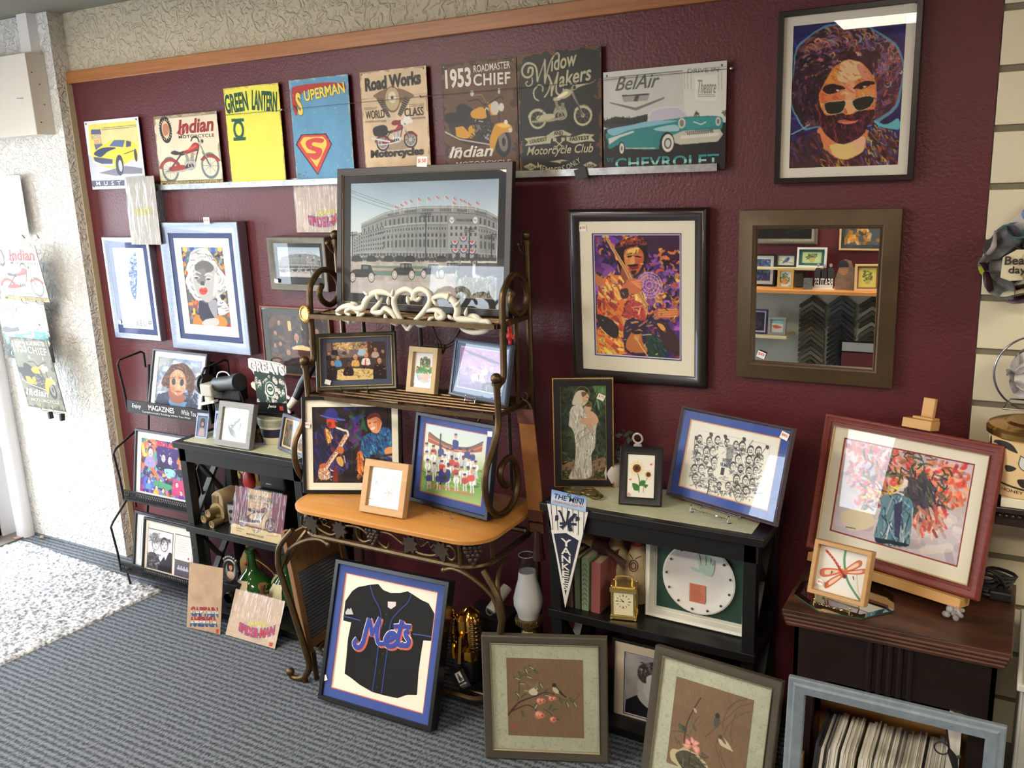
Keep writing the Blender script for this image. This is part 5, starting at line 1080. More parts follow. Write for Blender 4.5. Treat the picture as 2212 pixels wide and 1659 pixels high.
# left wall around the glass door and the shop window
ALU = M('white_aluminium', (214,214,218), .35, .1)
mb = MB(); mb.box(XL-.1, XL, -1.92, -1.10, 0, ZC); mb.box(XL-.1, XL, YB, -2.48, 0, ZC); mb.box(XL-.1, XL, -2.48, -1.92, 0, .5); mb.box(XL-.1, XL, -2.48, -1.92, 2.3, ZC); mb.box(XL-.1, XL, -1.10, -.075, 2.12, ZC)
struct(mb.build('wall_left', STUCW, sm=0))
mb = MB()
for b in ((-1.97,-1.92,.5,2.3),(-2.48,-2.43,.5,2.3)): mb.box(XL-.06, XL, b[0], b[1], b[2], b[3])
mb.box(XL-.06, XL, -2.48, -1.92, .5, .55); mb.box(XL-.06, XL, -2.48, -1.92, 2.25, 2.3)
wn = struct(mb.build('window_1', ALU, sm=0)); MB().box(XL-.035, XL-.03, -2.44, -1.96, .54, 2.26).build('window_glass', pane_mat(), wn, sm=0)
mb = MB(); mb.box(XL-.05, XL+.01, -.20, -.12, 0, 2.12); mb.box(XL-.05, XL+.01, -1.10, -1.04, 0, 2.12); mb.box(XL-.05, XL+.01, -1.10, -.12, 2.06, 2.12)
mb.tube([(XL+.10,-.125,0),(XL+.10,-.125,2.12)], .045, 14)
dr = struct(mb.build('door_1', ALU))
mb = MB(); mb.box(XL-.04, XL, -.27, -.20, .01, 2.06); mb.box(XL-.04, XL, -1.04, -.97, .01, 2.06); mb.box(XL-.04, XL, -1.04, -.20, .01, .17); mb.box(XL-.04, XL, -1.04, -.20, 1.98, 2.06)
mb.build('door_leaf', ALU, dr, sm=0, bevel=.004); MB().box(XL-.022, XL-.017, -.975, -.265, .165, 1.985).build('door_glass', pane_mat(), dr, sm=0)
sbox('trim_threshold', (XL-.05, XL+.13, -1.10, -.10, 0, .008), M('threshold_bronze', (120,112,104), .5, .4))
sbox('ground', (XL-6, XL-.1, -9, 5, -.1, -.03), M('sidewalk', (190,186,178), .9, var=(8,.5)))
mb = MB().box(-4.62, -4.065, -.17, -.075, 2.145, 2.505)
bx = mb.build('meter_cover', M('painted_board', (214,208,198), .55), sm=0, bevel=.002); tag(bx, 'white boxed-in cover high on the textured pilaster beside the door', 'cover box')
for y, zz in ((-.15,2.42),(-.12,2.37),(-.11,2.28),(-.14,2.20)): MB().ball((-4.064,y,zz), .003).build('screw_head', M('dark_screw', (70,62,52), .5), bx)
MB().tube([(-4.13,-.17,2.31),(-4.13,-.20,2.309)], .0022).build('nail', M('steel', (190,190,188), .3, .9), bx)
struct(MB().slab([(-4.20,-.075),(-4.17,-.115),(-4.095,-.115),(-4.083,-.075)], 2.507, ZC).build('trim_duct', WHITE, sm=0))

# ---------------------------------------------------------------- ceiling lights (fluorescent troffers)
for k, (x, y) in enumerate(((-.36,-3.28),(-3.0,-1.75),(1.9,-1.9),(-3.0,-3.2))):
    r = thing('ceiling_light', ['recessed fluorescent ceiling light behind the camera, mirrored in the curly hair portrait', 'recessed fluorescent ceiling light near the shop window', 'recessed fluorescent ceiling light by the slatted wall', 'recessed fluorescent ceiling light in the corner behind the camera'][k], 'ceiling light', (x, y, ZC), (0,0,0), 'ceiling lights')
    mb = MB()
    for b in ((-.62,.62,-.25,-.235),(-.62,.62,.235,.25),(-.62,-.605,-.235,.235),(.605,.62,-.235,.235)): mb.box(b[0],b[1],b[2],b[3],-.012,0)
    mb.build('trim_frame', WHITE, r, sm=0)
    MB().box(-.605,.605,-.235,.235,-.008,-.002).build('diffuser', M('lamp_diffuser', (255,255,255), .6, em=((255,242,218), TROFFER)), r, sm=0)

# ---------------------------------------------------------------- doormat
def mat_mesh():
    A, B_, C_, D_ = (np.array(q) for q in ((-4.74,-.185),(-3.49,-.265),(-3.575,-1.62),(-4.82,-1.54)))
    nu, nv = 210, 230; U, V = np.meshgrid(np.linspace(0,1,nu), np.linspace(0,1,nv))
    X = (A[0]*(1-U)+B_[0]*U)*(1-V)+(D_[0]*(1-U)+C_[0]*U)*V; Y = (A[1]*(1-U)+B_[1]*U)*(1-V)+(D_[1]*(1-U)+C_[1]*U)*V
    n = vnoise(X*70+300, Y*70+300, 5, 2); e = np.minimum(np.minimum(U,1-U), np.minimum(V,1-V))
    Z = .006+.009*np.clip((n-.3)*2,0,1); Z = np.where(e < .004, .0, Z)
    mb = MB(); mb.v = [tuple(q) for q in np.stack([X,Y,Z],-1).reshape(-1,3)]
    mb.f = [(j*nu+i, (j+1)*nu+i, (j+1)*nu+i+1, j*nu+i+1) for j in range(nv-1) for i in range(nu-1)]; mb.m = [0]*len(mb.f); return mb
m = M('mat_loops', (206,206,208), .95, var=(60, .3, 1), c2=(104,104,110)); 
tag(mat_mesh().build('door_mat', m, sm=180), 'pale looped doormat lying on the carpet inside the glass door', 'doormat')
for k, (x, y, a) in enumerate(((-4.78,-.19,.4),(-4.66,-.12,-.3))):
    mb = MB(); mb.add([(-.03,0,.004),(0,-.012,.002),(.03,0,.008),(0,.012,.009),(0,0,.012)], [(0,1,4),(1,2,4),(2,3,4),(3,0,4)])
    o = mb.build('dry_leaf', M('dry_leaf', (150,110,80), .8)); o.location = (x, y, .009); o.rotation_euler = (0,0,a); tag(o, ['dry brown leaf on the threshold by the door post', 'dry brown leaf on the carpet against the pilaster foot'][k], 'leaf')
# ---------------------------------------------------------------- what hangs and stands on the wall
STEEL = M('steel', (190,190,188), .3, .9); GALV = M('galvanised_rail', (178,180,178), .35, .85, var=(30,.5))
mb = MB()
for x0, x1 in ((-3.52, -.875),):
    mb.box(x0, x1, -.032, 0, 1.872, 1.875); mb.box(x0, x1, -.0335, -.032, 1.872, 1.895); mb.box(x0, x1, -.002, 0, 1.872, 1.90)
tag(mb.build('sign_rail', GALV, sm=0), 'long galvanised channel on the maroon wall holding the row of tin signs', 'rail')
mb = MB(); mb.bar((-1.33,-.036,1.893),(-1.33,-.036,1.862), .032, .004, (0,1,0)); mb.box(-1.352,-1.308,-.040,-.036,1.858,1.893)
o = mb.build('rail_clip', M('dark_tape', (62,62,60), .7), sm=0); o.rotation_euler = (0, rad(18), 0); o.location = (0,0,0)
b_ = Matrix.Translation((-1.34,0,1.878)) @ Matrix.Rotation(rad(-14),4,'Y') @ Matrix.Translation((1.33,0,-1.875)); o.matrix_world = b_
tag(o, 'dark grey clip folded over the metal rail under the black club sign', 'clip')
mb = MB(); mb.tube([(-3.0,-.027,2.168),(-2.0,-.027,2.172),(-.84,-.027,2.172)], .0008, 5)
tag(mb.build('retaining_wire', M('dark_wire', (80,76,70), .5), sm=60), 'thin wire stretched across the row of tin signs', 'wire')
for k, (x, zz) in enumerate(((-2.665,2.170),(-1.985,2.172),(-.835,2.172))):
    mb = MB(); mb.tube([(x,0,zz),(x,-.03,zz)], .0016, 6); mb.ball((x,-.03,zz), .005, n=8)
    tag(mb.build('nail', STEEL), ['nail between the yellow and the blue sign', 'nail between the cream engine sign and the brown sign', 'nail at the upper right of the turquoise car sign'][k]+' on the maroon wall', 'nail')
def on_rail(name, label, x, z, w, h, art, **k): return tin_sign(name, label, (x, -.022, z), w, h, art(w, h), ln=k.pop('ln', .8), group='tin signs along the rail', **k)
on_rail('tin_sign', 'tin sign with a yellow sports car and blue bonnet, leftmost of the row', -3.733, 1.885, .382, .312, sign_car_yellow, edge=M('white_edge', (220,222,228), .4))
on_rail('tin_sign', 'cream tin sign with a red motorcycle and round emblem, on the wall rail', -3.243, 1.884, .397, .306, sign_scout)
on_rail('tin_sign', 'tall yellow tin sign with green lettering on the wall rail', -2.837, 1.880, .311, .396, sign_yellow_hero)
on_rail('tin_sign', 'tall blue tin sign with red and yellow lettering and shield', -2.474, 1.880, .302, .399, sign_blue_hero)
on_rail('tin_sign', 'cream tin sign with a V engine over a maroon touring motorcycle', -2.113, 1.880, .306, .399, sign_roadworks)
on_rail('tin_sign', 'brown tin sign with a yellow and black motorcycle, on the wall rail', -1.740, 1.878, .308, .397, sign_chief, edge=M('dark_tin', (60,46,38), .5, .4))
on_rail('tin_sign', 'black tin sign with cream club lettering and rusty edges', -1.426, 1.878, .314, .403, sign_widow, edge=M('rust_tin', (120,76,48), .6, .3))
on_rail('tin_sign', 'wide tin sign with a turquoise convertible, at the right end of the wall rail', -1.058, 1.878, .413, .319, sign_belair, yw=-1.2)
tin_sign('tin_sign', 'small shrink wrapped tin sign with yellow lettering, tucked over the two blue pictures', (-3.545,-.058,1.630), .20, .305, sign_wrapped_green(.20,.305), ln=1, wrap=1)
tin_sign('tin_sign', 'square pink tin sign in wrap hanging under the rail beside the big stadium picture', (-2.509,-.016,1.682), .29, .204, sign_spider(.29,.204,1), ln=1.5, wrap=1)

SILVER = M('brushed_silver_blue', (172,180,196), .28, .75, var=(6,.8,5), c2=(122,130,150), stretch=(2,30,30)); BLACKF = M('black_lacquer', (17,16,17), .3); BLACKM = M('black_satin', (22,21,23), .45)
NAVY = (62,76,122); CREAMC = (236,230,212)
frame('framed_picture', 'narrow silver framed picture of a pale blue word map, nearest the pilaster', 'picture', (-3.726,-.037,1.170), .5, 0, .332, .492, .026, .034, SILVER, [(.030,.026,.026,NAVY),(.006,.006,.006,(206,212,226))], pic_map, 'bevel', tg=[(-.125,.075,.004,.016,20)])
frame('framed_picture', 'silver framed portrait of a platinum blonde woman with bright red lips', 'picture', (-3.212,-.052,1.146), -1, 0, .512, .584, .05, .05, SILVER, [(.026,.022,.024,NAVY),(.045,.04,.045,(232,230,226))], pic_blonde, 'bevel', rec=.014, tg=[(.085,.575,-.012,.03,0,'$150')])
TAUPE = M('taupe_frame', (112,104,90), .45, var=(20,.6))
frame('framed_picture', 'small taupe framed stadium photograph on the wall above the dark courtroom picture', 'picture', (-2.631,-.062,1.444), 0, 0, .319, .222, .026, .06, TAUPE, [(.016,.016,.030,(36,36,40))], lambda w, h: pic_stadium(w, h), 'bevel', rec=.014, tg=[(-.128,.03,.002,.017,15)])
frame('framed_picture', 'thin wood framed dark painting of men in a courtroom, behind the metal rack', 'picture', (-2.717,-.022,1.065), 0, .5, .394, .301, .008, .02, wood('reddish_wood', (140,92,72), (106,64,50)), [(.028,.03,.034,(48,50,50))], pic_council, 'flat', rec=.006)
frame('framed_picture', 'black framed painting of a curly haired bearded man in sunglasses', 'picture', (-.504,-.034,1.828), 1.5, 0, .386, .487, .016, .03, BLACKF, [(.026,.026,.028,(232,228,212))], pic_curly, 'flat', tg=[(.158,.466,.006,.022,-8,'$85',(232,228,212))])
BURL = M('black_burl', (40,28,26), .35, var=(60,.6), c2=(24,20,20), coat=.3)
frame('framed_picture', 'thick black framed painting of a guitarist in orange and purple', 'picture', (-1.146,-.038,1.166), 1.2, -1, .485, .594, .040, .034, BURL, [(.045,.04,.05,(236,230,208)),(.004,.004,.004,(70,66,130)),(.003,.003,.003,(220,214,214))], pic_guitarist, 'cushion', tg=[(-.19,.52,.008,.022,0,'$135')])
BRONZE = M('antique_bronze', (98,78,52), .42, .4, var=(9,.7,6), c2=(66,52,34))
r = frame('wall_mirror', 'mirror in a wide bronze frame on the maroon wall', 'mirror', (-.568,-.038,1.220), 0, 0, .470, .529, .056, .036, BRONZE, (), None, 'reverse', glass=False, rec=.012, tg=[(-.158,.068,.004,.021,20,'$85')])
MB().box(-.18,.18,.0115,.013,.055,.474).build('mirror_glass', M('mirror_silver', (236,238,236), .0, 1.0), r, sm=0)

# signs hanging on the pilaster beside the door
tin_sign('tin_sign', 'bright white tin sign at the top of the column of signs by the door', (-4.43,-.12,1.677), .2, .29, sign_white(.2,.29), edge=M('white_edge', (220,222,228), .4), ro=.25)
tin_sign('tin_sign', 'cream tin sign with a red motorcycle hanging by the door in a wire hanger', (-4.34,-.18,1.356), .373, .281, sign_scout(.373,.281), ln=-6.8)
tin_sign('tin_sign', 'white tin sign with a pale blue car hanging by the door, half covered', (-4.437,-.15,1.041), .40, .308, sign_belair(.40,.308), ln=-2, ro=.2)
tin_sign('tin_sign', 'olive brown tin sign with a yellow motorcycle, lowest of those by the door', (-4.264,-.215,.813), .309, .374, sign_chief(.309,.374,(104,104,88)), ln=-6.4, edge=M('dark_tin', (60,46,38), .5, .4))
for (lab, x, y, zt, zb, hk) in (('wire plate hanger holding the red motorcycle sign by the door', -4.30, -.185, 1.66, 1.356, .12), ('wire plate hanger with two spring hooks under the lowest sign by the door', -4.235, -.222, 1.22, .813, .10)):
    mb = MB()
    for s in (-1, 1):
        xx = x+s*hk/2; mb.tube([(xx,y-.010,zb+.022),(xx,y-.012,zb+.010),(xx,y-.002,zb-.008),(xx+s*.01,y+.02,zb-.014),(xx,y+.045,zb-.03),(x+s*.01,y+.09,zb-.06)], .0018, 6, sm=4)
        mb.tube([(xx+.007*math.cos(t),y-.011,zb+.022+.007*math.sin(t)) for t in np.linspace(0,6.28,9)], .0014, 5)
        mb.tube([(xx-.02+s*.003,y+.07,zt),(xx-.02,y+.06,zt+.02),(xx-.02-s*.006,y+.07,zt)], .0018, 6, sm=3)
    r = mb.build('plate_hanger', M('brass_wire', (170,150,110), .3, .8)); tag(r, lab, 'plate hanger')
mb = MB()
for s in (-1,1): mb.bar((-4.235+s*.05,-.19,.79),(-4.235+s*.045,-.19,.755), .022, .014)
tag(mb.build('rubber_grip', M('black_rubber', (30,30,34), .7), sm=0), 'pair of black clips on the wire hanger under the lowest sign by the door', 'clip')
# ---------------------------------------------------------------- black wire magazine rack
WIRE = M('black_wire', (22,22,25), .4, .3)
r = thing('magazine_rack', 'black three tier wire magazine rack against the maroon wall, on the doormat corner', 'magazine rack', (-3.40,-.2,0))
tiers = [(.845,-.165,1.115),(.430,-.255,.74),(.085,-.325,.45)]
XA, XB = -3.70, -3.13
for k, (z, y, zt) in enumerate(tiers):
    mb = MB(); mb.box(XA, XB, y-.002, y+.12, z-.002, z)                  # tray floor
    o = mb.build('tray', WIRE, r, world=True, sm=0)
    mb = MB()                                                         # perforated front lip as a lattice
    if k == 0: mb.box(XA, XB, y-.003, y, z, z+.060)
    else:
        for zz in (z, z+.045): mb.box(XA, XB, y-.004, y, zz, zz+.008)
        n = 46
        for i in range(n):
            a = XA+(XB-XA)*i/n; b = XA+(XB-XA)*(i+1)/n
            mb.bar((a,y-.002,z+.006),(b,y-.002,z+.047), .0035, .002, (0,1,0)); mb.bar((b,y-.002,z+.006),(a,y-.002,z+.047), .0035, .002, (0,1,0))
    mb.build('header_strip' if k == 0 else 'perforated_lip', WIRE, r, world=True, sm=0)
    for s, x in ((-1, XA), (1, XB)):
        mb = MB(); mb.tube([(x,y,z),(x,y-.005,z+.10),(x,y-.02,z+.235),(x,y-.006,z+.255),(x,y+.115,zt),(x,y+.13,zt-.01),(x,y+.13,zt-.08)], .0055, 8)
        mb.build('side_loop', WIRE, r, world=True)
    if k == 0:
        MB().box(XB-.004, XB, y+.02, y+.12, z, z+.22).build('end_plate', WIRE, r, world=True, sm=0)
    MB().box(XA+.09, XB-.05, y+.10, y+.104, z, z+.26).build('back_plate', WIRE, r, world=True, sm=0)
mb = MB()
for x in (XA+.02, XB-.02):
    mb.tube([(x,-.30,.012),(x,-.31,.085),(x,-.20,.10),(x,-.13,.43),(x,-.03,1.05)], .006, 8)
mb.build('leg_frame', WIRE, r, world=True)
cv = Cv(.57, .06, (30,30,33), quad='0 0 570 0 570 60 0 60', d=300); k_ = (220,220,214)
cv.T('Enjoy', [(40,40),(108,40)], 26, k_, shear=.3, bold=.01); cv.T('MAGAZINES', [(160,36),(335,36)], 26, k_, bold=.015); cv.T('Complimentary Reading While You Wait', [(110,54),(440,54)], 11, k_); cv.T('While You', [(385,36),(480,36)], 24, k_, shear=.3); cv.T('WAIT', [(480,54),(530,54)], 18, k_, bold=.01)
p = print_mesh('header_lettering', cv, r, 0, 0, 0, ro=.5); p.location = (-3.415+3.40, -.1695+.2, .845)

# pictures standing in the magazine rack
frame('framed_picture', 'black framed portrait of a long haired man in round dark glasses, in the top tier', 'picture', (-3.385,-.165,.850), -2, 15, .382, .306, .010, .022, M('charcoal_frame', (52,54,62), .4), [(.028,.026,.03,(236,236,238))], pic_sunglasses, 'flat')
frame('framed_picture', 'black framed colourful crowd collage in the middle tier of the magazine rack', 'picture', (-3.461,-.235,.434), 0, 11, .40, .338, .010, .022, M('charcoal_frame', (52,54,62), .4), [(.028,.030,.03,(232,232,236))], pic_popart, 'flat')
def pic_blank(w, h): return Cv(w, h, (232,234,240), d=200).N(.03, 3)
frame('framed_picture', 'large blank white mounted frame behind the grey couple photographs, bottom tier', 'picture', (-3.467,-.270,.088), 0, 12, .45, .276, .012, .02, BLACKM, [(.03,.03,.03,(226,228,234))], pic_blank, 'flat')
r = frame('framed_picture', 'black framed grey photograph of a couple with a letter beside it', 'picture', (-3.402,-.306,.090), 0, 12, .36, .272, .010, .018, BLACKM, [(.016,.018,.016,(222,210,198))], lambda w, h: Cv(w, h, (224,212,200), d=200), 'flat')
for nm, x, z0, w, h, fn in (('photo_print', -.068, .035, .17, .185, pic_couple), ('letter_print', .093, .107, .115, .115, None), ('photo_print', .093, .033, .105, .066, None)):
    if fn: cv = fn(w, h)
    elif nm == 'letter_print':
        cv = Cv(w, h, (226,222,214), d=500)
        for i in range(15): cv.L([(.15,.12+i*.048),(.15+.7*cv.rs.uniform(.75,1),.12+i*.048)], (160,156,150), .012)
        cv.E((.82,.88), .05, (180,60,60))
    else:
        cv = Cv(w, h, (84,80,96), d=500)
        for x_ in (.25,.42,.6,.78): bust(cv, x_, .35, .09, (170,166,176), (196,190,196), (50,46,56))
    MB().box(-w/2-.004, w/2+.004, 0, .002, -.004, h+.004).build('bevel_edge', M('dark_bevel', (96,80,66), .7), r, sm=0).location = (x, .0118, z0)
    p = print_mesh(nm, cv, r, 0, 0, 0, ro=.4); p.location = (x, .0110, z0)

# ---------------------------------------------------------------- twin black shelf units with marble tops
BLK = M('black_paint_wood', (15,14,15), .38, bump=(14,.12)); 
MARB = M('green_marble', (204,206,176), .25, var=(14,.8,8), c2=(172,176,146), stretch=(1,2.4,1), coat=.3)
def shelf_unit(label, x0):
    W, D, H = .75, .30, .815; r = thing('shelf_unit', label, 'shelf unit', (x0+W/2,-.21,0)); y0, y1 = -.36, -.06; x1 = x0+W
    mb = MB(); mb.box(x0, x1, y0, y1, H-.030, H-.002); mb.build('top_frame', BLK, r, world=True, sm=0, bevel=.003)
    MB().box(x0+.045, x1-.045, y0+.028, y1-.02, H-.004, H).build('marble_top', MARB, r, world=True, sm=0)
    MB().box(x0+.02, x1-.02, y0+.012, y0+.034, H-.088, H-.030).box(x0+.02, x1-.02, y1-.03, y1-.01, H-.088, H-.030).build('apron', BLK, r, world=True, sm=0)
    for x in (x0+.025, x1-.065):
        for y in (y0+.012, y1-.052): MB().box(x, x+.04, y, y+.04, 0, H-.030).build('leg', BLK, r, world=True, sm=0, bevel=.002)
    for z in (.43, .045):
        MB().box(x0+.02, x1-.02, y0, y1-.01, z-.03, z).build('shelf', BLK, r, world=True, sm=0, bevel=.002)
    for x in (x0+.045, x1-.045):
        for za, zb in ((.44, .78), (.06, .40)):
            for s in (0, 1): MB().bar((x, y0+.03, za if s else zb), (x, y1-.03, zb if s else za), .014, .030, (1,0,0)).build('cross_brace', BLK, r, world=True, sm=0)
    return r
shelf_unit('black shelf unit with marble top between magazine rack and metal rack', -3.17)
shelf_unit('black shelf unit with marble top to the right of the metal rack', -1.365)

# on the left marble top
def holder(lab, x, y, yw, ln, w, h, **k):
    r = thing('card_holder', lab, 'card', (x, y, .8155), (-rad(ln), 0, rad(yw)), 'picture cards in clear holders')
    MB().box(-w/2, w/2, .0012, .006, 0, h).build('clear_case', pane_mat('clear_acrylic', (226,232,244), 1.5, .02, 1.3), r, sm=0, bevel=.001)
    mb = MB()
    for b in ((-w/2,-w/2+.006,0,h),(w/2-.006,w/2,0,h),(-w/2,w/2,h-.012,h),(-w/2,w/2,0,.006)): mb.box(b[0],b[1],.001,.0055,b[2],b[3])
    mb.build('case_rim', M('acrylic_rim', (170,180,214), .2, alpha=.65), r, sm=0)
    print_mesh('card_print', pic_card(w-.018, h-.024, **k), r, 0, .0035, .008, ro=.3); return r
holder('clear upright card holder with a dark haired woman, at the marble top left end', -3.085, -.275, 5, 18, .067, .108, cloth=(206,170,160), bgc=(110,120,130))
holder('blue edged card holder half hidden behind the grey wolf frame', -2.985, -.26, 0, 15, .08, .122, cloth=(206,150,90), bgc=(70,110,180))
holder('card holder with a smiling woman in stripes right of the wolf frame', -2.772, -.250, 14, 18, .074, .102, cloth=(150,100,84), bgc=(46,40,36), hair=(80,48,36))
GREYW_ = wood('grey_washed_wood', (150,150,150), (112,112,114), (2,50,50), .6)
frame('framed_picture', 'grey wood framed howling wolf on the marble top', 'picture', (-2.831,-.336,.821), .4, 17, .199, .188, .024, .026, GREYW_, (), pic_wolf, 'flat', rec=.012, tg=[(-.058,.150,.010,.014,-10,'$20')])
frame('framed_picture', 'dark framed small picture with glare at the right end of the left marble top', 'picture', (-2.545,-.296,.818), -17, 16, .20, .150, .014, .018, M('slate_frame', (74,78,96), .35), [(.008,.008,.008,(206,180,140))], lambda w, h: pic_plain(w, h, ((80,70,66),(120,90,60),(60,80,60),(150,120,90))), 'flat')
# video camera standing on its battery grip
BLKP = M('black_plastic', (28,28,30), .45, bump=(200,.1)); GREYP = M('grey_plastic', (176,174,166), .5)
r = thing('video_camera', 'old black and grey video camera at the back of the left marble top', 'camera', (-3.02,-.17,.815))
mb = MB(); mb.box(-3.06,-2.98,-.20,-.12,.8155,.96); mb.build('base_box', BLKP, r, world=True, sm=0, bevel=.004)
mb = MB(); mb.tube([(-3.06,-.17,1.035),(-2.90,-.20,1.062)], .032, 18); mb.tube([(-2.92,-.197,1.060),(-2.885,-.203,1.066)], .038, 18); mb.build('lens', BLKP, r, world=True)
mb = MB(); mb.tube([(-3.155,-.16,1.022),(-3.135,-.163,1.026)], .048, 20); mb.tube([(-3.135,-.163,1.026),(-3.115,-.166,1.03)], .040, 20); mb.build('eyepiece', BLKP, r, world=True)
mb = MB(); mb.box(-3.125,-3.055,-.215,-.145,.985,1.040); mb.build('body', GREYP, r, world=True, sm=0, bevel=.008)
mb = MB(); mb.box(-3.12,-2.95,-.15,-.10,.96,1.05); mb.build('handle_body', BLKP, r, world=True, sm=0, bevel=.006)
mb = MB(); mb.tube([(-3.085,-.20,.985),(-3.085,-.20,.965)], .02, 14); mb.bar((-3.125,-.215,.950),(-3.04,-.205,.968), .03, .010); mb.build('knob', M('white_plastic', (216,214,206), .5), r, world=True)
mb = MB(); mb.tube([(-3.05,-.18,1.05),(-3.03,-.18,1.09),(-2.98,-.18,1.095),(-2.95,-.18,1.06)], .004, 8, sm=4); mb.build('carry_loop', STEEL, r, world=True)
mb = MB(); mb.tube([(-2.93,-.17,1.03),(-2.91,-.17,.96),(-2.92,-.17,.9),(-2.90,-.17,.83)], .003, 6, sm=4); mb.build('cable', BLKP, r, world=True)
# round tin and the lettered standee on it
r = thing('round_tin', 'round dark tin with a pale marbled lid, behind the card of the smiling woman', 'tin', (-2.735,-.155,.815))
mb = MB(); mb.lathe([(.078,0),(.08,.004),(.08,.03)], n=30, k=1); mb.lathe([(.0805,.03),(.0805,.066)], n=30, k=0); mb.lathe([(.080,.066),(.080,.078)], n=30, k=1); mb.build('tin_body', [M('tin_navy', (34,38,56), .4, .2), M('tin_cream', (206,200,176), .5)], r)
mb = MB(); mb.lathe([(.0,.112),(.080,.110),(.084,.104),(.084,.078),(.0,.078)], n=30); mb.build('lid', M('marbled_lid', (176,176,150), .5, var=(30,.7), c2=(110,110,90)), r)
r = thing('standee', 'cut out team standee with white GREATS lettering on the round tin', 'standee', (-2.745,-.165,.928), (0,0,rad(4)))
MB().box(-.085,.085,-.03,.035,0,.014).build('stand_base', M('gloss_black', (20,20,24), .12), r, sm=0, bevel=.002)
out = nums('-85 12 -75 50 -80 70 -78 95 -104 112 -108 128 -98 136 -86 130 -82 165 -92 186 -110 198 -108 236 -95 240 60 226 92 212 90 180 60 176 78 150 84 120 82 90 98 80 92 72 80 76 74 40 90 20 92 12')/1000.
MB().plate([tuple(q) for q in out], 0, .006).build('cutout_panel', M('white_edge2', (226,226,222), .5), r, sm=0)
cv = Cv(.172, .186, (50,64,60), quad='0 0 172 0 172 186 0 186', d=700)
for _ in range(46): x, y = cv.rs.uniform(5,167), cv.rs.uniform(20,150); cv.E((x,y+10), 9, [(60,90,76),(206,206,200),(40,70,60)][cv.rs.randint(3)], 12); cv.E((x,y), 6, (216,214,210)); cv.E((x+1,y+1), 3, (90,70,60))
cv.P('0 148 172 140 172 186 0 186', (22,26,30)); cv.E((86,82), 30, (206,210,206), 37).E((86,82), 26, (36,70,58), 33).E((86,82), 20, (214,216,212), 26).E((86,80), 16, (36,70,58), 12); cv.T('NY', [(78,84),(94,84)], 8, (216,216,210), bold=.02); cv.T('Jets', [(58,172),(112,170)], 18, (226,226,224), shear=.3, bold=.02); cv.P('128 158 150 156 152 176 130 178', (180,60,60))
p = print_mesh('player_print', cv, r, 0, 0, 0, ro=.35); p.location = (-.002, -.0012, .012); p.scale = (.93,1,.93)
v, f = text_shape('GREATS', 0, .03, 1); lo, hi = v.min(0), v.max(0)
for nm, ex, off, mm in (('letter_backing', .06, -.001, M('letter_grey', (150,150,150), .4)), ('letters', .03, -.003, M('letter_white', (236,236,232), .4))):
    v, f = text_shape('GREATS', 0, ex, 1); q = (v-lo)/(hi-lo); mb = MB()
    mb.add([(-.102+.188*x, off-.001, .186-.012*(x)+.046*y) for x, y in q], f); mb.build(nm, mm, r, sm=0)

# middle shelf of the left unit (z = .43)
TAN = M('tan_leatherette', (150,132,98), .6, bump=(300,.3)); BRASSD = M('old_brass', (150,130,90), .35, .7)
r = thing('movie_camera', 'tan three lens movie camera on the middle shelf', 'camera', (-3.035,-.24,.43))
mb = MB(); mb.plate([(-.035,0),(.035,0),(.035,.10),(.03,.125),(.012,.14),(-.012,.14),(-.03,.125),(-.035,.10)], -.03, .07); mb.build('body', TAN, r, sm=40, bevel=.004)
MB().box(-.028,.012,-.034,-.03,.085,.125).build('viewfinder_plate', BRASSD, r, sm=0, bevel=.002)
mb = MB(); mb.tube([(0,-.03,.045),(0,-.038,.045)], .045, 24); mb.build('lens_turret', TAN, r)
for x, z in ((-.026,.030),(.006,.062),(.022,.014)):
    mb = MB(); mb.lathe([(.0,-.09),(.011,-.09),(.013,-.093),(.017,-.093),(.018,-.085),(.018,-.038),(0,-.038)], (x,0,z), 18, ax='y'); mb.build('lens', BRASSD, r)
r = thing('box_camera', 'small black and silver box camera beside the three lens camera', 'camera', (-2.945,-.235,.43), (0,0,rad(8)))
MB().box(-.035,.035,-.03,.06,.0,.095).build('body', BLKP, r, sm=0, bevel=.003); MB().box(-.032,.0,-.032,-.03,.005,.09).build('face_plate', STEEL, r, sm=0)
for z in (.028,.062): MB().lathe([(0,-.036),(.008,-.036),(.009,-.032)], (-.016,0,z), 14, ax='y').build('lens', BLKP, r)
r = tin_sign('tin_sign', 'shrink wrapped tin sign with an old motorcycle, leaning on the middle shelf', (-2.738,-.346,.432), .295, .203, sign_harley(.295,.203), ln=17, wrap=1)
r = thing('cowboy_figurine', 'small red cowboy figurine standing on a white box on the middle shelf', 'figurine', (-2.94,-.16,.548))
mb = MB(); mb.lathe([(.0,.02),(.026,.022),(.032,.05),(.03,.08),(.016,.098),(0,.1)], n=14, sy=.8); mb.build('red_coat', M('red_glaze', (170,50,44), .4), r)
mb = MB(); mb.ball((0,-.004,.112), .018); mb.build('head', M('skin_glaze', (206,160,120), .4), r)
mb = MB(); mb.lathe([(.034,.118),(.036,.121),(.018,.124),(.016,.138),(.006,.142),(0,.141)], n=16); mb.build('hat', M('hat_brown', (120,90,60), .5), r)
mb = MB(); mb.tube([(-.028,0,.085),(-.048,-.004,.10),(-.05,-.006,.085)], [.009,.007,.010], 8); mb.ball((-.05,-.006,.075), .012, sc=(.8,.6,1.5)); mb.tube([(-.012,0,.022),(-.014,-.006,.004),(-.03,-.014,.006)], .009, 8); mb.tube([(.012,0,.022),(.014,-.006,.004)], .009, 8); mb.build('limbs', M('cream_glaze', (216,190,120), .4), r)
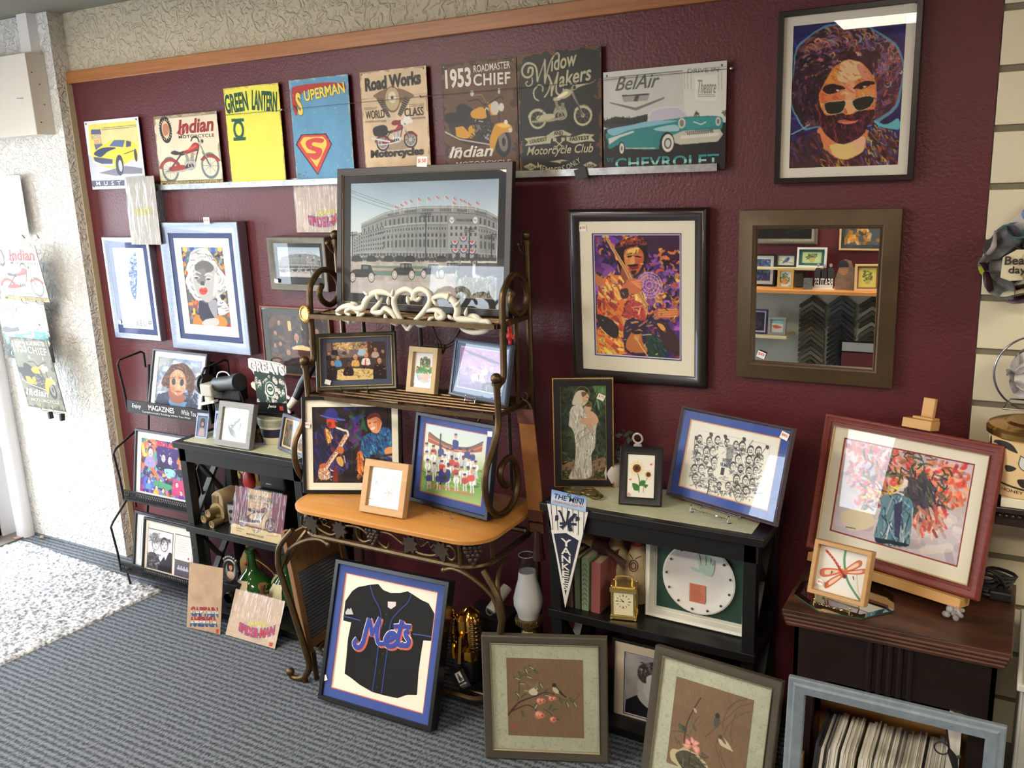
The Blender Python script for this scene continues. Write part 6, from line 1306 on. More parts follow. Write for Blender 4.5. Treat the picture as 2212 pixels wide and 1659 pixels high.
tag(MB().box(-3.0,-2.86,-.20,-.08,.4305,.548).build('carton', M('white_card', (206,204,196), .7), sm=0, bevel=.002), 'white carton under the red figurine on the middle shelf', 'box')
r = thing('instant_camera', 'black folding instant camera at the back of the middle shelf', 'camera', (-2.775,-.16,.43))
MB().box(-.075,.075,-.04,.06,0,.16).build('lower_body', BLKP, r, sm=0, bevel=.004); MB().box(-.072,.078,-.03,.05,.16,.25).build('upper_body', BLKP, r, sm=0, bevel=.010)
MB().box(-.03,.0,-.032,-.030,.185,.189).build('name_plate', STEEL, r, sm=0); mb = MB(); mb.tube([(-.08,0,.17),(-.10,0,.18),(-.10,0,.21),(-.075,0,.225)], .006, 8); mb.build('strap_lug', BLKP, r)
r = thing('gold_panel', 'gold coloured panel leaning behind the left shelf unit', 'panel', (-2.93,-.055,.44)); MB().box(-.14,.0,.0,.02,0,.34).build('panel_board', M('gold_board', (206,160,64), .5), r, sm=0)

# floor shelf of the left unit: bottles and oddments (z = .045)
GG = M('green_glass', (40,84,36), .08, tr=.0, coat=1.0); WICK = M('wicker', (176,140,80), .8, bump=(180,.9,.004), stretch=(1,1,3)); LAB = M('bottle_label', (206,196,160), .7)
def flask(lab, x, y, s, kind='flask', z=.045, glass=None, grp='bottles on the floor shelf'):
    r = thing('wine_bottle', lab, 'bottle', (x, y, z), (0,0,rad(20)), grp); g = glass or GG
    mb = MB(); mb.lathe([(0,.0),(.06*s,.002*s),(.085*s,.03*s),(.092*s,.065*s),(.085*s,.10*s),(.055*s,.14*s),(.03*s,.165*s),(.022*s,.19*s),(.02*s,.25*s),(.024*s,.255*s),(.024*s,.27*s),(0,.27*s)], n=24); mb.build('glass_body', g, r)
    if kind == 'flask':
        mb = MB(); mb.lathe([(.0,-.001),(.064*s,.0),(.088*s,.03*s),(.095*s,.065*s),(.0945*s,.075*s),(.09*s,.075*s)], n=24); mb.build('wicker_basket', WICK, r)
        mb = MB(); mb.tube([(.09*s,0,.07*s),(.11*s,0,.14*s),(.05*s,0,.20*s),(.024*s,0,.215*s)], .003, 6, sm=4); mb.build('wicker_handle', WICK, r)
    mb = MB(); a0 = math.pi*1.25; n = 10; v = []
    for j, (rr, zz) in enumerate(((.0935,.072),(.0875,.105),(.066,.135))):
        for i in range(n+1): a = a0+i*.9/n; v.append((rr*s*1.02*math.cos(a), rr*s*1.02*math.sin(a), zz*s))
    mb.add(v, [(j*(n+1)+i, j*(n+1)+i+1, (j+1)*(n+1)+i+1, (j+1)*(n+1)+i) for j in range(2) for i in range(n)]); mb.build('paper_label', LAB, r)
    mb = MB(); mb.ball((-.016*s,-.016*s,.20*s), .011*s, sc=(1,1,.8)); mb.build('red_seal', M('seal_red', (190,50,44), .5), r); return r
flask('large green bottle in a wicker basket, centre of the floor shelf', -2.925, -.215, .95)
flask('green bottle lying back behind the metal rack leg on the floor shelf', -2.765, -.17, .9, 'plain')
flask('green wicker bottle at the back right of the floor shelf', -2.80, -.11, 1.0)
r = thing('wicker_jug', 'straw covered jug at the back left of the floor shelf', 'jug', (-3.02,-.13,.045))
mb = MB(); mb.lathe([(0,0),(.045,0),(.05,.05),(.05,.15),(.03,.19),(.016,.21),(.016,.235),(0,.235)], n=18); mb.build('straw_body', WICK, r); mb = MB(); mb.tube([(.016,0,.235),(.016,0,.26)], .013, 12); mb.build('stopper', M('cork', (150,110,70), .8), r)
r = thing('amber_bottle', 'small round amber bottle in front of the green bottles by the rack leg', 'bottle', (-2.79,-.29,.045)); mb = MB(); mb.lathe([(0,0),(.03,0),(.04,.02),(.042,.05),(.03,.085),(.012,.1),(.012,.125),(.018,.127),(.018,.145),(0,.145)], n=20); mb.build('glass_body', M('amber_glaze', (110,80,44), .2, coat=.6), r)
r = thing('oval_frame', 'small ornate pewter oval photo frame on the floor shelf', 'picture', (-2.965,-.310,.165), (-rad(8),0,rad(6)))
PEW = M('pewter', (120,118,112), .35, .8, bump=(120,.5)); mb = MB(); mb.tube([(.036*math.cos(t),0,.062+.046*math.sin(t)) for t in np.linspace(0,2*math.pi,25)[:-1]], .007, 8, closed=True)
for k in range(-3,4): mb.ball((k*.011,0,.122-.0016*k*k), .008)
for k in range(8): t = k*.7854; mb.ball((.043*math.cos(t),0,.062+.053*math.sin(t)), .005)
mb.build('oval_rim', PEW, r); cv = pic_card(.064,.084, cloth=(226,190,170), bgc=(140,160,170)); p = print_mesh('photo_print', cv, r, 0, .002, .020, ro=.3)
r = thing('folding_camera', 'black folding camera standing under the small oval frame', 'camera', (-2.965,-.295,.045)); MB().box(-.045,.045,-.02,.03,.0,.118).build('body', BLKP, r, sm=0, bevel=.004); mb = MB(); mb.lathe([(0,-.04),(.02,-.04),(.026,-.03),(.026,-.02)], (0,0,.06), 20, ax='y'); mb.build('lens', BLKP, r); mb = MB(); mb.lathe([(.021,-.041),(.023,-.041)], (0,0,.06), 20, ax='y'); mb.build('lens_ring', STEEL, r)
# floor signs
tin_sign('tin_sign', 'upright tan tin sign in red, white and blue lettering on the carpet', (-2.995,-.461,.003), .189, .287, sign_captain(.189,.287), 5.7, 12.9, wrap=1)
tin_sign('tin_sign', 'square tan tin sign with red and yellow lettering leaning on the carpet', (-2.738,-.440,.003), .283, .196, sign_spider(.283,.196), .9, 26, wrap=1)
# ---------------------------------------------------------------- bronze metal baker's rack
BRZ = M('bronze_tube', (104,82,54), .38, .75, var=(30,.6), c2=(70,54,36)); DARKI = M('dark_iron', (70,60,50), .5, .6, bump=(120,.3))
HONEY = M('honey_wood', (198,142,74), .35, var=(2.4,.7,5), c2=(174,116,54), stretch=(1.5,14,14), coat=.25)
rack = thing('bakers_rack', 'tall bronze metal rack with a honey wood table top and scrolled sides', 'rack', (-1.885,-.37,0))
def rk(mb, name, m=BRZ, **k): return mb.build(name, m, rack, world=True, **k)
def rounded(x0, x1, y0, y1, r, n=8):
    p = []
    for cx, cy, a in ((x1-r,y0+r,-90),(x1-r,y1-.03,0),(x0+r,y1-.03,90),(x0+r,y0+r,180)):
        rr = r if cy == y0+r else .03; cx = cx if cy == y0+r else (x1-.03 if cx > (x0+x1)/2 else x0+.03)
        for i in range(n+1): t = rad(a+90*i/n); p.append((cx+rr*math.cos(t), cy+rr*math.sin(t)))
    return p
o1 = rounded(-2.315,-1.455,-.590,-.16,.11)
def inset(p, d):
    c = np.mean(nums(p), 0); return [tuple(q+(c-q)/np.abs(c-q).max()*0+np.sign(c-q)*0) if False else (q[0]*(1-d/.43)+c[0]*d/.43, q[1]*(1-d/.215)+c[1]*d/.215) for q in nums(p)]
lay = [(0.012,.712),(.0,.718),(.0,.730),(.006,.736),(.010,.737),(.020,.7435),(.030,.746),(.036,.750)]
mb = MB(); n = len(o1); vs = []
for d, z in lay: vs += [(x,y,z) for x, y in inset(o1, d)]
fs = [(k*n+i, k*n+(i+1) % n, (k+1)*n+(i+1) % n, (k+1)*n+i) for k in range(len(lay)-1) for i in range(n)]
fs += [tuple(range(n))[::-1], tuple((len(lay)-1)*n+i for i in range(n))]
mb.add(vs, fs); rk(mb, 'table_top', HONEY, sm=40)
AX0, AX1, AY = -2.275, -1.495, -.552
mb = MB(); pth = rounded(AX0, AX1, AY, -.19, .085); mb.tube([(x,y,.622) for x, y in pth], .0115, 8, closed=True); rk(mb, 'apron_rail')
mb = MB()
for x, y in ((AX0+.07,AY),(AX1-.07,AY),(AX1,AY+.09),(AX0,AY+.09),(AX0,-.2),(AX1,-.2)): mb.tube([(x,y,.622),(x,y,.712)], .009, 8)
rk(mb, 'apron_post')
leaf = nums('0 40 -8 26 -24 30 -20 14 -36 8 -24 -2 -30 -18 -14 -14 -6 -34 0 -40 6 -34 14 -14 30 -18 24 -2 36 8 20 14 24 30 8 26')/1000.
for x, a in ((-2.205,25),(-2.075,-20),(-1.765,-35),(-1.635,15)):
    c, s_ = math.cos(rad(a)), math.sin(rad(a)); mb = MB(); mb.plate([(x+p*c-q*s_, .668+p*s_+q*c) for p, q in leaf], AY-.012, AY-.004); rk(mb, 'metal_leaf', DARKI, sm=0)
gr = random.Random(3)
def grapes(x, y, z, nx=1, ny=0, s=1):
    mb = MB()
    for j, k in enumerate((4,4,3,2,1)):
        for i in range(k): mb.ball((x+nx*((i-(k-1)/2)*.014+gr.uniform(-.002,.002))*s, y-.006+ny*((i-(k-1)/2)*.014)*s-gr.uniform(0,.006), z+(.026-j*.0125)*s), .0085*s, n=8)
    rk(mb, 'grape_cluster', DARKI)
grapes(-1.922, AY-.004, .668); grapes(AX1-.028, AY+.022, .664, .75, .62, 1.15); grapes(AX0+.028, AY+.022, .664, .75, -.62, 1.15)
mb = MB()
for p in ('-2255 690 -2262 655 -2235 648 -2225 672 -2205 668', '-2205 672 -2170 650 -2120 640 -2080 662', '-2075 675 -2040 688 -1985 690 -1945 668', '-2000 690 -1998 655 -1970 640 -1935 655', '-1900 690 -1905 655 -1870 635 -1855 658', '-1900 690 -1850 690 -1800 665 -1765 668', '-1760 650 -1720 640 -1670 645 -1640 665', '-1635 680 -1600 690 -1580 665 -1595 642 -1615 650'):
    mb.tube([(a/1000, AY-.003, b/1000) for a, b in nums(p)], .0048, 6, sm=5)
for p in ('-2165 690 -2150 672 -2135 688 -2148 696 -2155 678 -2120 668', '-1735 690 -1720 668 -1705 690 -1722 694 -1712 672 -1690 690 -1680 672 -1665 690'): mb.tube([(a/1000, AY-.004, b/1000) for a, b in nums(p)], .0022, 6, sm=5)
rk(mb, 'vine_scroll')
off = nums('0 628 60 558 73 495 70 456 35 305 0 143 -12 72 8 25 40 8 66 12 72 32')/1000.
for sx, xc in ((-1, AX0-.025), (1, AX1+.025)):
    mb = MB(); mb.tube([(xc+sx*d, AY-.012-.25*d, z+.004) for d, z in off], [.011,.011,.012,.012,.013,.013,.013,.013,.012,.011,.011], 9, sm=4)
    mb.ball((xc+sx*.072, AY-.03, .036), .017); mb.tube([(xc+sx*.012,AY-.015,.02),(xc+sx*.012,AY-.015,0)], .012, 10)
    mb.tube([(xc-sx*.16,AY-.004,.600),(xc-sx*.12,AY-.004,.612),(xc-sx*.05,AY-.006,.595),(xc+sx*.03,AY-.01,.545),(xc+sx*.066,AY-.024,.47)], .008, 8, sm=4); mb.ball((xc-sx*.162,AY-.004,.599), .011)
    mb.tube([(xc,AY+.14,.610),(xc+sx*.005,AY+.10,.612),(xc+sx*.02,AY+.04,.57),(xc+sx*.06,AY-.01,.48)], .008, 8, sm=4)
    mb.tube([(xc-sx*.01,AY+.02,.12),(xc-sx*.015,AY+.02,0)], .010, 8)
    rk(mb, 'front_leg')
    mb = MB(); xb = -2.345 if sx < 0 else -1.502
    mb.tube([(xb,-.14,0),(xb,-.14,1.665)], .0115, 10); mb.tube([(xb,-.14,1.648),(xb,-.14,1.662)], .017, 12); mb.ball((xb,-.14,1.682), .019)
    mb.tube([(xb,-.14,1.60),(xb-.02,-.155,1.63),(xb-.024,-.16,1.65)], .005, 6, sm=3); mb.ball((xb-.024,-.16,1.652), .010)
    rk(mb, 'back_post')
    # scrolled side: upper hook with its ball and the lower S
    xs = -2.32 if sx < 0 else -1.49
    up = [(-.398,1.205),(-.385,1.213),(-.352,1.232),(-.345,1.300),(-.343,1.40),(-.339,1.474),(-.329,1.511),(-.284,1.552),(-.244,1.560),(-.197,1.538),(-.171,1.49),(-.187,1.444),(-.23,1.424),(-.272,1.445),(-.286,1.474),(-.275,1.497)]
    mb = MB(); mb.tube([(xs,y,z) for y, z in up], .0115, 10, sm=3); mb.ball((xs,-.274,1.500), .014); mb.ball((xs,-.398,1.238), .0185); mb.tube([(xs,-.398,1.214),(xs,-.398,1.224)], .016, 12); rk(mb, 'upper_scroll')
    lo = [(-.397,1.215),(-.396,1.171),(-.399,1.072),(-.443,1.003),(-.488,.949),(-.498,.887),(-.481,.824),(-.432,.775),(-.37,.765),(-.311,.79),(-.281,.849),(-.293,.912),(-.331,.947),(-.379,.939),(-.401,.909),(-.385,.87),(-.365,.858)]
    mb = MB(); mb.tube([(xs,y,z) for y, z in lo], .0115, 10, sm=3); mb.ball((xs,-.362,.858), .013); rk(mb, 'lower_scroll')
    mb = MB(); mb.tube([(xs+(.0 if sx>0 else 0)-sx*.03,-.205,1.10),(xs-sx*.03,-.205,1.42)], .008, 8); rk(mb, 'side_bar')
for nm, x0, x1, z in (('upper_shelf', -2.30, -1.505, 1.410), ('middle_shelf', -2.335, -1.508, 1.110)):
    yf = -.365 if z > 1.2 else -.392; mb = MB()
    for a, b in (((x0,yf,z-.008),(x1,yf,z-.008)),((x0,-.15,z-.008),(x1,-.15,z-.008)),((x0,yf,z-.008),(x0,-.15,z-.008)),((x1,yf,z-.008),(x1,-.15,z-.008))): mb.bar(a, b, .014, .016)
    rk(mb, nm+'_frame', sm=0); mb = MB()
    for i, y in enumerate(np.linspace(yf+.05, -.175, 6)): mb.tube([(x0,y,z-.004),(x1,y,z-.004)], .0042, 6)
    for x in np.linspace(x0+.15, x1-.15, 3): mb.tube([(x,yf,z-.010),(x,-.15,z-.010)], .003, 6)
    rk(mb, nm+'_bars')
for x in (-2.24,-2.10,-1.97,-1.60): rk(MB().tube([(x,-.14,.75),(x,-.14,1.40)], .008, 8), 'back_bar', DARKI)
mb = MB(); mb.tube([(-1.75,-.14,1.40),(-1.82,-.145,1.30),(-1.86,-.15,1.28)], .004, 6, sm=4); mb.tube([(-1.93,-.14,1.40),(-1.90,-.145,1.32),(-1.87,-.15,1.28)], .004, 6, sm=4); mb.tube([(-1.85,-.15,1.27),(-1.78,-.15,1.30),(-1.70,-.15,1.30),(-1.66,-.14,1.24)], .004, 6, sm=4); mb.tube([(-1.88,-.15,1.27),(-1.95,-.15,1.27),(-2.0,-.15,1.24),(-1.97,-.15,1.21)], .004, 6, sm=4); mb.tube([(-1.65,-.14,1.2),(-1.70,-.14,1.05),(-1.76,-.14,.98),(-1.85,-.14,1.02),(-1.9,-.14,1.1)], .005, 6, sm=4)
rk(mb, 'back_scroll', DARKI)
mb = MB()
for j, k in enumerate((3,3,2)):
    for i in range(k): mb.ball((-1.868+(i-(k-1)/2)*.013,-.158,1.278-j*.011), .0075, n=8)
rk(mb, 'grape_cluster', DARKI)
mb = MB(); mb.tube([(x,y,.098) for x, y in rounded(-2.315,-1.535,-.505,-.16,.06)], .0085, 8, closed=True)
for y in np.linspace(-.46,-.2,6): mb.tube([(-2.31,y,.096),(-1.54,y,.096)], .004, 6)
rk(mb, 'bottom_shelf')

# things on and around the rack
GILT = M('gilt_line', (206,182,136), .4, .4)
WAL = M('dark_walnut', (42,28,25), .4, var=(30,.5), stretch=(1,8,8))
frame('framed_picture', 'large walnut framed stadium picture on the top shelf of the metal rack', 'picture', (-1.908,-.236,1.414), -1.6, 7.2, .772, .518, .024, .022, WAL, [(.034,.03,.034,(44,46,48))], lambda w, h: pic_stadium(w, h, 600), 'flat', lip=(GILT, .008), tg=[(.012,.512,-.002,.036,3,'$150')])
GREENB = M('dark_pewter_frame', (92,90,70), .45, .4, var=(40,.7), c2=(66,64,52))
frame('framed_picture', 'olive framed painting of men around a table, on the middle rack shelf', 'picture', (-2.173,-.290,1.113), 28.9, 13.4, .307, .219, .018, .02, GREENB, [(.022,.018,.022,(66,78,100))], pic_table_group, 'step', lip=(GILT, .003), tg=[(-.112,.026,.003,.018,18)])
PALEW = wood('pale_wood', (206,180,136), (186,158,112), (40,40,2), .5)
frame('framed_picture', 'small pale wood framed ornamental hand on the middle rack shelf', 'picture', (-1.920,-.238,1.113), 0, 14.5, .129, .170, .020, .026, PALEW, (), pic_hamsa, 'flat', rec=.014)
frame('framed_picture', 'slate framed mauve picture with strong reflections on the middle rack shelf', 'picture', (-1.664,-.259,1.113), -14.1, 12.6, .291, .212, .018, .018, M('slate_blue_frame', (84,92,110), .4, .3), [(.012,.010,.016,(86,110,150)),(.003,.003,.003,(206,206,214))], pic_dusk, 'step', tg=None)
def plate_stand(lab, x, y, z, yw, w=.09, m=None, dep=.05):
    m = m or M('chrome_wire', (200,200,200), .15, 1.0); r = thing('plate_stand', lab, 'plate stand', (x,y,z), (0,0,rad(yw))); mb = MB()
    for s in (-1,1): MB().tube([(s*w/2,-.012,.022),(s*w/2,-.014,.002),(s*w/2,dep,.004),(s*w/2*.6,dep*.9,.09)], .0016, 6, sm=3).ball((s*w/2,-.012,.024), .0035, n=8).build('side_wire', m, r)
    k = 40
    mb.tube([(-w/2+w*i/k,-.013+.0015*math.sin(i*1.6),.014+.0015*math.cos(i*1.6)) for i in range(k+1)], .0014, 5); mb.tube([(-w/2,dep,.004),(w/2,dep,.004)], .0016, 6); mb.build('twisted_bar', m, r); return r
plate_stand('black wire stand holding the olive framed painting on the rack', -2.168,-.305,1.110, 28.9, .10, DARKI)
plate_stand('small wire stand holding the mauve picture on the rack', -1.660,-.278,1.110, -14, .05)
mb = MB(); mb.tube([(-2.53,-.25,1.035),(-2.50,-.23,1.10),(-2.43,-.20,1.21)], [.016,.019,.014], 12)
um = mb.build('umbrella_sleeve', M('black_nylon', (34,34,40), .35, bump=(40,.6)), sm=50); tag(um, 'black folded umbrella end with a white tip poking out left of the rack', 'umbrella')
mb = MB(); mb.tube([(-2.548,-.26,1.012),(-2.527,-.248,1.040)], [.012,.017], 12); mb.ball((-2.550,-.261,1.010), .013); mb.build('white_tip', M('ivory_plastic', (222,214,196), .4), um)
# white scrollwork ornament
WP = M('cast_white', (226,222,204), .45, bump=(90,.25))
orn = thing('scroll_ornament', 'white cast heart scroll ornament set across the top rack shelf', 'ornament', (-1.88,-.338,1.40)); mb = MB()
def sw_(s, r0, r1, q=1): mb.tube([(a/1000,-.340,b/1000) for a, b in nums(s)], [r0]+[r1]*3+[r0*.8], 8, sm=4)
for s in ('-1879 1368 -1905 1405 -1925 1442 -1928 1475 -1908 1499 -1873 1512 -1848 1506 -1840 1490 -1856 1477 -1872 1486', '-1879 1368 -1841 1405 -1799 1442 -1774 1476 -1780 1503 -1810 1514 -1836 1504 -1843 1487 -1830 1476 -1815 1486'): sw_(s, .007, .011)
for s in ('-2195 1421 -2168 1436 -2130 1443 -2100 1435 -2068 1441 -2054 1465 -2021 1491 -1979 1499 -1938 1489 -1922 1470', '-1774 1476 -1745 1491 -1707 1494 -1675 1475 -1664 1448 -1668 1421 -1636 1415 -1599 1415 -1568 1412'): sw_(s, .007, .013)
for s in ('-2196 1416 -2172 1397 -2135 1389 -2104 1395 -2089 1416 -2112 1434 -2137 1433 -2151 1418 -2133 1409', '-1663 1412 -1649 1385 -1612 1375 -1569 1380 -1543 1395 -1547 1413 -1573 1414 -1593 1429 -1619 1430 -1631 1418', '-1981 1478 -2001 1453 -2027 1428 -1991 1425 -1972 1440 -1949 1431 -1933 1413 -1918 1390', '-1799 1438 -1765 1444 -1738 1440 -1722 1423 -1745 1417 -1749 1435 -1727 1443', '-1958 1400 -1935 1391 -1918 1387', '-1839 1391 -1814 1390 -1791 1398'): sw_(s, .006, .010)
mb.build('scrolls', WP, orn, world=True, sm=60)
for x, z, a in ((-2.03,1.485,140),(-1.99,1.47,100),(-1.95,1.455,70),(-1.93,1.485,60),(-2.09,1.45,150),(-2.06,1.42,200),(-1.74,1.46,120),(-1.70,1.48,60),(-1.67,1.46,30),(-1.63,1.43,60),(-1.76,1.42,200),(-1.60,1.40,-30),(-2.12,1.40,220),(-1.86,1.46,90),(-1.97,1.42,-60),(-1.70,1.43,-40)):
    c, s_ = math.cos(rad(a)), math.sin(rad(a)); MB().tube([(x+c*u*.03-s_*.008*u*u, -.346-.006*math.sin(3.14*u), z+s_*u*.03+c*.008*u*u) for u in (0,.35,.7,1)], [.003,.007,.005,.001], 8, sm=3).build('acanthus_leaf', WP, orn, world=True, sm=60)
r = thing('brooch', 'oval gilt brooch with a cream centre pinned to the left rack post', 'brooch', (-2.331,-.362,1.408)); mb = MB()
mb.tube([(.020*math.cos(t),0,.026*math.sin(t)) for t in np.linspace(0,2*math.pi,25)[:-1]], .0045, 8, closed=True)
for k in range(22): t = k*.2856; mb.ball((.0245*math.cos(t),0,.031*math.sin(t)), .0035, n=6)
mb.build('gilt_rim', M('gilt', (196,150,80), .3, .8), r); mb = MB(); mb.lathe([(0,-.003),(.016,-.002),(.020,.002)], n=20, ax='y', sy=1.3); mb.build('cream_stone', M('cream_stone', (226,206,150), .3), r)
r = thing('red_charm', 'small red figure charm hanging from the right of the top rack shelf', 'charm', (-1.492,-.295,1.352)); mb = MB()
mb.lathe([(0,-.022),(.006,-.018),(.006,-.006),(.009,-.004),(.015,.006),(.012,.018),(.008,.022),(.009,.034),(.006,.042),(0,.044)], n=10, sy=.6); mb.tube([(-.014,0,.012),(-.016,-.004,.0)], .004, 6); mb.tube([(.014,0,.012),(.016,-.004,.0)], .004, 6); mb.tube([(0,0,.044),(.005,0,.058)], .001, 5); mb.build('charm_body', M('charm_red', (196,36,30), .35), r)
# leather strop
LEA = M('tan_leather', (176,120,66), .55, bump=(60,.3), var=(12,.6), c2=(140,92,50)); LED = M('dark_leather', (92,52,36), .5, bump=(80,.3))
r = thing('leather_strop', 'long tan leather strop hanging at the right side of the rack', 'strop', (-1.478,-.225,1.10))
def strap(z0, z1, w, t, m, nm):
    f = lambda z: ((1.09-z)*.145, -(1.09-z)*.12-.006)
    mb = MB(); v = []; zs = np.linspace(z0, z1, 8)
    for z in zs: dx, dy = f(z); v += [(-1.478+dx-w/2,-.225+dy-t,z),(-1.478+dx+w/2,-.225+dy-t+.004,z),(-1.478+dx+w/2,-.225+dy+.004,z),(-1.478+dx-w/2,-.225+dy,z)]
    mb.add(v, [(4*i+j, 4*i+(j+1) % 4, 4*i+4+(j+1) % 4, 4*i+4+j) for i in range(7) for j in range(4)]+[(0,1,2,3),(31,30,29,28)]); mb.build(nm, m, r, world=True, sm=0)
strap(1.085, .735, .058, .005, LEA, 'leather_band'); strap(1.094, 1.045, .062, .009, LED, 'top_cap'); strap(.745, .708, .055, .009, LED, 'lower_cap'); strap(.700, .668, .052, .009, LED, 'handle_cap')
mb = MB(); mb.tube([(-1.508,-.231,1.092),(-1.500,-.230,1.115),(-1.484,-.228,1.125),(-1.466,-.230,1.115),(-1.450,-.231,1.092)], .003, 6, sm=3); mb.tube([(-1.484+.012*math.cos(t),-.222,1.137+.013*math.sin(t)) for t in np.linspace(0,6.28,13)], .0025, 6); mb.build('hanging_ring', DARKI, r, world=True)
mb = MB(); mb.tube([(-1.417,-.282,.672),(-1.414,-.287,.60),(-1.412,-.289,.57)], [.014,.02,.024], 10); mb.build('handle', M('dark_red_wood', (70,32,26), .4), r, world=True)
# on the table top
frame('framed_picture', 'black framed colourful saxophone and guitar players, at the back of the rack table', 'picture', (-2.118,-.427,.755), 23, 11.9, .380, .360, .012, .022, BLACKF, [(.026,.026,.026,(232,228,208))], pic_sax, 'flat', tg=[(-.172,.245,.004,.020,8,'$85')])
LOAK = wood('light_oak', (206,164,112), (178,134,84), (2,30,30), .5)
frame('framed_picture', 'light oak framed shell heart at the front of the rack table', 'picture', (-1.885,-.559,.757), 1.4, 18.7, .186, .185, .024, .026, LOAK, (), pic_shells, 'flat', rec=.014, tg=[(-.058,.040,.012,.014,0,'$45')])
frame('framed_picture', 'navy matted cartoon of a baseball team on the right of the rack table', 'picture', (-1.687,-.445,.765), -8.3, 12.4, .366, .320, .013, .024, M('ink_black', (32,36,48), .35), [(.026,.022,.026,(46,70,140)),(.003,.003,.003,(196,110,90))], pic_team, 'flat', tg=[(.160,.280,.004,.018,-5)])
r = plate_stand('clear plastic display feet under the cartoon team picture', -1.683,-.46,.751, -8, .085, pane_mat('clear_acrylic', (226,232,244), 1.5, .02, 1.3), .05)
# under the table
JB = M('jersey_black', (15,15,18), .85, spec=.2); ROY = M('royal_piping', (40,60,150), .6)
r = frame('framed_picture', 'black framed black baseball jersey leaning on the carpet before the rack', 'picture', (-1.925,-.642,.015), 2.1, 19.5, .501, .518, .016, .045, BLACKF, [(.030,.028,.032,(52,76,150)),(.003,.003,.003,(206,96,76)),(.002,.002,.002,(230,226,216))], lambda w, h: Cv(w, h, (236,230,212), d=120).N(.02, 4), 'flat', rec=.010, tg=[(-.238,.075,.006,.016,60)])
sx_ = .501/920.; jz = lambda p: [((x-.5)*.44, (1-y)*.455) for x, y in p]
HJ = hom([(545,310),(1285,465),(1165,1425),(440,1215)], [(0,0),(1,0),(1,1),(0,1)])
def J(s):
    p = nums(s); z = np.c_[p, np.ones(len(p))] @ HJ.T; z = z[:,:2]/z[:,2:]
    return [((a-.5)*.40, .053+(1-b)*.416) for a, b in z]
body = J('735 398 800 392 840 440 900 465 980 465 1040 450 1085 478 1150 520 1212 548 1262 635 1235 855 1168 850 1150 960 1130 1110 1118 1288 1040 1285 960 1312 860 1290 760 1262 660 1205 590 1150 537 1115 548 1000 560 840 585 705 520 690 536 530 590 450 635 418')
mb = MB(); mb.plate(body, .012, .020); jo = mb.build('jersey', JB, r, sm=0, bevel=.003)
mb = MB()
for s in ('738 402 770 500 820 600 830 720 810 900 790 1080 765 1255', '1075 470 1050 540 980 610 910 700 895 850 870 1020 840 1270', '525 655 590 670 662 690', '1090 800 1160 808 1240 822'):
    q = J(s); mb.tube([(a,.0113,b) for a, b in q], .0022, 6, sm=4)
mb.build('blue_piping', ROY, jo)
mb = MB()
for s in ('872 640', '862 722', '845 955', '820 1105', '800 1225'): a, b = J(s)[0]; mb.lathe([(0,.0100),(.003,.0103),(.003,.012)], (a,0,b), 8, ax='y')
mb.build('button', M('button_black', (16,16,18), .3), jo)
W_ = ['640 838 618 868 630 900 662 902 690 860 712 770 738 674', '738 674 752 740 756 812', '756 812 790 740 824 668', '824 668 802 760 800 840 820 876 866 874', '874 856 920 838 944 812 930 792 896 800 870 846 880 886 924 896 966 866', '1004 690 984 770 968 850 984 888 1016 878', '934 738 1000 736 1076 742', '1062 776 1032 786 1036 816 1058 850 1046 888 1006 890']
for nm, m, dx, dz, rr, yy in (('letter_shadow', M('orange_felt', (206,90,50), .8), .004, -.003, .0128, .0112), ('letter_edge', M('white_felt', (226,226,230), .8), 0, 0, .0125, .0107), ('team_lettering', M('blue_felt', (44,60,150), .8), 0, 0, .0096, .0098)):
    mb = MB()
    for w_ in W_: mb.tube([(a+dx, .0, b+dz) for a, b in J(w_)], rr*(.85 if len(w_) < 40 else 1), 8, sm=5)
    mb.v = [(x, yy+y*.12, z) for x, y, z in mb.v]; mb.build(nm, m, jo, sm=60)
mb = MB(); mb.plate(J('884 535 950 538 948 570 910 596 884 580'), .0108, .012); mb.build('collar_tag', M('tag_white', (222,206,206), .7), jo, sm=0)
mb = MB(); mb.plate(J('540 625 560 590 575 600 585 585 605 640 545 640'), .0108, .012); mb.build('sleeve_patch', M('patch_grey', (190,190,190), .7), jo, sm=0)
# washboard leaning on the shelf unit
WB = wood('old_pine', (150,110,72), (110,78,48), (30,30,2), .6)
r = thing('washboard', 'old wooden washboard with ribbed glass beside the left rack leg', 'washboard', (-2.335,-.345,.004), (-rad(7.5),0,rad(90)))

for x in (-.155, .125): MB().box(x, x+.030, 0, .022, 0, .58).build('side_post', WB, r, sm=0, bevel=.002)
for z0, z1 in ((.085,.12),(.40,.56)): MB().box(-.126, .126, .003, .019, z0, z1).build('cross_board', WB, r, sm=0)
mb = MB(); v = []; n = 60
for i in range(n+1):
    z = .12+.28*i/n; y = .009-.003*math.sin(i*2.1); v += [(-.126,y,z),(.126,y+.002,z)]
mb.add(v, [(2*i,2*i+1,2*i+3,2*i+2) for i in range(n)]); mb.build('ribbed_glass', M('grey_ribbed_glass', (120,134,140), .12, .5), r, sm=60)
mb = MB(); mb.tube([(.0,0,.0),(.0,0,.26)], .002, 6); mb.tube([(.03*math.cos(t),0,.285+.03*math.sin(t)) for t in np.linspace(0,6.28,17)], .002, 6)
for k in (0.6,1.2): mb.tube([(.03*k*math.cos(t)*.5,0,.285+.03*math.sin(t)) for t in np.linspace(0,6.28,13)], .0012, 5)
o = mb.build('wire_beater', M('grey_wire', (130,128,122), .4, .8)); o.location = (-2.20,-.36,.105); o.rotation_euler = (rad(-10),rad(-6),0); tag(o, 'thin wire beater with a round head standing behind the jersey frame', 'beater')
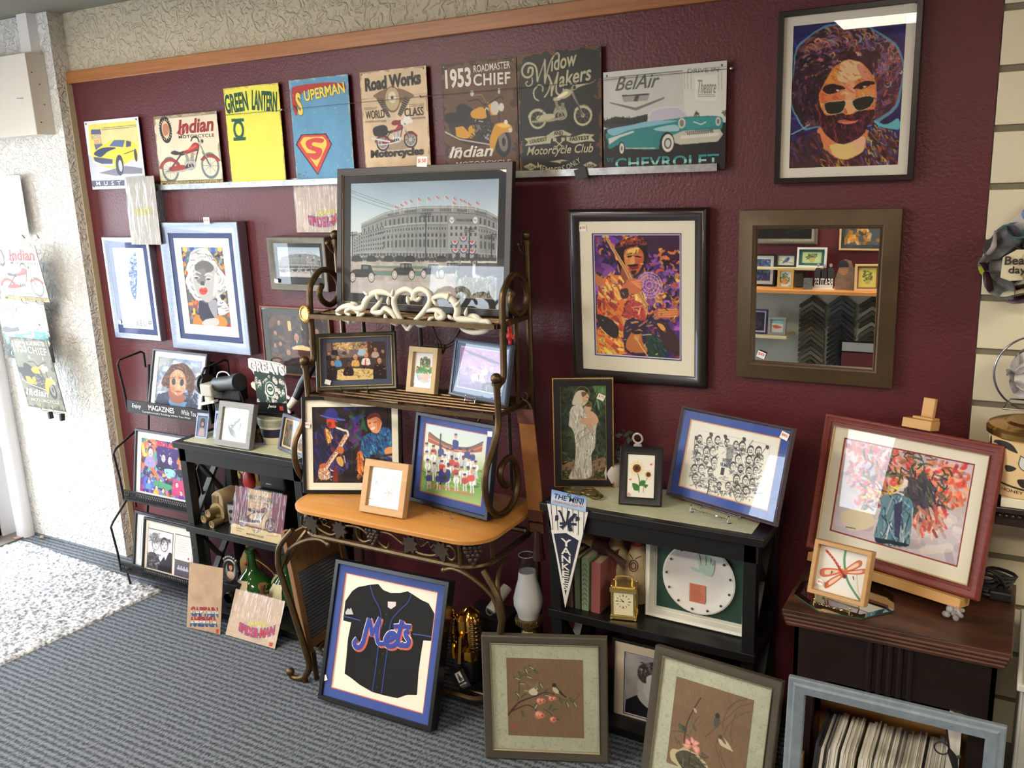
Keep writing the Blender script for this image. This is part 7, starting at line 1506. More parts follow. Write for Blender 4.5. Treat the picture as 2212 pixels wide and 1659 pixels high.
# pharaoh decanter
GOLD = M('polished_gold', (206,150,64), .14, 1.0, bump=(14,.12,.004)); GDK = M('dark_gold_enamel', (46,34,22), .2, .6)  # second material: dark tone of the eyes and headdress stripes
r = thing('pharaoh_decanter', 'gold pharaoh head decanter with a black tag on the bottom rack shelf', 'decanter', (-1.655,-.405,.104), (0,0,rad(-42)))
MB().box(-.075,.075,-.06,.06,0,.014).build('base_slab', BLACKF, r, sm=0, bevel=.002)
mb = MB(); mb.lathe([(.055,.014),(.062,.02),(.064,.09),(.06,.10)], n=24, sy=.75); mb.build('black_base', BLACKF, r)
mb = MB(); mb.lathe([(.0,.085),(.058,.088),(.064,.11),(.06,.135),(.04,.15),(.03,.165)], n=24, sy=.78); mb.build('shoulders', GOLD, r)
mb = MB(); mb.lathe([(.0,.148),(.020,.150),(.030,.168),(.036,.195),(.038,.215),(.034,.245),(.02,.262),(0,.266)], (0,-.012,0), 20, sy=1.05)
mb.add([(-.007,-.046,.192),(.007,-.046,.192),(0,-.062,.190),(0,-.048,.222)], [(0,2,1),(0,3,2),(1,2,3)]); mb.ball((0,-.047,.178), .010, sc=(1.2,.5,.35)); mb.ball((0,-.046,.172), .010, sc=(1.1,.5,.35)); mb.ball((0,-.042,.157), .012, sc=(1,.8,.8)); mb.build('face', GOLD, r)
mb = MB()
for s in (-1,1): mb.ball((s*.015,-.047,.213), .0075, sc=(1.3,.5,.5)); mb.tube([(s*.005,-.049,.226),(s*.016,-.049,.230),(s*.027,-.040,.224)], .0022, 6)
mb.build('eye', GDK, r)
mb = MB(); mb.lathe([(.046,.12),(.058,.15),(.060,.19),(.054,.235),(.042,.262),(.02,.280),(0,.284)], (0,.016,0), 24, sy=.75); mb.build('headdress', GOLD, r)
mb = MB()
for k in range(9):
    z = .135+k*.015; rr = np.interp(z, [.12,.15,.19,.235,.262], [.048,.0595,.0615,.0555,.044]); mb.tube([(rr*math.cos(t),.016+rr*.76*math.sin(t),z) for t in np.linspace(-.5,math.pi+.5,17)], .0035, 6)
for s in (-1,1):
    for k in range(6): z = .10+k*.015; mb.bar((s*.030,-.045,z),(s*.052,-.036,z+.003), .006, .010)
mb.build('headdress_stripe', GDK, r)
mb = MB()
for s in (-1,1): mb.bar((s*.044,-.034,.20),(s*.040,-.042,.095), .024, .010)
mb.tube([(0,-.052,.155),(0,-.055,.12),(0,-.052,.095)], [.006,.007,.009], 8); mb.build('lappet', GOLD, r)
mb = MB(); mb.tube([(0,-.036,.250),(-.003,-.050,.262),(.003,-.048,.280),(0,-.054,.292)], [.006,.008,.009,.005], 8, sm=3); mb.tube([(.012,-.036,.25),(.012,-.048,.272)], .006, 8); mb.build('cobra_crest', GOLD, r); mb = MB(); mb.ball((0,-.054,.270), .005); mb.build('red_jewel', M('jewel_red', (170,30,30), .2), r)
cv = Cv(.066, .066, (30,30,32), d=900); cv.P('.3 .08 .74 .08 .74 .62 .3 .62', (222,220,206)); cv.B('.46 .16 .54 .16 .56 .3 .6 .36 .6 .56 .42 .56 .42 .36 .46 .3', (60,64,62)); cv.P('.62 .42 .70 .42 .69 .56 .63 .56', (60,64,62)); cv.T('RICHTERS', [(.28,.80),(.82,.80)], .10, (216,214,200), bold=.02); cv.L([(.36,.88),(.74,.88)], (180,178,166), .02)
g = MB().box(-.033,.033,.0006,.002,0,.066).build('hang_tag', BLACKM, r, sm=0); g.location = (.085,-.040,.016); g.rotation_euler = (rad(-8), rad(-36), rad(42)); pm = print_mesh('tag_print', cv, g, 0, 0, 0)
tag(MB().box(-1.74,-1.56,-.30,-.18,.105,.30).build('dark_case', BLACKM, sm=0, bevel=.004), 'dark case at the back of the bottom rack shelf', 'case')
mb = MB(); mb.tube([(-1.600,-.20,.385),(-1.628,-.285,.322)], .020, 18); rr_ = mb.build('paper_roll', M('white_tube', (206,204,194), .5)); tag(rr_, 'white tube lying tilted on the dark case behind the right rack leg', 'tube')
mb = MB(); mb.tube([(-1.629+.014*math.cos(t),-.288,.320+.014*math.sin(t)) for t in np.linspace(0,6.28,15)], .003, 6); mb.build('end_ring', STEEL, rr_)
# oil lamp
r = thing('oil_lamp', 'oil lamp with a frosted glass chimney between the rack and the right shelf unit', 'oil lamp', (-1.456,-.30,0))
FRO = M('frosted_glass', (206,208,206), .45, alpha=.86); BRS = M('aged_brass', (130,112,70), .4, .8)
mb = MB(); mb.lathe([(0,0),(.07,0),(.075,.012),(.03,.03),(.022,.08),(.03,.11),(.065,.14),(.07,.19),(.045,.24),(.022,.255)], n=24); mb.build('oil_font', M('smoked_glass', (50,50,52), .15), r)
mb = MB(); mb.lathe([(.022,.255),(.03,.258),(.03,.285),(.022,.295),(.034,.315),(.046,.322),(.048,.345),(.040,.347)], n=24); mb.build('burner', BRS, r)
mb = MB()
for k in range(14): t = k*.4488; mb.tube([(.049*math.cos(t)+.006*math.cos(q)*-math.sin(t),.049*math.sin(t)+.006*math.cos(q)*math.cos(t),.334+.009*math.sin(q)) for q in np.linspace(0,6.28,9)], .0015, 5)
mb.build('gallery_crown', BRS, r)
ch = [(.036,.338),(.040,.36),(.052,.395),(.0525,.42),(.044,.455),(.034,.49),(.031,.522)]; mb = MB(); mb.lathe(ch, n=32); mb.f = [f for f in mb.f if len(f) == 4]; mb.m = [0]*len(mb.f); mb.build('frosted_chimney', FRO, r)
mb = MB(); mb.lathe([(.031,.522),(.029,.55),(.0285,.583)], n=32); mb.f = [f for f in mb.f if len(f) == 4]; mb.m = [0]*len(mb.f); mb.build('clear_rim', pane_mat('clear_chimney', (225,225,228), 1.5, .03, 1.5), r)
mb = MB(); mb.tube([(.029*math.cos(t),.029*math.sin(t),.583) for t in np.linspace(0,6.28,33)[:-1]], .0014, 6, closed=True); mb.build('rim_edge', M('glass_edge', (190,190,196), .1, alpha=.7), r)
# ---------------------------------------------------------------- on and around the right shelf unit
GBEAD = M('gold_beading', (176,136,76), .35, .6, bump=(260,1.0,.004))
r = frame('framed_picture', 'tall black and gold framed robed woman holding a child', 'picture', (-1.288,-.173,.8155), 21, 4, .209, .386, .026, .024, BLACKM, (), pic_robed, 'flat', lip=(GBEAD, .011), tg=[(.058,.31,.002,.020,25,'$75')])
mb = MB(); moulding(mb, .209, .386, [(0,-.001),(.004,-.002),(.004,.003)]); mb.build('gold_edge', GBEAD, r, sm=0)
frame('framed_picture', 'small black framed sunflower on the marble top', 'picture', (-1.045,-.266,.8195), 13, 14, .140, .191, .026, .020, BLACKM, (), pic_sunflower, 'scoop', rec=.008)
PURB = M('purple_grey_metal', (88,80,92), .3, .5)
frame('framed_picture', 'blue matted ink caricature of a crowded hockey team on a wire stand', 'picture', (-.799,-.226,.830), -17.9, 16.6, .412, .300, .012, .020, PURB, [(.026,.024,.026,(58,84,160)),(.003,.003,.003,(216,150,96)),(.002,.002,.002,(226,220,206))], pic_caricature, 'bevel', rec=.008, tg=[(.178,.262,.002,.022,15,'$85')])
plate_stand('chrome wire stand under the blue matted team caricature', -.806,-.258,.8155, -17.9, .14)
r = thing('glass_decanter', 'clear glass decanter with a ring stopper behind the small sunflower picture', 'decanter', (-1.105,-.13,.815)); CLR = pane_mat('clear_crystal', (232,234,234), 1.5, .02, 1.8)
mb = MB(); mb.lathe([(.035,0),(.04,.01),(.042,.08),(.03,.11),(.016,.125),(.016,.14),(.020,.142)], n=22); mb.build('bottle_body', CLR, r)
mb = MB(); mb.lathe([(0,.14),(.020,.140),(.021,.152),(.015,.154),(.014,.166),(.006,.170),(0,.171)], n=18); mb.tube([(.0165*math.cos(t),0,.188+.0165*math.sin(t)) for t in np.linspace(0,6.28,25)[:-1]], .0035, 8, closed=True); mb.build('ring_stopper', M('stopper_glass', (206,206,200), .1, alpha=.6), r)
r = thing('flower_vase', 'small white vase with dark silk leaves behind the robed woman picture', 'vase', (-1.205,-.105,.815)); mb = MB(); mb.lathe([(0,0),(.03,0),(.034,.02),(.038,.05),(.03,.075),(.026,.08)], n=18); mb.build('vase_body', M('white_china', (206,196,190), .3), r)
mb = MB(); g = random.Random(8)
for k in range(46):
    t = g.uniform(0,6.28); a = g.uniform(.03,.085); z = .08+g.uniform(0,.12); p = Vector((a*math.cos(t)*.9, a*math.sin(t)*.4, z)); d = Vector((math.cos(t+1),.3*math.sin(t),g.uniform(-.4,.6))).normalized()*.016; n_ = d.cross(Vector((0,1,.3))).normalized()*.007
    mb.add([p-d, p+n_, p+d, p-n_], [(0,1,2,3)])
    if k % 4 == 0: mb.tube([(0,0,.06), tuple(p)], .0012, 5)
mb.build('silk_leaves', M('dark_silk_green', (52,60,46), .7), r, sm=0)
PAD = M('old_brass_lock', (120,102,62), .4, .75, var=(40,.6))
for lab, x, y, a, s in (('old brass padlock lying on the marble before the robed woman picture', -1.295,-.235,20,1.0), ('second old brass padlock overlapping the first on the marble', -1.235,-.230,-35,.8)):
    r = thing('padlock', lab, 'padlock', (x,y,.8155), (0,0,rad(a))); mb = MB(); mb.slab([(.036*s*math.cos(t),.036*s*math.sin(t)*.85) for t in np.linspace(0,6.28,21)[:-1]], 0, .016*s); mb.build('lock_body', PAD, r, bevel=.003)
    mb = MB(); mb.tube([(.018*s+.026*s+.026*s*math.cos(t),.024*s*math.sin(t),.009*s) for t in np.linspace(-2.4,2.4,13)], .005*s, 8); mb.build('shackle', PAD, r); mb = MB(); mb.lathe([(.0,.0175*s),(.008*s,.0175*s),(.008*s,.015*s)], (-.006,0,0), 12); mb.build('keyhole_cover', BRASSD, r)
# felt pennant hanging on the front corner
r = thing('felt_pennant', 'white and navy pinstripe mini pennant hanging on the shelf front corner', 'pennant', (-1.26,-.366,.45), (0,0,rad(2)))
pq = '-1331 826 -1182 815 -1274 452'
X0 = -1.26; P_ = lambda s: [(a/1000-X0, b/1000-.45) for a, b in nums(s)]
MB().plate(P_(pq), -.003, .0005).build('felt', M('felt_white', (222,220,214), .9, bump=(400,.2)), r, sm=0)
FN = M('felt_navy', (34,38,62), .9)
mb = MB(); mb.plate(P_('-1318 727 -1263 735 -1207 715 -1272 470'), -.0038, -.002); mb.build('white_border', M('felt_white', (222,220,214), .9), r, sm=0)
mb = MB(); mb.plate(P_('-1308 716 -1263 726 -1218 706 -1271 500'), -.0046, -.003); mb.build('navy_field', FN, r, sm=0)
mb = MB()
for t in np.linspace(.1,.9,7):
    x = -1331+149*t; zt = 826-11*t; zb = 727 + (735-727)*min(1,t*2) if t < .5 else 735-20*(t-.5)*2
    mb.plate(P_('%f %f %f %f %f %f %f %f' % (x-1,zt,x+1,zt,x+1.5+(.5-t)*12,zb,x-.5+(.5-t)*12,zb)), -.0036, -.002)
mb.plate(P_('-1333 829 -1181 818 -1181 811 -1333 821'), -.005, .001)
mb.plate(P_('-1292 800 -1282 803 -1266 765 -1262 765 -1256 805 -1247 804 -1256 772 -1232 800 -1222 797 -1246 765 -1240 736 -1252 733 -1256 760 -1275 738 -1288 745 -1272 752 -1270 762 -1285 796'), -.0052, -.003)
mb.plate(P_('-1300 782 -1290 784 -1290 768 -1302 762'), -.0052, -.003); mb.plate(P_('-1226 790 -1214 788 -1214 778 -1228 772'), -.0052, -.003); mb.plate(P_('-1285 760 -1225 766 -1225 758 -1285 752'), -.0051, -.003)
mb.build('team_monogram', FN, r, sm=0)
mb = MB()
for i, chh in enumerate('YANKEES'):
    v, f = text_shape(chh, 0, .02, 1); lo, hi = v.min(0), v.max(0); q = (v-lo)/(hi-lo); w_ = .040-.0035*i; h_ = .027-.0012*i; zc = .255-.0312*i+.0006*i*i; xc = -.003-.0012*i
    mb.add([(xc+(a-.5)*w_, -.0052, zc-h_+b*h_) for a, b in q], f)
mb.build('lettering', M('felt_white', (222,220,214), .9), r, sm=0)
cv = Cv(.125, .052, (120,160,206), quad='310 55 570 110 560 235 315 170', d=900).G([(0,(110,150,206)),(.6,(196,210,226)),(1,(150,180,216))]); cv.T('THE MINI', [(332,126),(545,178)], 42, (44,48,66), bold=.012, shear=.15); cv.T('GENUINE WOOL BLEND FELT', [(328,158),(548,202)], 20, (190,110,110)); cv.E((436,102), 13, (40,40,50)).E((436,102), 6, (200,206,216)); cv.T('Hunt', [(470,118),(550,136)], 18, (40,44,60), shear=.4)
g = MB().box(-.0625,.0625,.0006,.0022,0,.052).build('header_card', M('card_navy', (44,54,90), .5), r, sm=0, bevel=.0008); g.location = (.008,-.007,.366); g.rotation_euler = (0, rad(5), 0); print_mesh('card_print', cv, g, 0, 0, 0, ro=.3)
# middle shelf of the right unit
for k, (lab, x, w_, h_, d_, c, tl, top) in enumerate((('dark brown book leaning at the left end of the shelf', -1.300,.030,.178,.13,(62,46,40),-1,0), ('dark green book between the brown and the sage one', -1.262,.020,.186,.13,(62,76,54),0,0), ('sage green book with patterned spine', -1.237,.026,.192,.14,(122,140,112),1,1), ('brick red book at the right of the row', -1.203,.034,.184,.15,(130,70,64),2,0))):
    r = thing('book', lab+' beside the brass clock', 'book', (x,-.315,.43), (0, rad(tl), rad(-3)), 'books on the shelf'); C_ = M('book_cover_%d' % k, c, .7, bump=(200,.2))
    mb = MB(); mb.box(0,.003,0,d_,0,h_); mb.box(w_-.003,w_,0,d_,0,h_); mb.box(0,w_,-.003,.001,0,h_); mb.build('cover', C_, r, sm=0, bevel=.001)
    MB().box(.003,w_-.003,.001,d_-.004,.004,h_-.004).build('pages', M('old_pages', (176,160,126), .9, bump=(400,.3), stretch=(8,1,1)), r, sm=0)
    if top:
        mb = MB()
        for i in range(9): mb.tube([(.004,-.0035,.02+i*.018),(w_*.5,-.0038,.03+i*.018),(w_-.004,-.0035,.018+i*.018)], .0013, 5)
        mb.build('spine_ornament', M('dark_green_ink', (70,84,66), .7), r)
r = thing('clothes_brush', 'bristle brush with a dark handle lying across the row of books', 'brush', (-1.20,-.24,.625), (0, rad(6), rad(-25)))
mb = MB(); g = random.Random(2)
for k in range(150): y, z = g.uniform(-.022,.022), g.uniform(0,.024); mb.tube([(-.01,y*.8,z),(-.06,y*1.1,z+.004),(-.105+g.uniform(-.01,.01),y*1.4,z*1.4-.006)], .0013, 4)
mb.build('bristles', M('straw_bristle', (186,166,112), .8), r)
mb = MB(); mb.tube([(-.02,0,.014),(.02,0,.015),(.04,0,.013),(.08,0,.010),(.12,-.004,.006)], [.024,.022,.012,.011,.014], 12); mb.build('handle', M('dark_handle', (58,36,30), .3), r)
IV = M('ivory_enamel', (206,190,150), .35, var=(18,.6), c2=(176,158,118)); RE = M('red_enamel', (150,40,36), .35)
for lab, x, y, nk in (('ivory bowling pin standing behind the books', -1.175,-.155,0), ('ivory bowling pin with a red neck behind the brass clock', -1.088,-.175,1)):
    r = thing('bowling_pin', lab, 'bowling pin', (x,y,.43)); pr = [(0,0),(.030,0),(.034,.02),(.046,.07),(.050,.105),(.044,.145),(.031,.185),(.022,.21)]; up = [(.022,.21),(.020,.225),(.0205,.24),(.025,.262),(.023,.28),(.012,.292),(0,.294)]
    mb = MB(); mb.lathe(pr, n=22); mb.build('pin_body', IV, r); mb = MB(); mb.lathe(up, n=22); mb.build('pin_neck', RE if nk else IV, r)
    mb = MB()
    for rr, z0 in ((.0155,.148),(.009,.148)):
        mb.tube([(rr*math.sin(t), -(np.interp(z0+rr*1.2*math.cos(t),[.105,.145,.185],[.0505,.0445,.0315])**2-(rr*math.sin(t))**2)**.5, z0+rr*1.2*math.cos(t)) for t in np.linspace(0,6.28,17)], .0018, 5)
    for s in (-1,1): mb.tube([(s*.004,-.036,.171),(s*.014,-.031,.178),(s*.022,-.023,.180)], .0016, 5)
    mb.build('emblem', M('emblem_maroon', (84,34,36), .5), r)
CLK = M('clock_brass', (216,190,120), .25, .85)
r = thing('carriage_clock', 'small brass carriage clock on the middle shelf', 'clock', (-1.087,-.300,.43), (0,0,rad(14)))
mb = MB(); mb.box(-.044,.044,-.03,.03,.004,.016); mb.box(-.044,.044,-.03,.03,.100,.116); mb.box(-.038,.038,-.026,.026,.116,.120)
for x in (-.038,.038):
    for y in (-.025,.025): mb.tube([(x,y,.016),(x,y,.100)], .0035, 8); mb.ball((x*1.05,y*1.05,.004), .005, n=8); mb.ball((x,y,.120), .0035, n=8)
mb.build('case', CLK, r, sm=40); MB().box(-.034,.034,-.022,.024,.016,.100).build('inner_case', CLK, r, sm=0)
mb = MB(); mb.tube([(-.026,0,.118),(-.028,0,.138),(-.018,0,.146),(.018,0,.146),(.028,0,.138),(.026,0,.118)], .0036, 8, sm=3); mb.build('carry_handle', CLK, r)
cv = Cv(.066, .082, (232,222,184), d=1300)
for k in range(12): t = k*.5236; cv.L([(.5+.28*math.sin(t),.40-.225*math.cos(t)),(.5+.36*math.sin(t),.40-.29*math.cos(t))], (60,54,48), .03 if k % 3 else .045)
cv.L([(.5,.40),(.37,.30)], (30,28,26), .035).L([(.5,.40),(.16,.39)], (30,28,26), .022).E((.5,.40), .045, (30,28,26)); cv.L([(.40,.70),(.60,.70)], (90,84,70), .02)
print_mesh('dial', cv, r, 0, -.0245, .017, ro=.3); MB().box(-.034,.034,-.028,-.0275,.016,.100).build('front_glass', pane_mat(), r, sm=0)
WF = M('white_frame', (216,216,204), .4); CER = M('glazed_plate', (216,214,208), .18, bump=(16,.12,.004))
r = frame('shadow_box', 'white framed plate with a green handprint on green matting', 'picture', (-.856,-.271,.432), -1.3, 3, .347, .316, .022, .055, WF, [(.006,.006,.006,(206,206,196))], lambda w, h: Cv(w, h, (40,70,56), d=150).N(.04, 6), 'step', rec=.034, glass=True)
pl = MB(); pl.lathe([(0,.030),(.085,.031),(.098,.026),(.122,.020),(.127,.022),(.126,.026),(.09,.034),(0,.036)], (0.002,0,.156), 48, ax='y', sx=.965, sy=.95); po = pl.build('plate', CER, r)
HP = hom([(1090,375),(1838,500),(1832,1140),(1100,975)], [(-.15,.29),(.15,.29),(.15,.026),(-.15,.026)])
def HQ(s): p = nums(s); z = np.c_[p, np.ones(len(p))] @ HP.T; return [tuple(q) for q in z[:,:2]/z[:,2:]]
mb = MB()
for s in ('1455 640 1500 655 1575 630 1580 680 1560 735 1500 720 1460 690', '1440 570 1430 545 1445 540 1470 640 1450 640', '1480 540 1490 520 1502 530 1508 640 1486 640', '1525 560 1538 540 1548 560 1545 640 1518 640', '1570 600 1582 580 1584 600 1578 650 1560 640', '1385 670 1400 660 1460 690 1450 705'): mb.plate([tuple(q) for q in cat_rom(HQ(s), True, 3)], .0278, .0285)
mb.build('handprint', M('green_glaze', (150,190,172), .35, var=(30,.7), c2=(190,206,194)), po, sm=0)
cv = Cv(.054, .064, (196,116,92), d=900); [cv.L([(.1,.1+i*.075),(.1+.8*cv.rs.uniform(.7,1),.1+i*.075)], (110,66,56), .02) for i in range(12)]
p = print_mesh('verse_card', cv, po, 0, 0, 0, ro=.6); p.location = (-.002,.0275,.072)
mb = MB()
for k in range(13): t = k*.4833+.2; mb.ball((.002+.108*math.cos(t), .019, .156+.106*math.sin(t)), .0042, n=8)
mb.build('rim_dot', M('dark_green_dot', (44,56,44), .4), po)
r = thing('orange_figurine', 'small orange figurine under the middle shelf of the right unit', 'figurine', (-1.21,-.30,.045)); mb = MB(); mb.lathe([(0,.0),(.05,0),(.05,.20),(.0,.20)], n=16); mb.build('dark_stand', BLACKM, r); mb = MB(); mb.lathe([(0,.20),(.02,.203),(.022,.215),(.014,.235),(.006,.25),(0,.252)], n=14); mb.build('orange_cap', M('orange_plastic', (206,84,40), .4), r)
# pictures on the carpet
DUSK = M('grey_brown_frame', (92,86,74), .45, .2, var=(30,.5), stretch=(1,12,12)); CHA = M('champagne_edge', (170,160,134), .35, .6)
def pic_brocade(fn, bw):
    def f(w, h):
        c = Cv(w, h, (180,184,160), d=520); n = vnoise(c.X*34, c.Y*34, 6, 2); c.a *= (1-.10*((n > .52) & (n < .60)))[:,:,None]; c.N(.05, 9, 3)
        return c
    return f
for lab, pos, yw, ln, fn in (('grey framed silk picture of birds on a berry branch', (-1.252,-.578,.004), 22.5, 4.8, pic_branch_birds), ('grey framed silk picture of birds above a pink lotus', (-.743,-.549,.006), -5.5, 15.5, pic_lotus_birds)):
    r = frame('framed_picture', lab, 'picture', pos, yw, ln, .408, .430, .030, .028, DUSK, (), pic_brocade(fn, .05), 'bevel', lip=(CHA, .003), rec=.012)
    w2, h2 = .348-.098, .370-.098; cv = fn(w2, h2); p = print_mesh('silk_panel', cv, r, 0, .0118, .079, ro=.7)
frame('framed_picture', 'cream matted grey portrait of a man with a swept back quiff, half hidden', 'picture', (-.995,-.300,.004), 0, 4.5, .300, .322, .008, .018, BLACKM, [(.034,.036,.04,(222,206,182)),(.003,.003,.003,(70,80,140)),(.002,.002,.002,(232,230,226))], pic_quiff, 'flat')
# ---------------------------------------------------------------- old sewing cabinet and what is on it
MAH = M('worn_mahogany', (96,56,38), .42, var=(3.2,.36,8), c2=(38,22,17), stretch=(1.2,5,5), bump=(9,.15), coat=.15); MAHD = M('dark_mahogany', (32,18,14), .38, var=(4,.6,6), c2=(22,12,10), stretch=(2,2,9))
cab = thing('sewing_cabinet', 'old dark mahogany sewing cabinet with a worn top', 'cabinet', (-.248,-.25,0)); x0, x1, y0, y1 = -.535, .039, -.465, -.03
mb = MB(); mb.box(x0,x1,y0,y1,.648,.660); mb.build('worn_top', MAH, cab, world=True, sm=0, bevel=.003)
mb = MB()
for k in range(3): z = .644-k*.0135; d = .004*k; mb.tube([(x0+.006+d,y0+.004+d,z),(x1-.006-d,y0+.004+d,z)], .0068, 8); mb.tube([(x0+.006+d,y0+.004+d,z),(x0+.006+d,y1,z)], .0068, 8); mb.tube([(x1-.006-d,y0+.004+d,z),(x1-.006-d,y1,z)], .0068, 8)
mb.box(x0+.012,x1-.012,y0+.010,y1,.608,.648); mb.build('ridged_edge', MAH, cab, world=True)
mb = MB(); yb = y0+.035; ap = [(x0+.03,.608),(x1-.03,.608),(x1-.03,.40),(x1-.085,.40),(x1-.10,.43),(x1-.13,.445),(x0+.13,.445),(x0+.10,.43),(x0+.085,.40),(x0+.03,.40)]
mb.plate(ap[::-1], yb, yb+.018); mb.build('front_panel', MAHD, cab, world=True, sm=0)
mb = MB()
for k in range(5): mb.tube([(-.30+k*.026,yb-.001,.447),(-.30+k*.026,yb-.001,.606)], .009, 8)
mb.build('reeded_trim', MAHD, cab, world=True)
for x in (x0+.03, x1-.085): MB().box(x, x+.055, yb, yb+.05, 0, .40).build('front_leg', MAHD, cab, world=True, sm=0, bevel=.002); MB().box(x, x+.055, y1-.06, y1-.01, 0, .608).build('back_leg', MAHD, cab, world=True, sm=0)
for x in (x0+.03, x1-.042): MB().box(x, x+.012, yb, y1-.01, .08, .608).build('side_panel', MAHD, cab, world=True, sm=0)
MB().box(x0+.03,x1-.03,y1-.02,y1-.012,.05,.608).build('back_panel', MAHD, cab, world=True, sm=0)
BLW = wood('pale_beech', (222,176,112), (200,150,88), (3,30,30), .5); RED = M('brick_red_frame', (134,56,48), .5, var=(8,.5), stretch=(2,20,20))
FP = ((-.300,-.217,.710), -18.4, 12.7)
frame('framed_picture', 'brick red framed painting of red flowers in a blue vase', 'picture', FP[0], FP[1], FP[2], .520, .430, .034, .022, RED, [(.034,.030,.040,(236,230,210)),(.004,.004,.004,(150,60,56))], pic_bouquet, 'step', lip=(GILT, .002), tg=[(-.196,.055,.009,.018,-5,None,(236,230,210))])
r = thing('table_easel', 'small pale wooden table easel holding the red framed flower painting', 'easel', FP[0], (-rad(FP[2]),0,rad(FP[1])))
MB().box(-.012+.03,.022+.03,.026,.044,-.03,.525).build('mast', BLW, r, sm=0, bevel=.002)
MB().box(-.235,.225,-.020,.050,-.030,-.003).build('ledge', BLW, r, sm=0, bevel=.002)
mb = MB(); mb.box(-.015,.068,-.014,.046,.434,.462); mb.box(.006,.064,.0,.05,.462,.47); mb.build('top_clamp', BLW, r, sm=0, bevel=.002)
for s in (-1,1): MB().bar((.03+s*.16,.035,-.012),(.03+s*.175,.020,-.0605), .026, .014, (0,1,0)).build('leg', BLW, r, sm=0)
MB().bar((.035,.05,.34),(.035,.175,-.015), .022, .012, (1,0,0)).build('back_leg', BLW, r, sm=0)
oc = [(-.523,-.370),(-.436,-.446),(-.325,-.437),(-.253,-.351),(-.268,-.255),(-.345,-.200),(-.45,-.205),(-.52,-.280)]
r = thing('octagonal_mirror', 'octagonal mirror lying flat under the dragonfly box frame', 'mirror', (-.388,-.322,.6605)); oq = [(a+.388,b+.322) for a, b in oc]
mb = MB(); n = 8; v = [(a,b,0) for a, b in oq]+[(a,b,.004) for a, b in oq]+[(a*.88,b*.88,.0065) for a, b in oq]
mb.add(v, [(i,(i+1)%n,n+(i+1)%n,n+i) for i in range(n)]+[(n+i,n+(i+1)%n,2*n+(i+1)%n,2*n+i) for i in range(n)]+[tuple(range(2*n,3*n)), tuple(range(n))[::-1]]); mb.m = [0]*8+[1]*8+[1,0]
mb.build('mirror_tile', [M('green_glass_edge', (60,90,76), .15, .2), M('mirror_dim', (206,210,206), .02, 1.0)], r, sm=0)
frame('framed_picture', 'light oak box frame with a paper dragonfly', 'picture', (-.403,-.412,.692), -11, 17.7, .162, .154, .012, .034, LOAK, (), pic_dragonfly, 'flat', rec=.020, tg=[(-.052,.028,.010,.014,12,'$75')])
plate_stand('brass wire stand holding the dragonfly frame', -.402,-.428,.667, -11, .10, M('pale_brass_wire', (190,170,130), .25, .9), .06)
r = thing('crystal_cluster', 'cluster of clear crystal beads beside the easel leg', 'crystals', (-.105,-.325,.6605)); mb = MB(); g = random.Random(5)
for k in range(12): mb.ball((g.uniform(-.022,.022),g.uniform(-.016,.016),.008+g.uniform(0,.02)), g.uniform(.006,.009), n=6)
mb.build('beads', M('crystal', (206,206,210), .08, alpha=.3), r, sm=0)
r = thing('cable_bundle', 'bundle of black cables and an adapter at the back of the cabinet top', 'cables', (-.03,-.12,.6605)); mb = MB()
for k in range(5): mb.tube([(.05*math.cos(t)*(1+.15*k*math.sin(2*t))+.0,.045*math.sin(t)+.006*k,.010+.009*k+.004*math.sin(3*t+k)) for t in np.linspace(0,6.28,26)[:-1]], .0055, 6, closed=True)
mb.tube([(.04,-.01,.03),(.02,-.04,.075),(-.03,-.02,.085),(-.04,.03,.04)], .005, 6, sm=4); mb.build('cable', BLKP, r); MB().box(.0,.06,-.05,-.015,0,.03).build('adapter', BLKP, r, sm=0, bevel=.006)
# blue grey empty frame in front, crate of magazines behind it
BG = M('blue_grey_distressed', (140,152,160), .55, var=(26,.7,6), c2=(96,110,122), bump=(60,.2))
r = thing('empty_frame', 'empty distressed blue grey frame leaning in front of the cabinet', 'picture frame', (-.224,-.625,.005), (-rad(7.5),0,rad(.0))); mb = MB(); moulding(mb, .532, .508, [(.006,.022),(0,.018),(0,.004),(.004,0),(.014,.001),(.020,-.003),(.044,.006),(.046,.022),(.006,.022)]); mb.build('moulding', BG, r, sm=30)
CRW = wood('crate_pine', (186,140,84), (156,110,62), (2,30,30), .6)
r = thing('magazine_crate', 'open pine crate of magazines standing under the cabinet', 'crate', (-.25,-.34,0)); 
for nm, b in (('bottom_board',(-.475,-.03,-.50,-.20,0,.012)),('side_board',(-.475,-.463,-.50,-.20,.012,.20)),('side_board',(-.042,-.03,-.50,-.20,.012,.20)),('front_board',(-.463,-.042,-.50,-.488,.012,.17)),('back_board',(-.463,-.042,-.212,-.20,.012,.285))): MB().box(*b).build(nm, CRW, r, world=True, sm=0, bevel=.001)
MZ = [M('magazine_spine_%d' % i, c, .5) for i, c in enumerate(((226,220,206),(206,200,186),(236,232,222),(120,116,110),(196,190,170),(52,52,54)))]
g = random.Random(11); base = None; x = -.448; n = 0
while x < -.10:
    t = g.choice((.004,.005,.006,.008)); m = MZ[g.choice((0,0,1,1,2,2,3,4,5))]
    o = MB().box(0,t,0,.19,0,1).build('magazine', m, sm=0); o.location = (x,-.475+g.uniform(0,.012),.014); o.scale = (1,1,.235+g.uniform(0,.018)); o.rotation_euler = (0, rad(5-n*.06), 0)
    tag(o, 'thin magazine standing on edge in the pine crate among others alike', 'magazine', 'magazines in the pine crate'); x += t+.0012; n += 1
    if n in (9, 15): x += .008
tag(MB().box(-.092,-.060,-.44,-.30,.014,.44).build('white_envelope', M('white_paper', (216,212,202), .7), sm=0), 'white folder standing at the right end of the pine crate', 'folder')
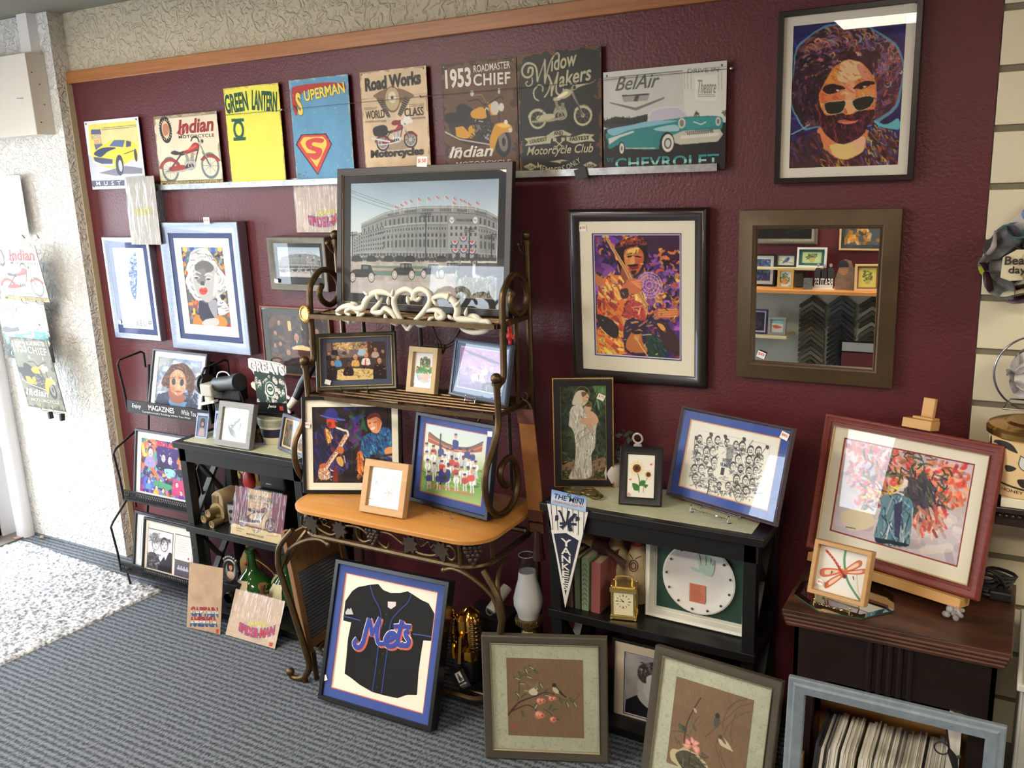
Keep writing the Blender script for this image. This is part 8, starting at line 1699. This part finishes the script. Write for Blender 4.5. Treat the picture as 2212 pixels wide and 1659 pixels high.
o = MB(); o.tube([(-.075,-.475,.18),(-.075,-.450,.18)], .048, 28); tag(o.build('blue_disc', M('blue_plastic', (40,56,120), .35), sm=40), 'round blue disc at the right end of the pine crate', 'disc')
r = thing('key_ring', 'black key ring and charm hanging inside the cabinet opening', 'key ring', (-.085,-.455,.34)); mb = MB(); mb.tube([(-.018+.018*math.cos(t),0,.018*math.sin(t)) for t in np.linspace(0,6.28,21)[:-1]], .0022, 6, closed=True); mb.tube([(0,0,.0),(.012,0,-.02),(.02,0,-.06)], [.006,.011,.006], 8); mb.tube([(.012,0,-.02),(.03,0,-.01)], .004, 6); mb.tube([(.0,0,.0),(-.01,0,.06),(-.005,.02,.10)], .003, 6); mb.build('ring_and_charm', BLKP, r)
r = thing('plastic_bin', 'translucent grey plastic bin at the right edge beside the cabinet', 'bin', (.34,-.3,0)); BINM = M('translucent_plastic', (196,196,188), .3, alpha=.72)
mb = MB()
for b in ((.065,.071,-.50,-.08,0,.60),(.62,.626,-.50,-.08,0,.60),(.071,.62,-.50,-.494,0,.60),(.071,.62,-.086,-.08,0,.60),(.071,.62,-.494,-.086,0,.006)): mb.box(*b)
mb.build('bin_walls', BINM, r, world=True, sm=0, bevel=.002); mb = MB()
for b in ((.055,.636,-.512,-.50,.588,.606),(.055,.636,-.08,-.068,.588,.606),(.055,.066,-.50,-.08,.588,.606),(.626,.636,-.50,-.08,.588,.606)): mb.box(*b)
mb.build('rim', M('plastic_rim', (206,206,198), .35, alpha=.9), r, world=True, sm=0, bevel=.003)
# ---------------------------------------------------------------- on the slatted wall
r = thing('bracket_shelf', 'dark carved bracket shelf on the slatted wall', 'shelf', (.17,-.10,.915)); DKW = M('dark_carved_wood', (44,30,28), .35, bump=(60,.4))
mb = MB(); mb.box(-.045,.40,-.225,-.005,.945,.962); mb.box(-.03,.385,-.21,-.005,.905,.945); mb.build('shelf_board', DKW, r, world=True, sm=0, bevel=.003); mb = MB()
for k in range(26): mb.ball((-.02+k*.0158,-.213,.935), .0065, n=8)
mb.build('carved_beads', DKW, r, world=True)
tag(MB().box(-.020,.34,-.222,-.01,.9625,.988).build('white_tray', M('cream_board', (232,226,204), .5), sm=0, bevel=.002), 'cream block under the tin canister on the carved shelf', 'block')
r = thing('biscuit_tin', 'cream canister with a gold lid and HONEY lettering on the carved shelf', 'canister', (.040,-.118,.9885))
mb = MB(); mb.lathe([(0,0),(.102,0),(.104,.004),(.104,.165)], n=48); mb.build('canister_body', M('canister_cream', (226,196,146), .35), r)
mb = MB(); mb.lathe([(.108,.158),(.113,.162),(.1135,.176),(.108,.184),(.09,.190),(.07,.190),(.062,.196),(0,.197)], n=48); mb.build('gold_lid', M('gold_lid_metal', (196,150,84), .18, .95, bump=(8,.1)), r)
mb = MB(); mb.lathe([(.012,.197),(.010,.206),(.018,.216),(.016,.228),(0,.232)], n=18); mb.build('lid_knob', M('bronze_knob', (110,90,60), .35, .8), r)
cv = Cv(.30, .16, (226,196,146), quad='260 900 860 900 860 1440 260 1440', d=900); k_ = (56,48,44)
cv.B('316 985 330 955 390 935 440 955 470 1020 450 1018 420 1008 395 995 360 992 340 982', k_); cv.L('385 990 378 1060', k_, 7).B('370 1040 388 1040 384 1072 374 1070', k_).B('486 1040 520 1070 560 1072 620 1060 640 1090 590 1170 560 1180 510 1178 480 1130', (216,220,214)).L('486 1040 520 1070 560 1072 620 1060 640 1090 590 1170 560 1180 510 1178 480 1130 486 1040', (60,60,56), 6, sm=1).B('525 1100 545 1090 560 1130 540 1150 520 1130', k_).B('480 1270 512 1255 555 1265 545 1310 515 1340 490 1315', k_).L('525 1205 520 1260', k_, 16).L('400 1330 520 1358 590 1362', k_, 14).E((575,1362), 16, k_, 12).B('410 1160 440 1150 470 1165 450 1200 420 1210', k_).B('270 960 290 940 300 1020 280 1060', k_).B('268 1000 310 1020 300 1090 270 1080', k_)
cv.T('HONEY', [(402,1393),(512,1400)], 30, k_, bold=.006); cv.P('700 950 760 940 780 1010 720 1030', k_).B('680 1100 740 1080 760 1180 700 1200', k_)
p = print_mesh('painted_decoration', cv, r, 0, 0, 0, ro=.35); co = np.empty(len(p.data.vertices)*3); p.data.vertices.foreach_get('co', co); co = co.reshape(-1,3)
a = co[:,0]/.1045; rr = .1046-co[:,1]; p.data.vertices.foreach_set('co', np.stack([rr*np.sin(a), -rr*np.cos(a), co[:,2]+.003],-1).ravel()); p.data.update(); p.rotation_euler = (0,0,rad(8))
def disc_ball(lab, c, R_, cols, nm, word=None):
    r = thing(nm, lab, 'ornament', c); ph = (1+5**.5)/2; N_ = [Vector(q).normalized() for q in [(i,j,k) for i in (-1,1) for j in (-1,1) for k in (-1,1)]+[(0,i/ph,j*ph) for i in (-1,1) for j in (-1,1)]+[(i/ph,j*ph,0) for i in (-1,1) for j in (-1,1)]+[(i*ph,0,j/ph) for i in (-1,1) for j in (-1,1)]]
    for i, n_ in enumerate(N_):
        a_ = n_.orthogonal().normalized(); b_ = n_.cross(a_); mb = MB(); v = [n_*R_*.90]; k = 18
        for rr, d in ((.30,.92),(.52,1.0),(.58,1.13)):
            for j in range(k):
                t = 2*math.pi*j/k; f_ = max(0, math.cos(t*1.5))**2 if False else 1; v.append(n_*R_*d*(.98+.05*math.cos(3*t))+(a_*math.cos(t)+b_*math.sin(t))*R_*rr)
        fs = [(0,1+j,1+(j+1)%k) for j in range(k)]+[(1+q*k+j,1+q*k+k+j,1+q*k+k+(j+1)%k,1+q*k+(j+1)%k) for q in range(2) for j in range(k)]
        mb.add(v, fs); m = cols[(i*7) % len(cols)]; o = mb.build('folded_card_disc', m, r, sm=60)
    return r
CA = [M('card_'+n_, c, .4, var=(26,.5), c2=c2) for n_, c, c2 in (('grey',(150,150,146),(60,60,62)),('black',(50,48,52),(110,108,110)),('cream',(226,216,186),(206,196,160)),('teal',(110,160,170),(60,70,80)),('plum',(96,50,66),(50,36,50)),('white',(226,222,220),(170,166,170)))]
rb = disc_ball('hanging ball ornament of folded record sleeves on the slatted wall', (-.015,-.125,1.612), .088, CA, 'hanging_ornament')
mb = MB(); mb.tube([(0,0,.09),(0,0,.22),(0,.12,.226)], .003, 6); mb.ball((0,0,.11), .012); mb.build('silver_cord', M('silver_foil', (200,200,206), .2, .9), rb); mb = MB(); mb.lathe([(0,-.003),(.034,-.002),(.036,.002)], (-.075,.03,-.015), 24, ax='y'); mb.build('green_disc', M('lime_card', (150,190,50), .4, var=(40,.5), c2=(190,206,70)), rb)
v, f = text_shape('Beatle', 0, .02, 1); lo, hi = v.min(0), v.max(0); q = (v-lo)/(hi-lo); mb = MB(); mb.add([(-.045+.075*a, -.103-.004*math.sin(3.14*a), .003+.022*b+.004*a) for a, b in q], f); v, f = text_shape('day', 0, .02, 1); lo, hi = v.min(0), v.max(0); q = (v-lo)/(hi-lo); mb.add([(-.035+.04*a, -.103, -.024+.024*b) for a, b in q], f); mb.build('sleeve_lettering', M('letter_ink', (40,36,36), .5), rb, sm=0)
MB().plate([(-.052,-.030),(-.03,-.038),(.01,-.034),(.035,-.012),(.042,.02),(.02,.042),(-.02,.042),(-.05,.022)], -.101, -.096).build('sleeve_card', CA[2], rb, sm=0, bevel=.001)
r = thing('paper_cutout', 'white and blue cut out card hanging behind the ball ornament', 'ornament', (-.02,-.035,1.60)); mb = MB(); mb.plate([(-.078,.030),(-.055,.085),(-.01,.145),(.01,.160),(.06,.150),(.06,.02),(-.03,-.005),(-.07,.008)], 0, .004); mb.build('card_panel', CA[5], r, sm=0, bevel=.001); mb = MB()
for x, z in ((-.062,.030),(-.052,.022),(.004,.132),(.026,.128),(.016,.148)): mb.lathe([(0,-.003),(.018,-.002),(.019,.0)], (x,0,z), 16, ax='y')
mb.build('blue_disc', M('blue_card', (84,120,180), .4, var=(40,.5), c2=(150,176,210)), r); mb = MB()
for k in range(7): x, z = -.044+k*.011, .046+k*.012; mb.tube([(x,-.002,z),(x+.010,-.002,z-.004),(x+.006,-.002,z+.008)], .0012, 5); mb.tube([(x+.018,-.002,z-.012),(x+.026,-.002,z-.016),(x+.024,-.002,z-.006)], .0012, 5)
mb.build('ink_marks', M('ink_black_lines', (60,60,64), .5), r)
rb = disc_ball('ball ornament of folded paper standing inside a wire ring on the canister', (.040,-.118,1.312), .060, [CA[5],CA[1],CA[0],CA[5]], 'ring_ornament'); mb = MB(); mb.tube([(.105*math.cos(t),0,.105*math.sin(t)) for t in np.linspace(0,6.28,49)[:-1]], .0028, 8, closed=True); mb.tube([(-.075,-.06,-.0875),(.075,-.06,-.0875),(.06,.06,-.0875),(-.06,.06,-.0875)], .0025, 6, closed=True); mb.tube([(0,0,-.105),(0,0,-.088)], .006, 8); mb.tube([(0,0,.105),(0,0,.06)], .001, 5); mb.build('wire_ring', M('nickel_wire', (150,150,156), .2, .95), rb)
# ---------------------------------------------------------------- the opposite side of the shop, seen in the wall mirror
def far(lab, x, y, z, w, h, fw, m, mats, fn, ln=6, prof='flat', nm='framed_picture', tilt=0): return frame(nm, lab, 'picture', (x,y,z), 180+tilt, ln, w, h, fw, .02, m, mats, fn, prof, tg=None)
SHW = wood('shelf_oak', (206,146,82), (180,116,58), (2,30,30), .45); PLY = M('pale_laminate', (196,186,150), .5)
tag(MB().box(-2.05,-.40,YB,YB+.26,1.004,1.028).build('wall_shelf', SHW, sm=0, bevel=.002), 'long oak shelf on the opposite wall, seen in the mirror', 'shelf')
tag(MB().box(-1.85,-1.25,YB,YB+.13,1.150,1.166).build('wall_shelf', PLY, sm=0, bevel=.002), 'short pale upper shelf on the opposite wall, seen in the mirror', 'shelf')
tag(MB().box(-2.05,-1.435,YB,YB+.24,.682,.70).build('wall_shelf', PLY, sm=0, bevel=.002), 'pale lower shelf on the grey wall, seen in the mirror', 'shelf')
SILF = M('carved_silver', (120,112,100), .4, .6, bump=(90,.6,.004))
far('ornate silver framed black picture on the opposite wall, top left in the mirror', -1.56, YB+.03, 1.316, .53, .40, .04, SILF, (), lambda w, h: Cv(w, h, (26,22,24), d=120), 0, 'cushion')
far('pasta chart in a pale frame on the opposite wall, seen in the mirror', -1.00, YB+.03, 1.280, .30, .36, .012, PALEW, [(.02,.024,.024,(54,60,64))], lambda w, h: pic_plain(w, h, ((84,90,96),(216,150,60),(206,140,60),(226,196,150)), 60), 0)
far('black framed violet picture at the left of the oak shelf, seen in the mirror', -1.66, -3.60, 1.029, .20, .228, .014, BLACKF, [(.022,.024,.024,(226,226,220))], lambda w, h: pic_plain(w, h, ((50,56,110),(70,90,150),(40,40,80),(90,130,140))))
far('black framed blue bird on the upper shelf, seen in the mirror', -1.492, -3.62, 1.166, .138, .090, .012, BLACKM, (), pic_bluebird)
far('white framed green matted bouquet on the upper shelf, seen in the mirror', -1.318, -3.61, 1.166, .198, .138, .014, WHITE, [(.02,.018,.018,(30,90,84))], lambda w, h: pic_vase(w, h, (190,206,150)), 8)
far('small gold framed figure picture on the oak shelf, seen in the mirror', -1.465, -3.50, 1.029, .108, .138, .016, M('gilt_frame', (206,166,90), .35, .6), (), lambda w, h: pic_hamsa(w, h))
far('pale wood framed sunflowers at the right of the oak shelf, seen in the mirror', -.930, -3.50, 1.029, .16, .180, .016, PALEW, [(.010,.010,.010,(150,90,50))], lambda w, h: pic_vase(w, h, (216,206,110), (120,120,60)), 10, tilt=-10)
far('purple framed portrait on the lower shelf, seen in the mirror', -1.65, -3.52, .701, .13, .175, .012, M('purple_frame', (52,46,84), .4), [(.010,.01,.01,(200,190,210))], lambda w, h: pic_plain(w, h, ((40,40,60),(90,50,60),(30,30,44))))
far('grey framed orange fish picture on the lower shelf, seen in the mirror', -1.515, -3.51, .701, .125, .125, .018, GREYW_, (), lambda w, h: Cv(w, h, (214,214,204), d=300).P('0 0 1 0 1 .3 0 .35', (130,180,190)).B('.15 .6 .4 .5 .6 .45 .9 .5 .7 .7 .4 .7', (206,90,50)))
r = thing('standee', 'cut out of three dark suited men over white letters, seen in the mirror', 'standee', (-1.215,-3.54,1.028), (0,0,math.pi)); MB().box(-.075,.075,-.02,.03,0,.006).build('stand_base', WHITE, r, sm=0)
for i, (x, h_, c) in enumerate(((-.042,.185,(46,46,50)),(0,.178,(30,30,34)),(.04,.186,(40,40,44)))):
    mb = MB(); mb.plate([(x-.022,.006),(x+.022,.006),(x+.024,h_*.68),(x+.012,h_*.78),(x-.012,h_*.78),(x-.024,h_*.68)], .002, .006); mb.build('suit', M('suit_%d' % i, c, .6), r, sm=0); mb = MB(); mb.lathe([(0,0),(.010,.001),(.010,.005),(0,.006)], (x,0,h_*.88), 12, ax='y', sy=1.3); mb.build('head', M('grey_face', (150,146,144), .6), r)
v, f = text_shape('BEATLES', 0, .02, 1); lo, hi = v.min(0), v.max(0); q = (v-lo)/(hi-lo); mb = MB(); mb.add([(-.06+.12*a, -.004, .02+.055*b) for a, b in q], f); mb.build('white_lettering', M('letter_white', (236,236,232), .4), r, sm=0); MB().plate([(-.06,.006),(.06,.006),(.06,.03),(-.06,.03)], -.003, .001).build('white_strip', WHITE, r, sm=0)
r = thing('standee', 'cut out of ball players in caps on the oak shelf, seen in the mirror', 'standee', (-1.065,-3.54,1.028), (0,0,math.pi)); MB().plate([(-.08,0),(.075,0),(.08,.06),(.06,.13),(.05,.19),(.02,.205),(-.02,.195),(-.035,.15),(-.07,.16),(-.085,.11)], 0, .006).build('cutout_panel', M('photo_tan', (150,120,96), .5, var=(20,.8), c2=(70,64,66)), r, sm=0); mb = MB(); mb.lathe([(0,-.002),(.03,-.001),(.031,.0)], (.025,0,.135), 18, ax='y', sy=1.25); mb.build('face', M('face_brown', (160,110,84), .5), r); MB().plate([(-.008,.155),(.062,.150),(.055,.185),(.025,.2),(0,.185)], -.004, 0).build('cap', M('cap_navy', (30,34,50), .6), r, sm=0)
r = thing('acrylic_block', 'small dark acrylic photo block on the oak shelf, seen in the mirror', 'picture', (-1.312,-3.5,1.028), (0,0,math.pi)); MB().box(-.028,.028,0,.02,0,.078).build('block', M('smoke_acrylic', (50,60,70), .1, var=(60,.6), c2=(120,130,136)), r, sm=0)
tag(MB().box(-1.42,-1.36,-3.64,-3.58,1.028,1.13).build('dark_bust', M('dark_basket', (60,60,56), .6), sm=0, bevel=.01), 'dark lidded basket behind the gold framed picture, seen in the mirror', 'basket')
# chevron corner samples
CS = [M('sample_%d' % i, c, .35, .3) for i, c in enumerate(((96,90,74),(70,66,58),(120,114,98),(58,60,66),(84,86,92),(36,36,40),(28,28,32),(150,146,130)))]
protos = []
for i, m in enumerate(CS):
    mb = MB(); w_ = .021
    for s in (-1,1):
        a, b = (0,0), (s*.087,-.064); v = [(0,0,0),(b[0],0,b[1]),(b[0],0,b[1]-w_*1.25),(0,0,-w_*1.25)]
        mb.add([(x,y,z) for y in (.018,.0) for x, _, z in v]+[(x,.024,z-.008) for x, _, z in v[:2]], [(0,1,2,3),(4,7,6,5),(0,4,5,1),(2,6,7,3),(1,5,6,2),(0,3,7,4)])
    protos.append(mb.build('corner_sample', m, sm=0)); 
g = random.Random(4); first = set()
for cx, z0, n_, pool in ((-1.313,.962,14,(0,1,2,1,0)), (-1.117,.975,15,(3,4,3,5,6,5)), (-.915,.975,13,(0,7,1,2)), (-.715,.975,13,(2,0,7))):
    for k in range(n_):
        i = (4 if k < 3 else 3 if k < 6 else 5) if cx == -1.117 else pool[g.randrange(len(pool))]
        o = protos[i]
        if i in first: o = o.copy(); COL.objects.link(o)
        first.add(i); o.location = (cx, YB+.001, z0-.0355*k); tag(o, 'angled moulding corner sample in a column on the grey wall, seen in the mirror', 'corner sample', 'moulding corner samples')
for i, o in enumerate(protos):
    if i not in first: bpy.data.objects.remove(o)
r = thing('counter_screen', 'dark framed glossy panel at the bottom right in the mirror', 'panel', (-.97,-3.5,0), (0,0,math.pi)); MB().box(-.12,.12,0,.02,.30,.69).build('panel_board', M('gloss_black', (20,20,24), .12), r, sm=0); MB().box(-.10,.10,.02,.12,0,.30).build('panel_stand', BLACKM, r, sm=0); MB().box(-.10,.10,-.002,0,.62,.68).build('light_band', M('band_grey', (150,150,146), .5), r, sm=0); MB().box(-.10,.10,-.002,0,.44,.61).build('maroon_band', MAROON, r, sm=0)
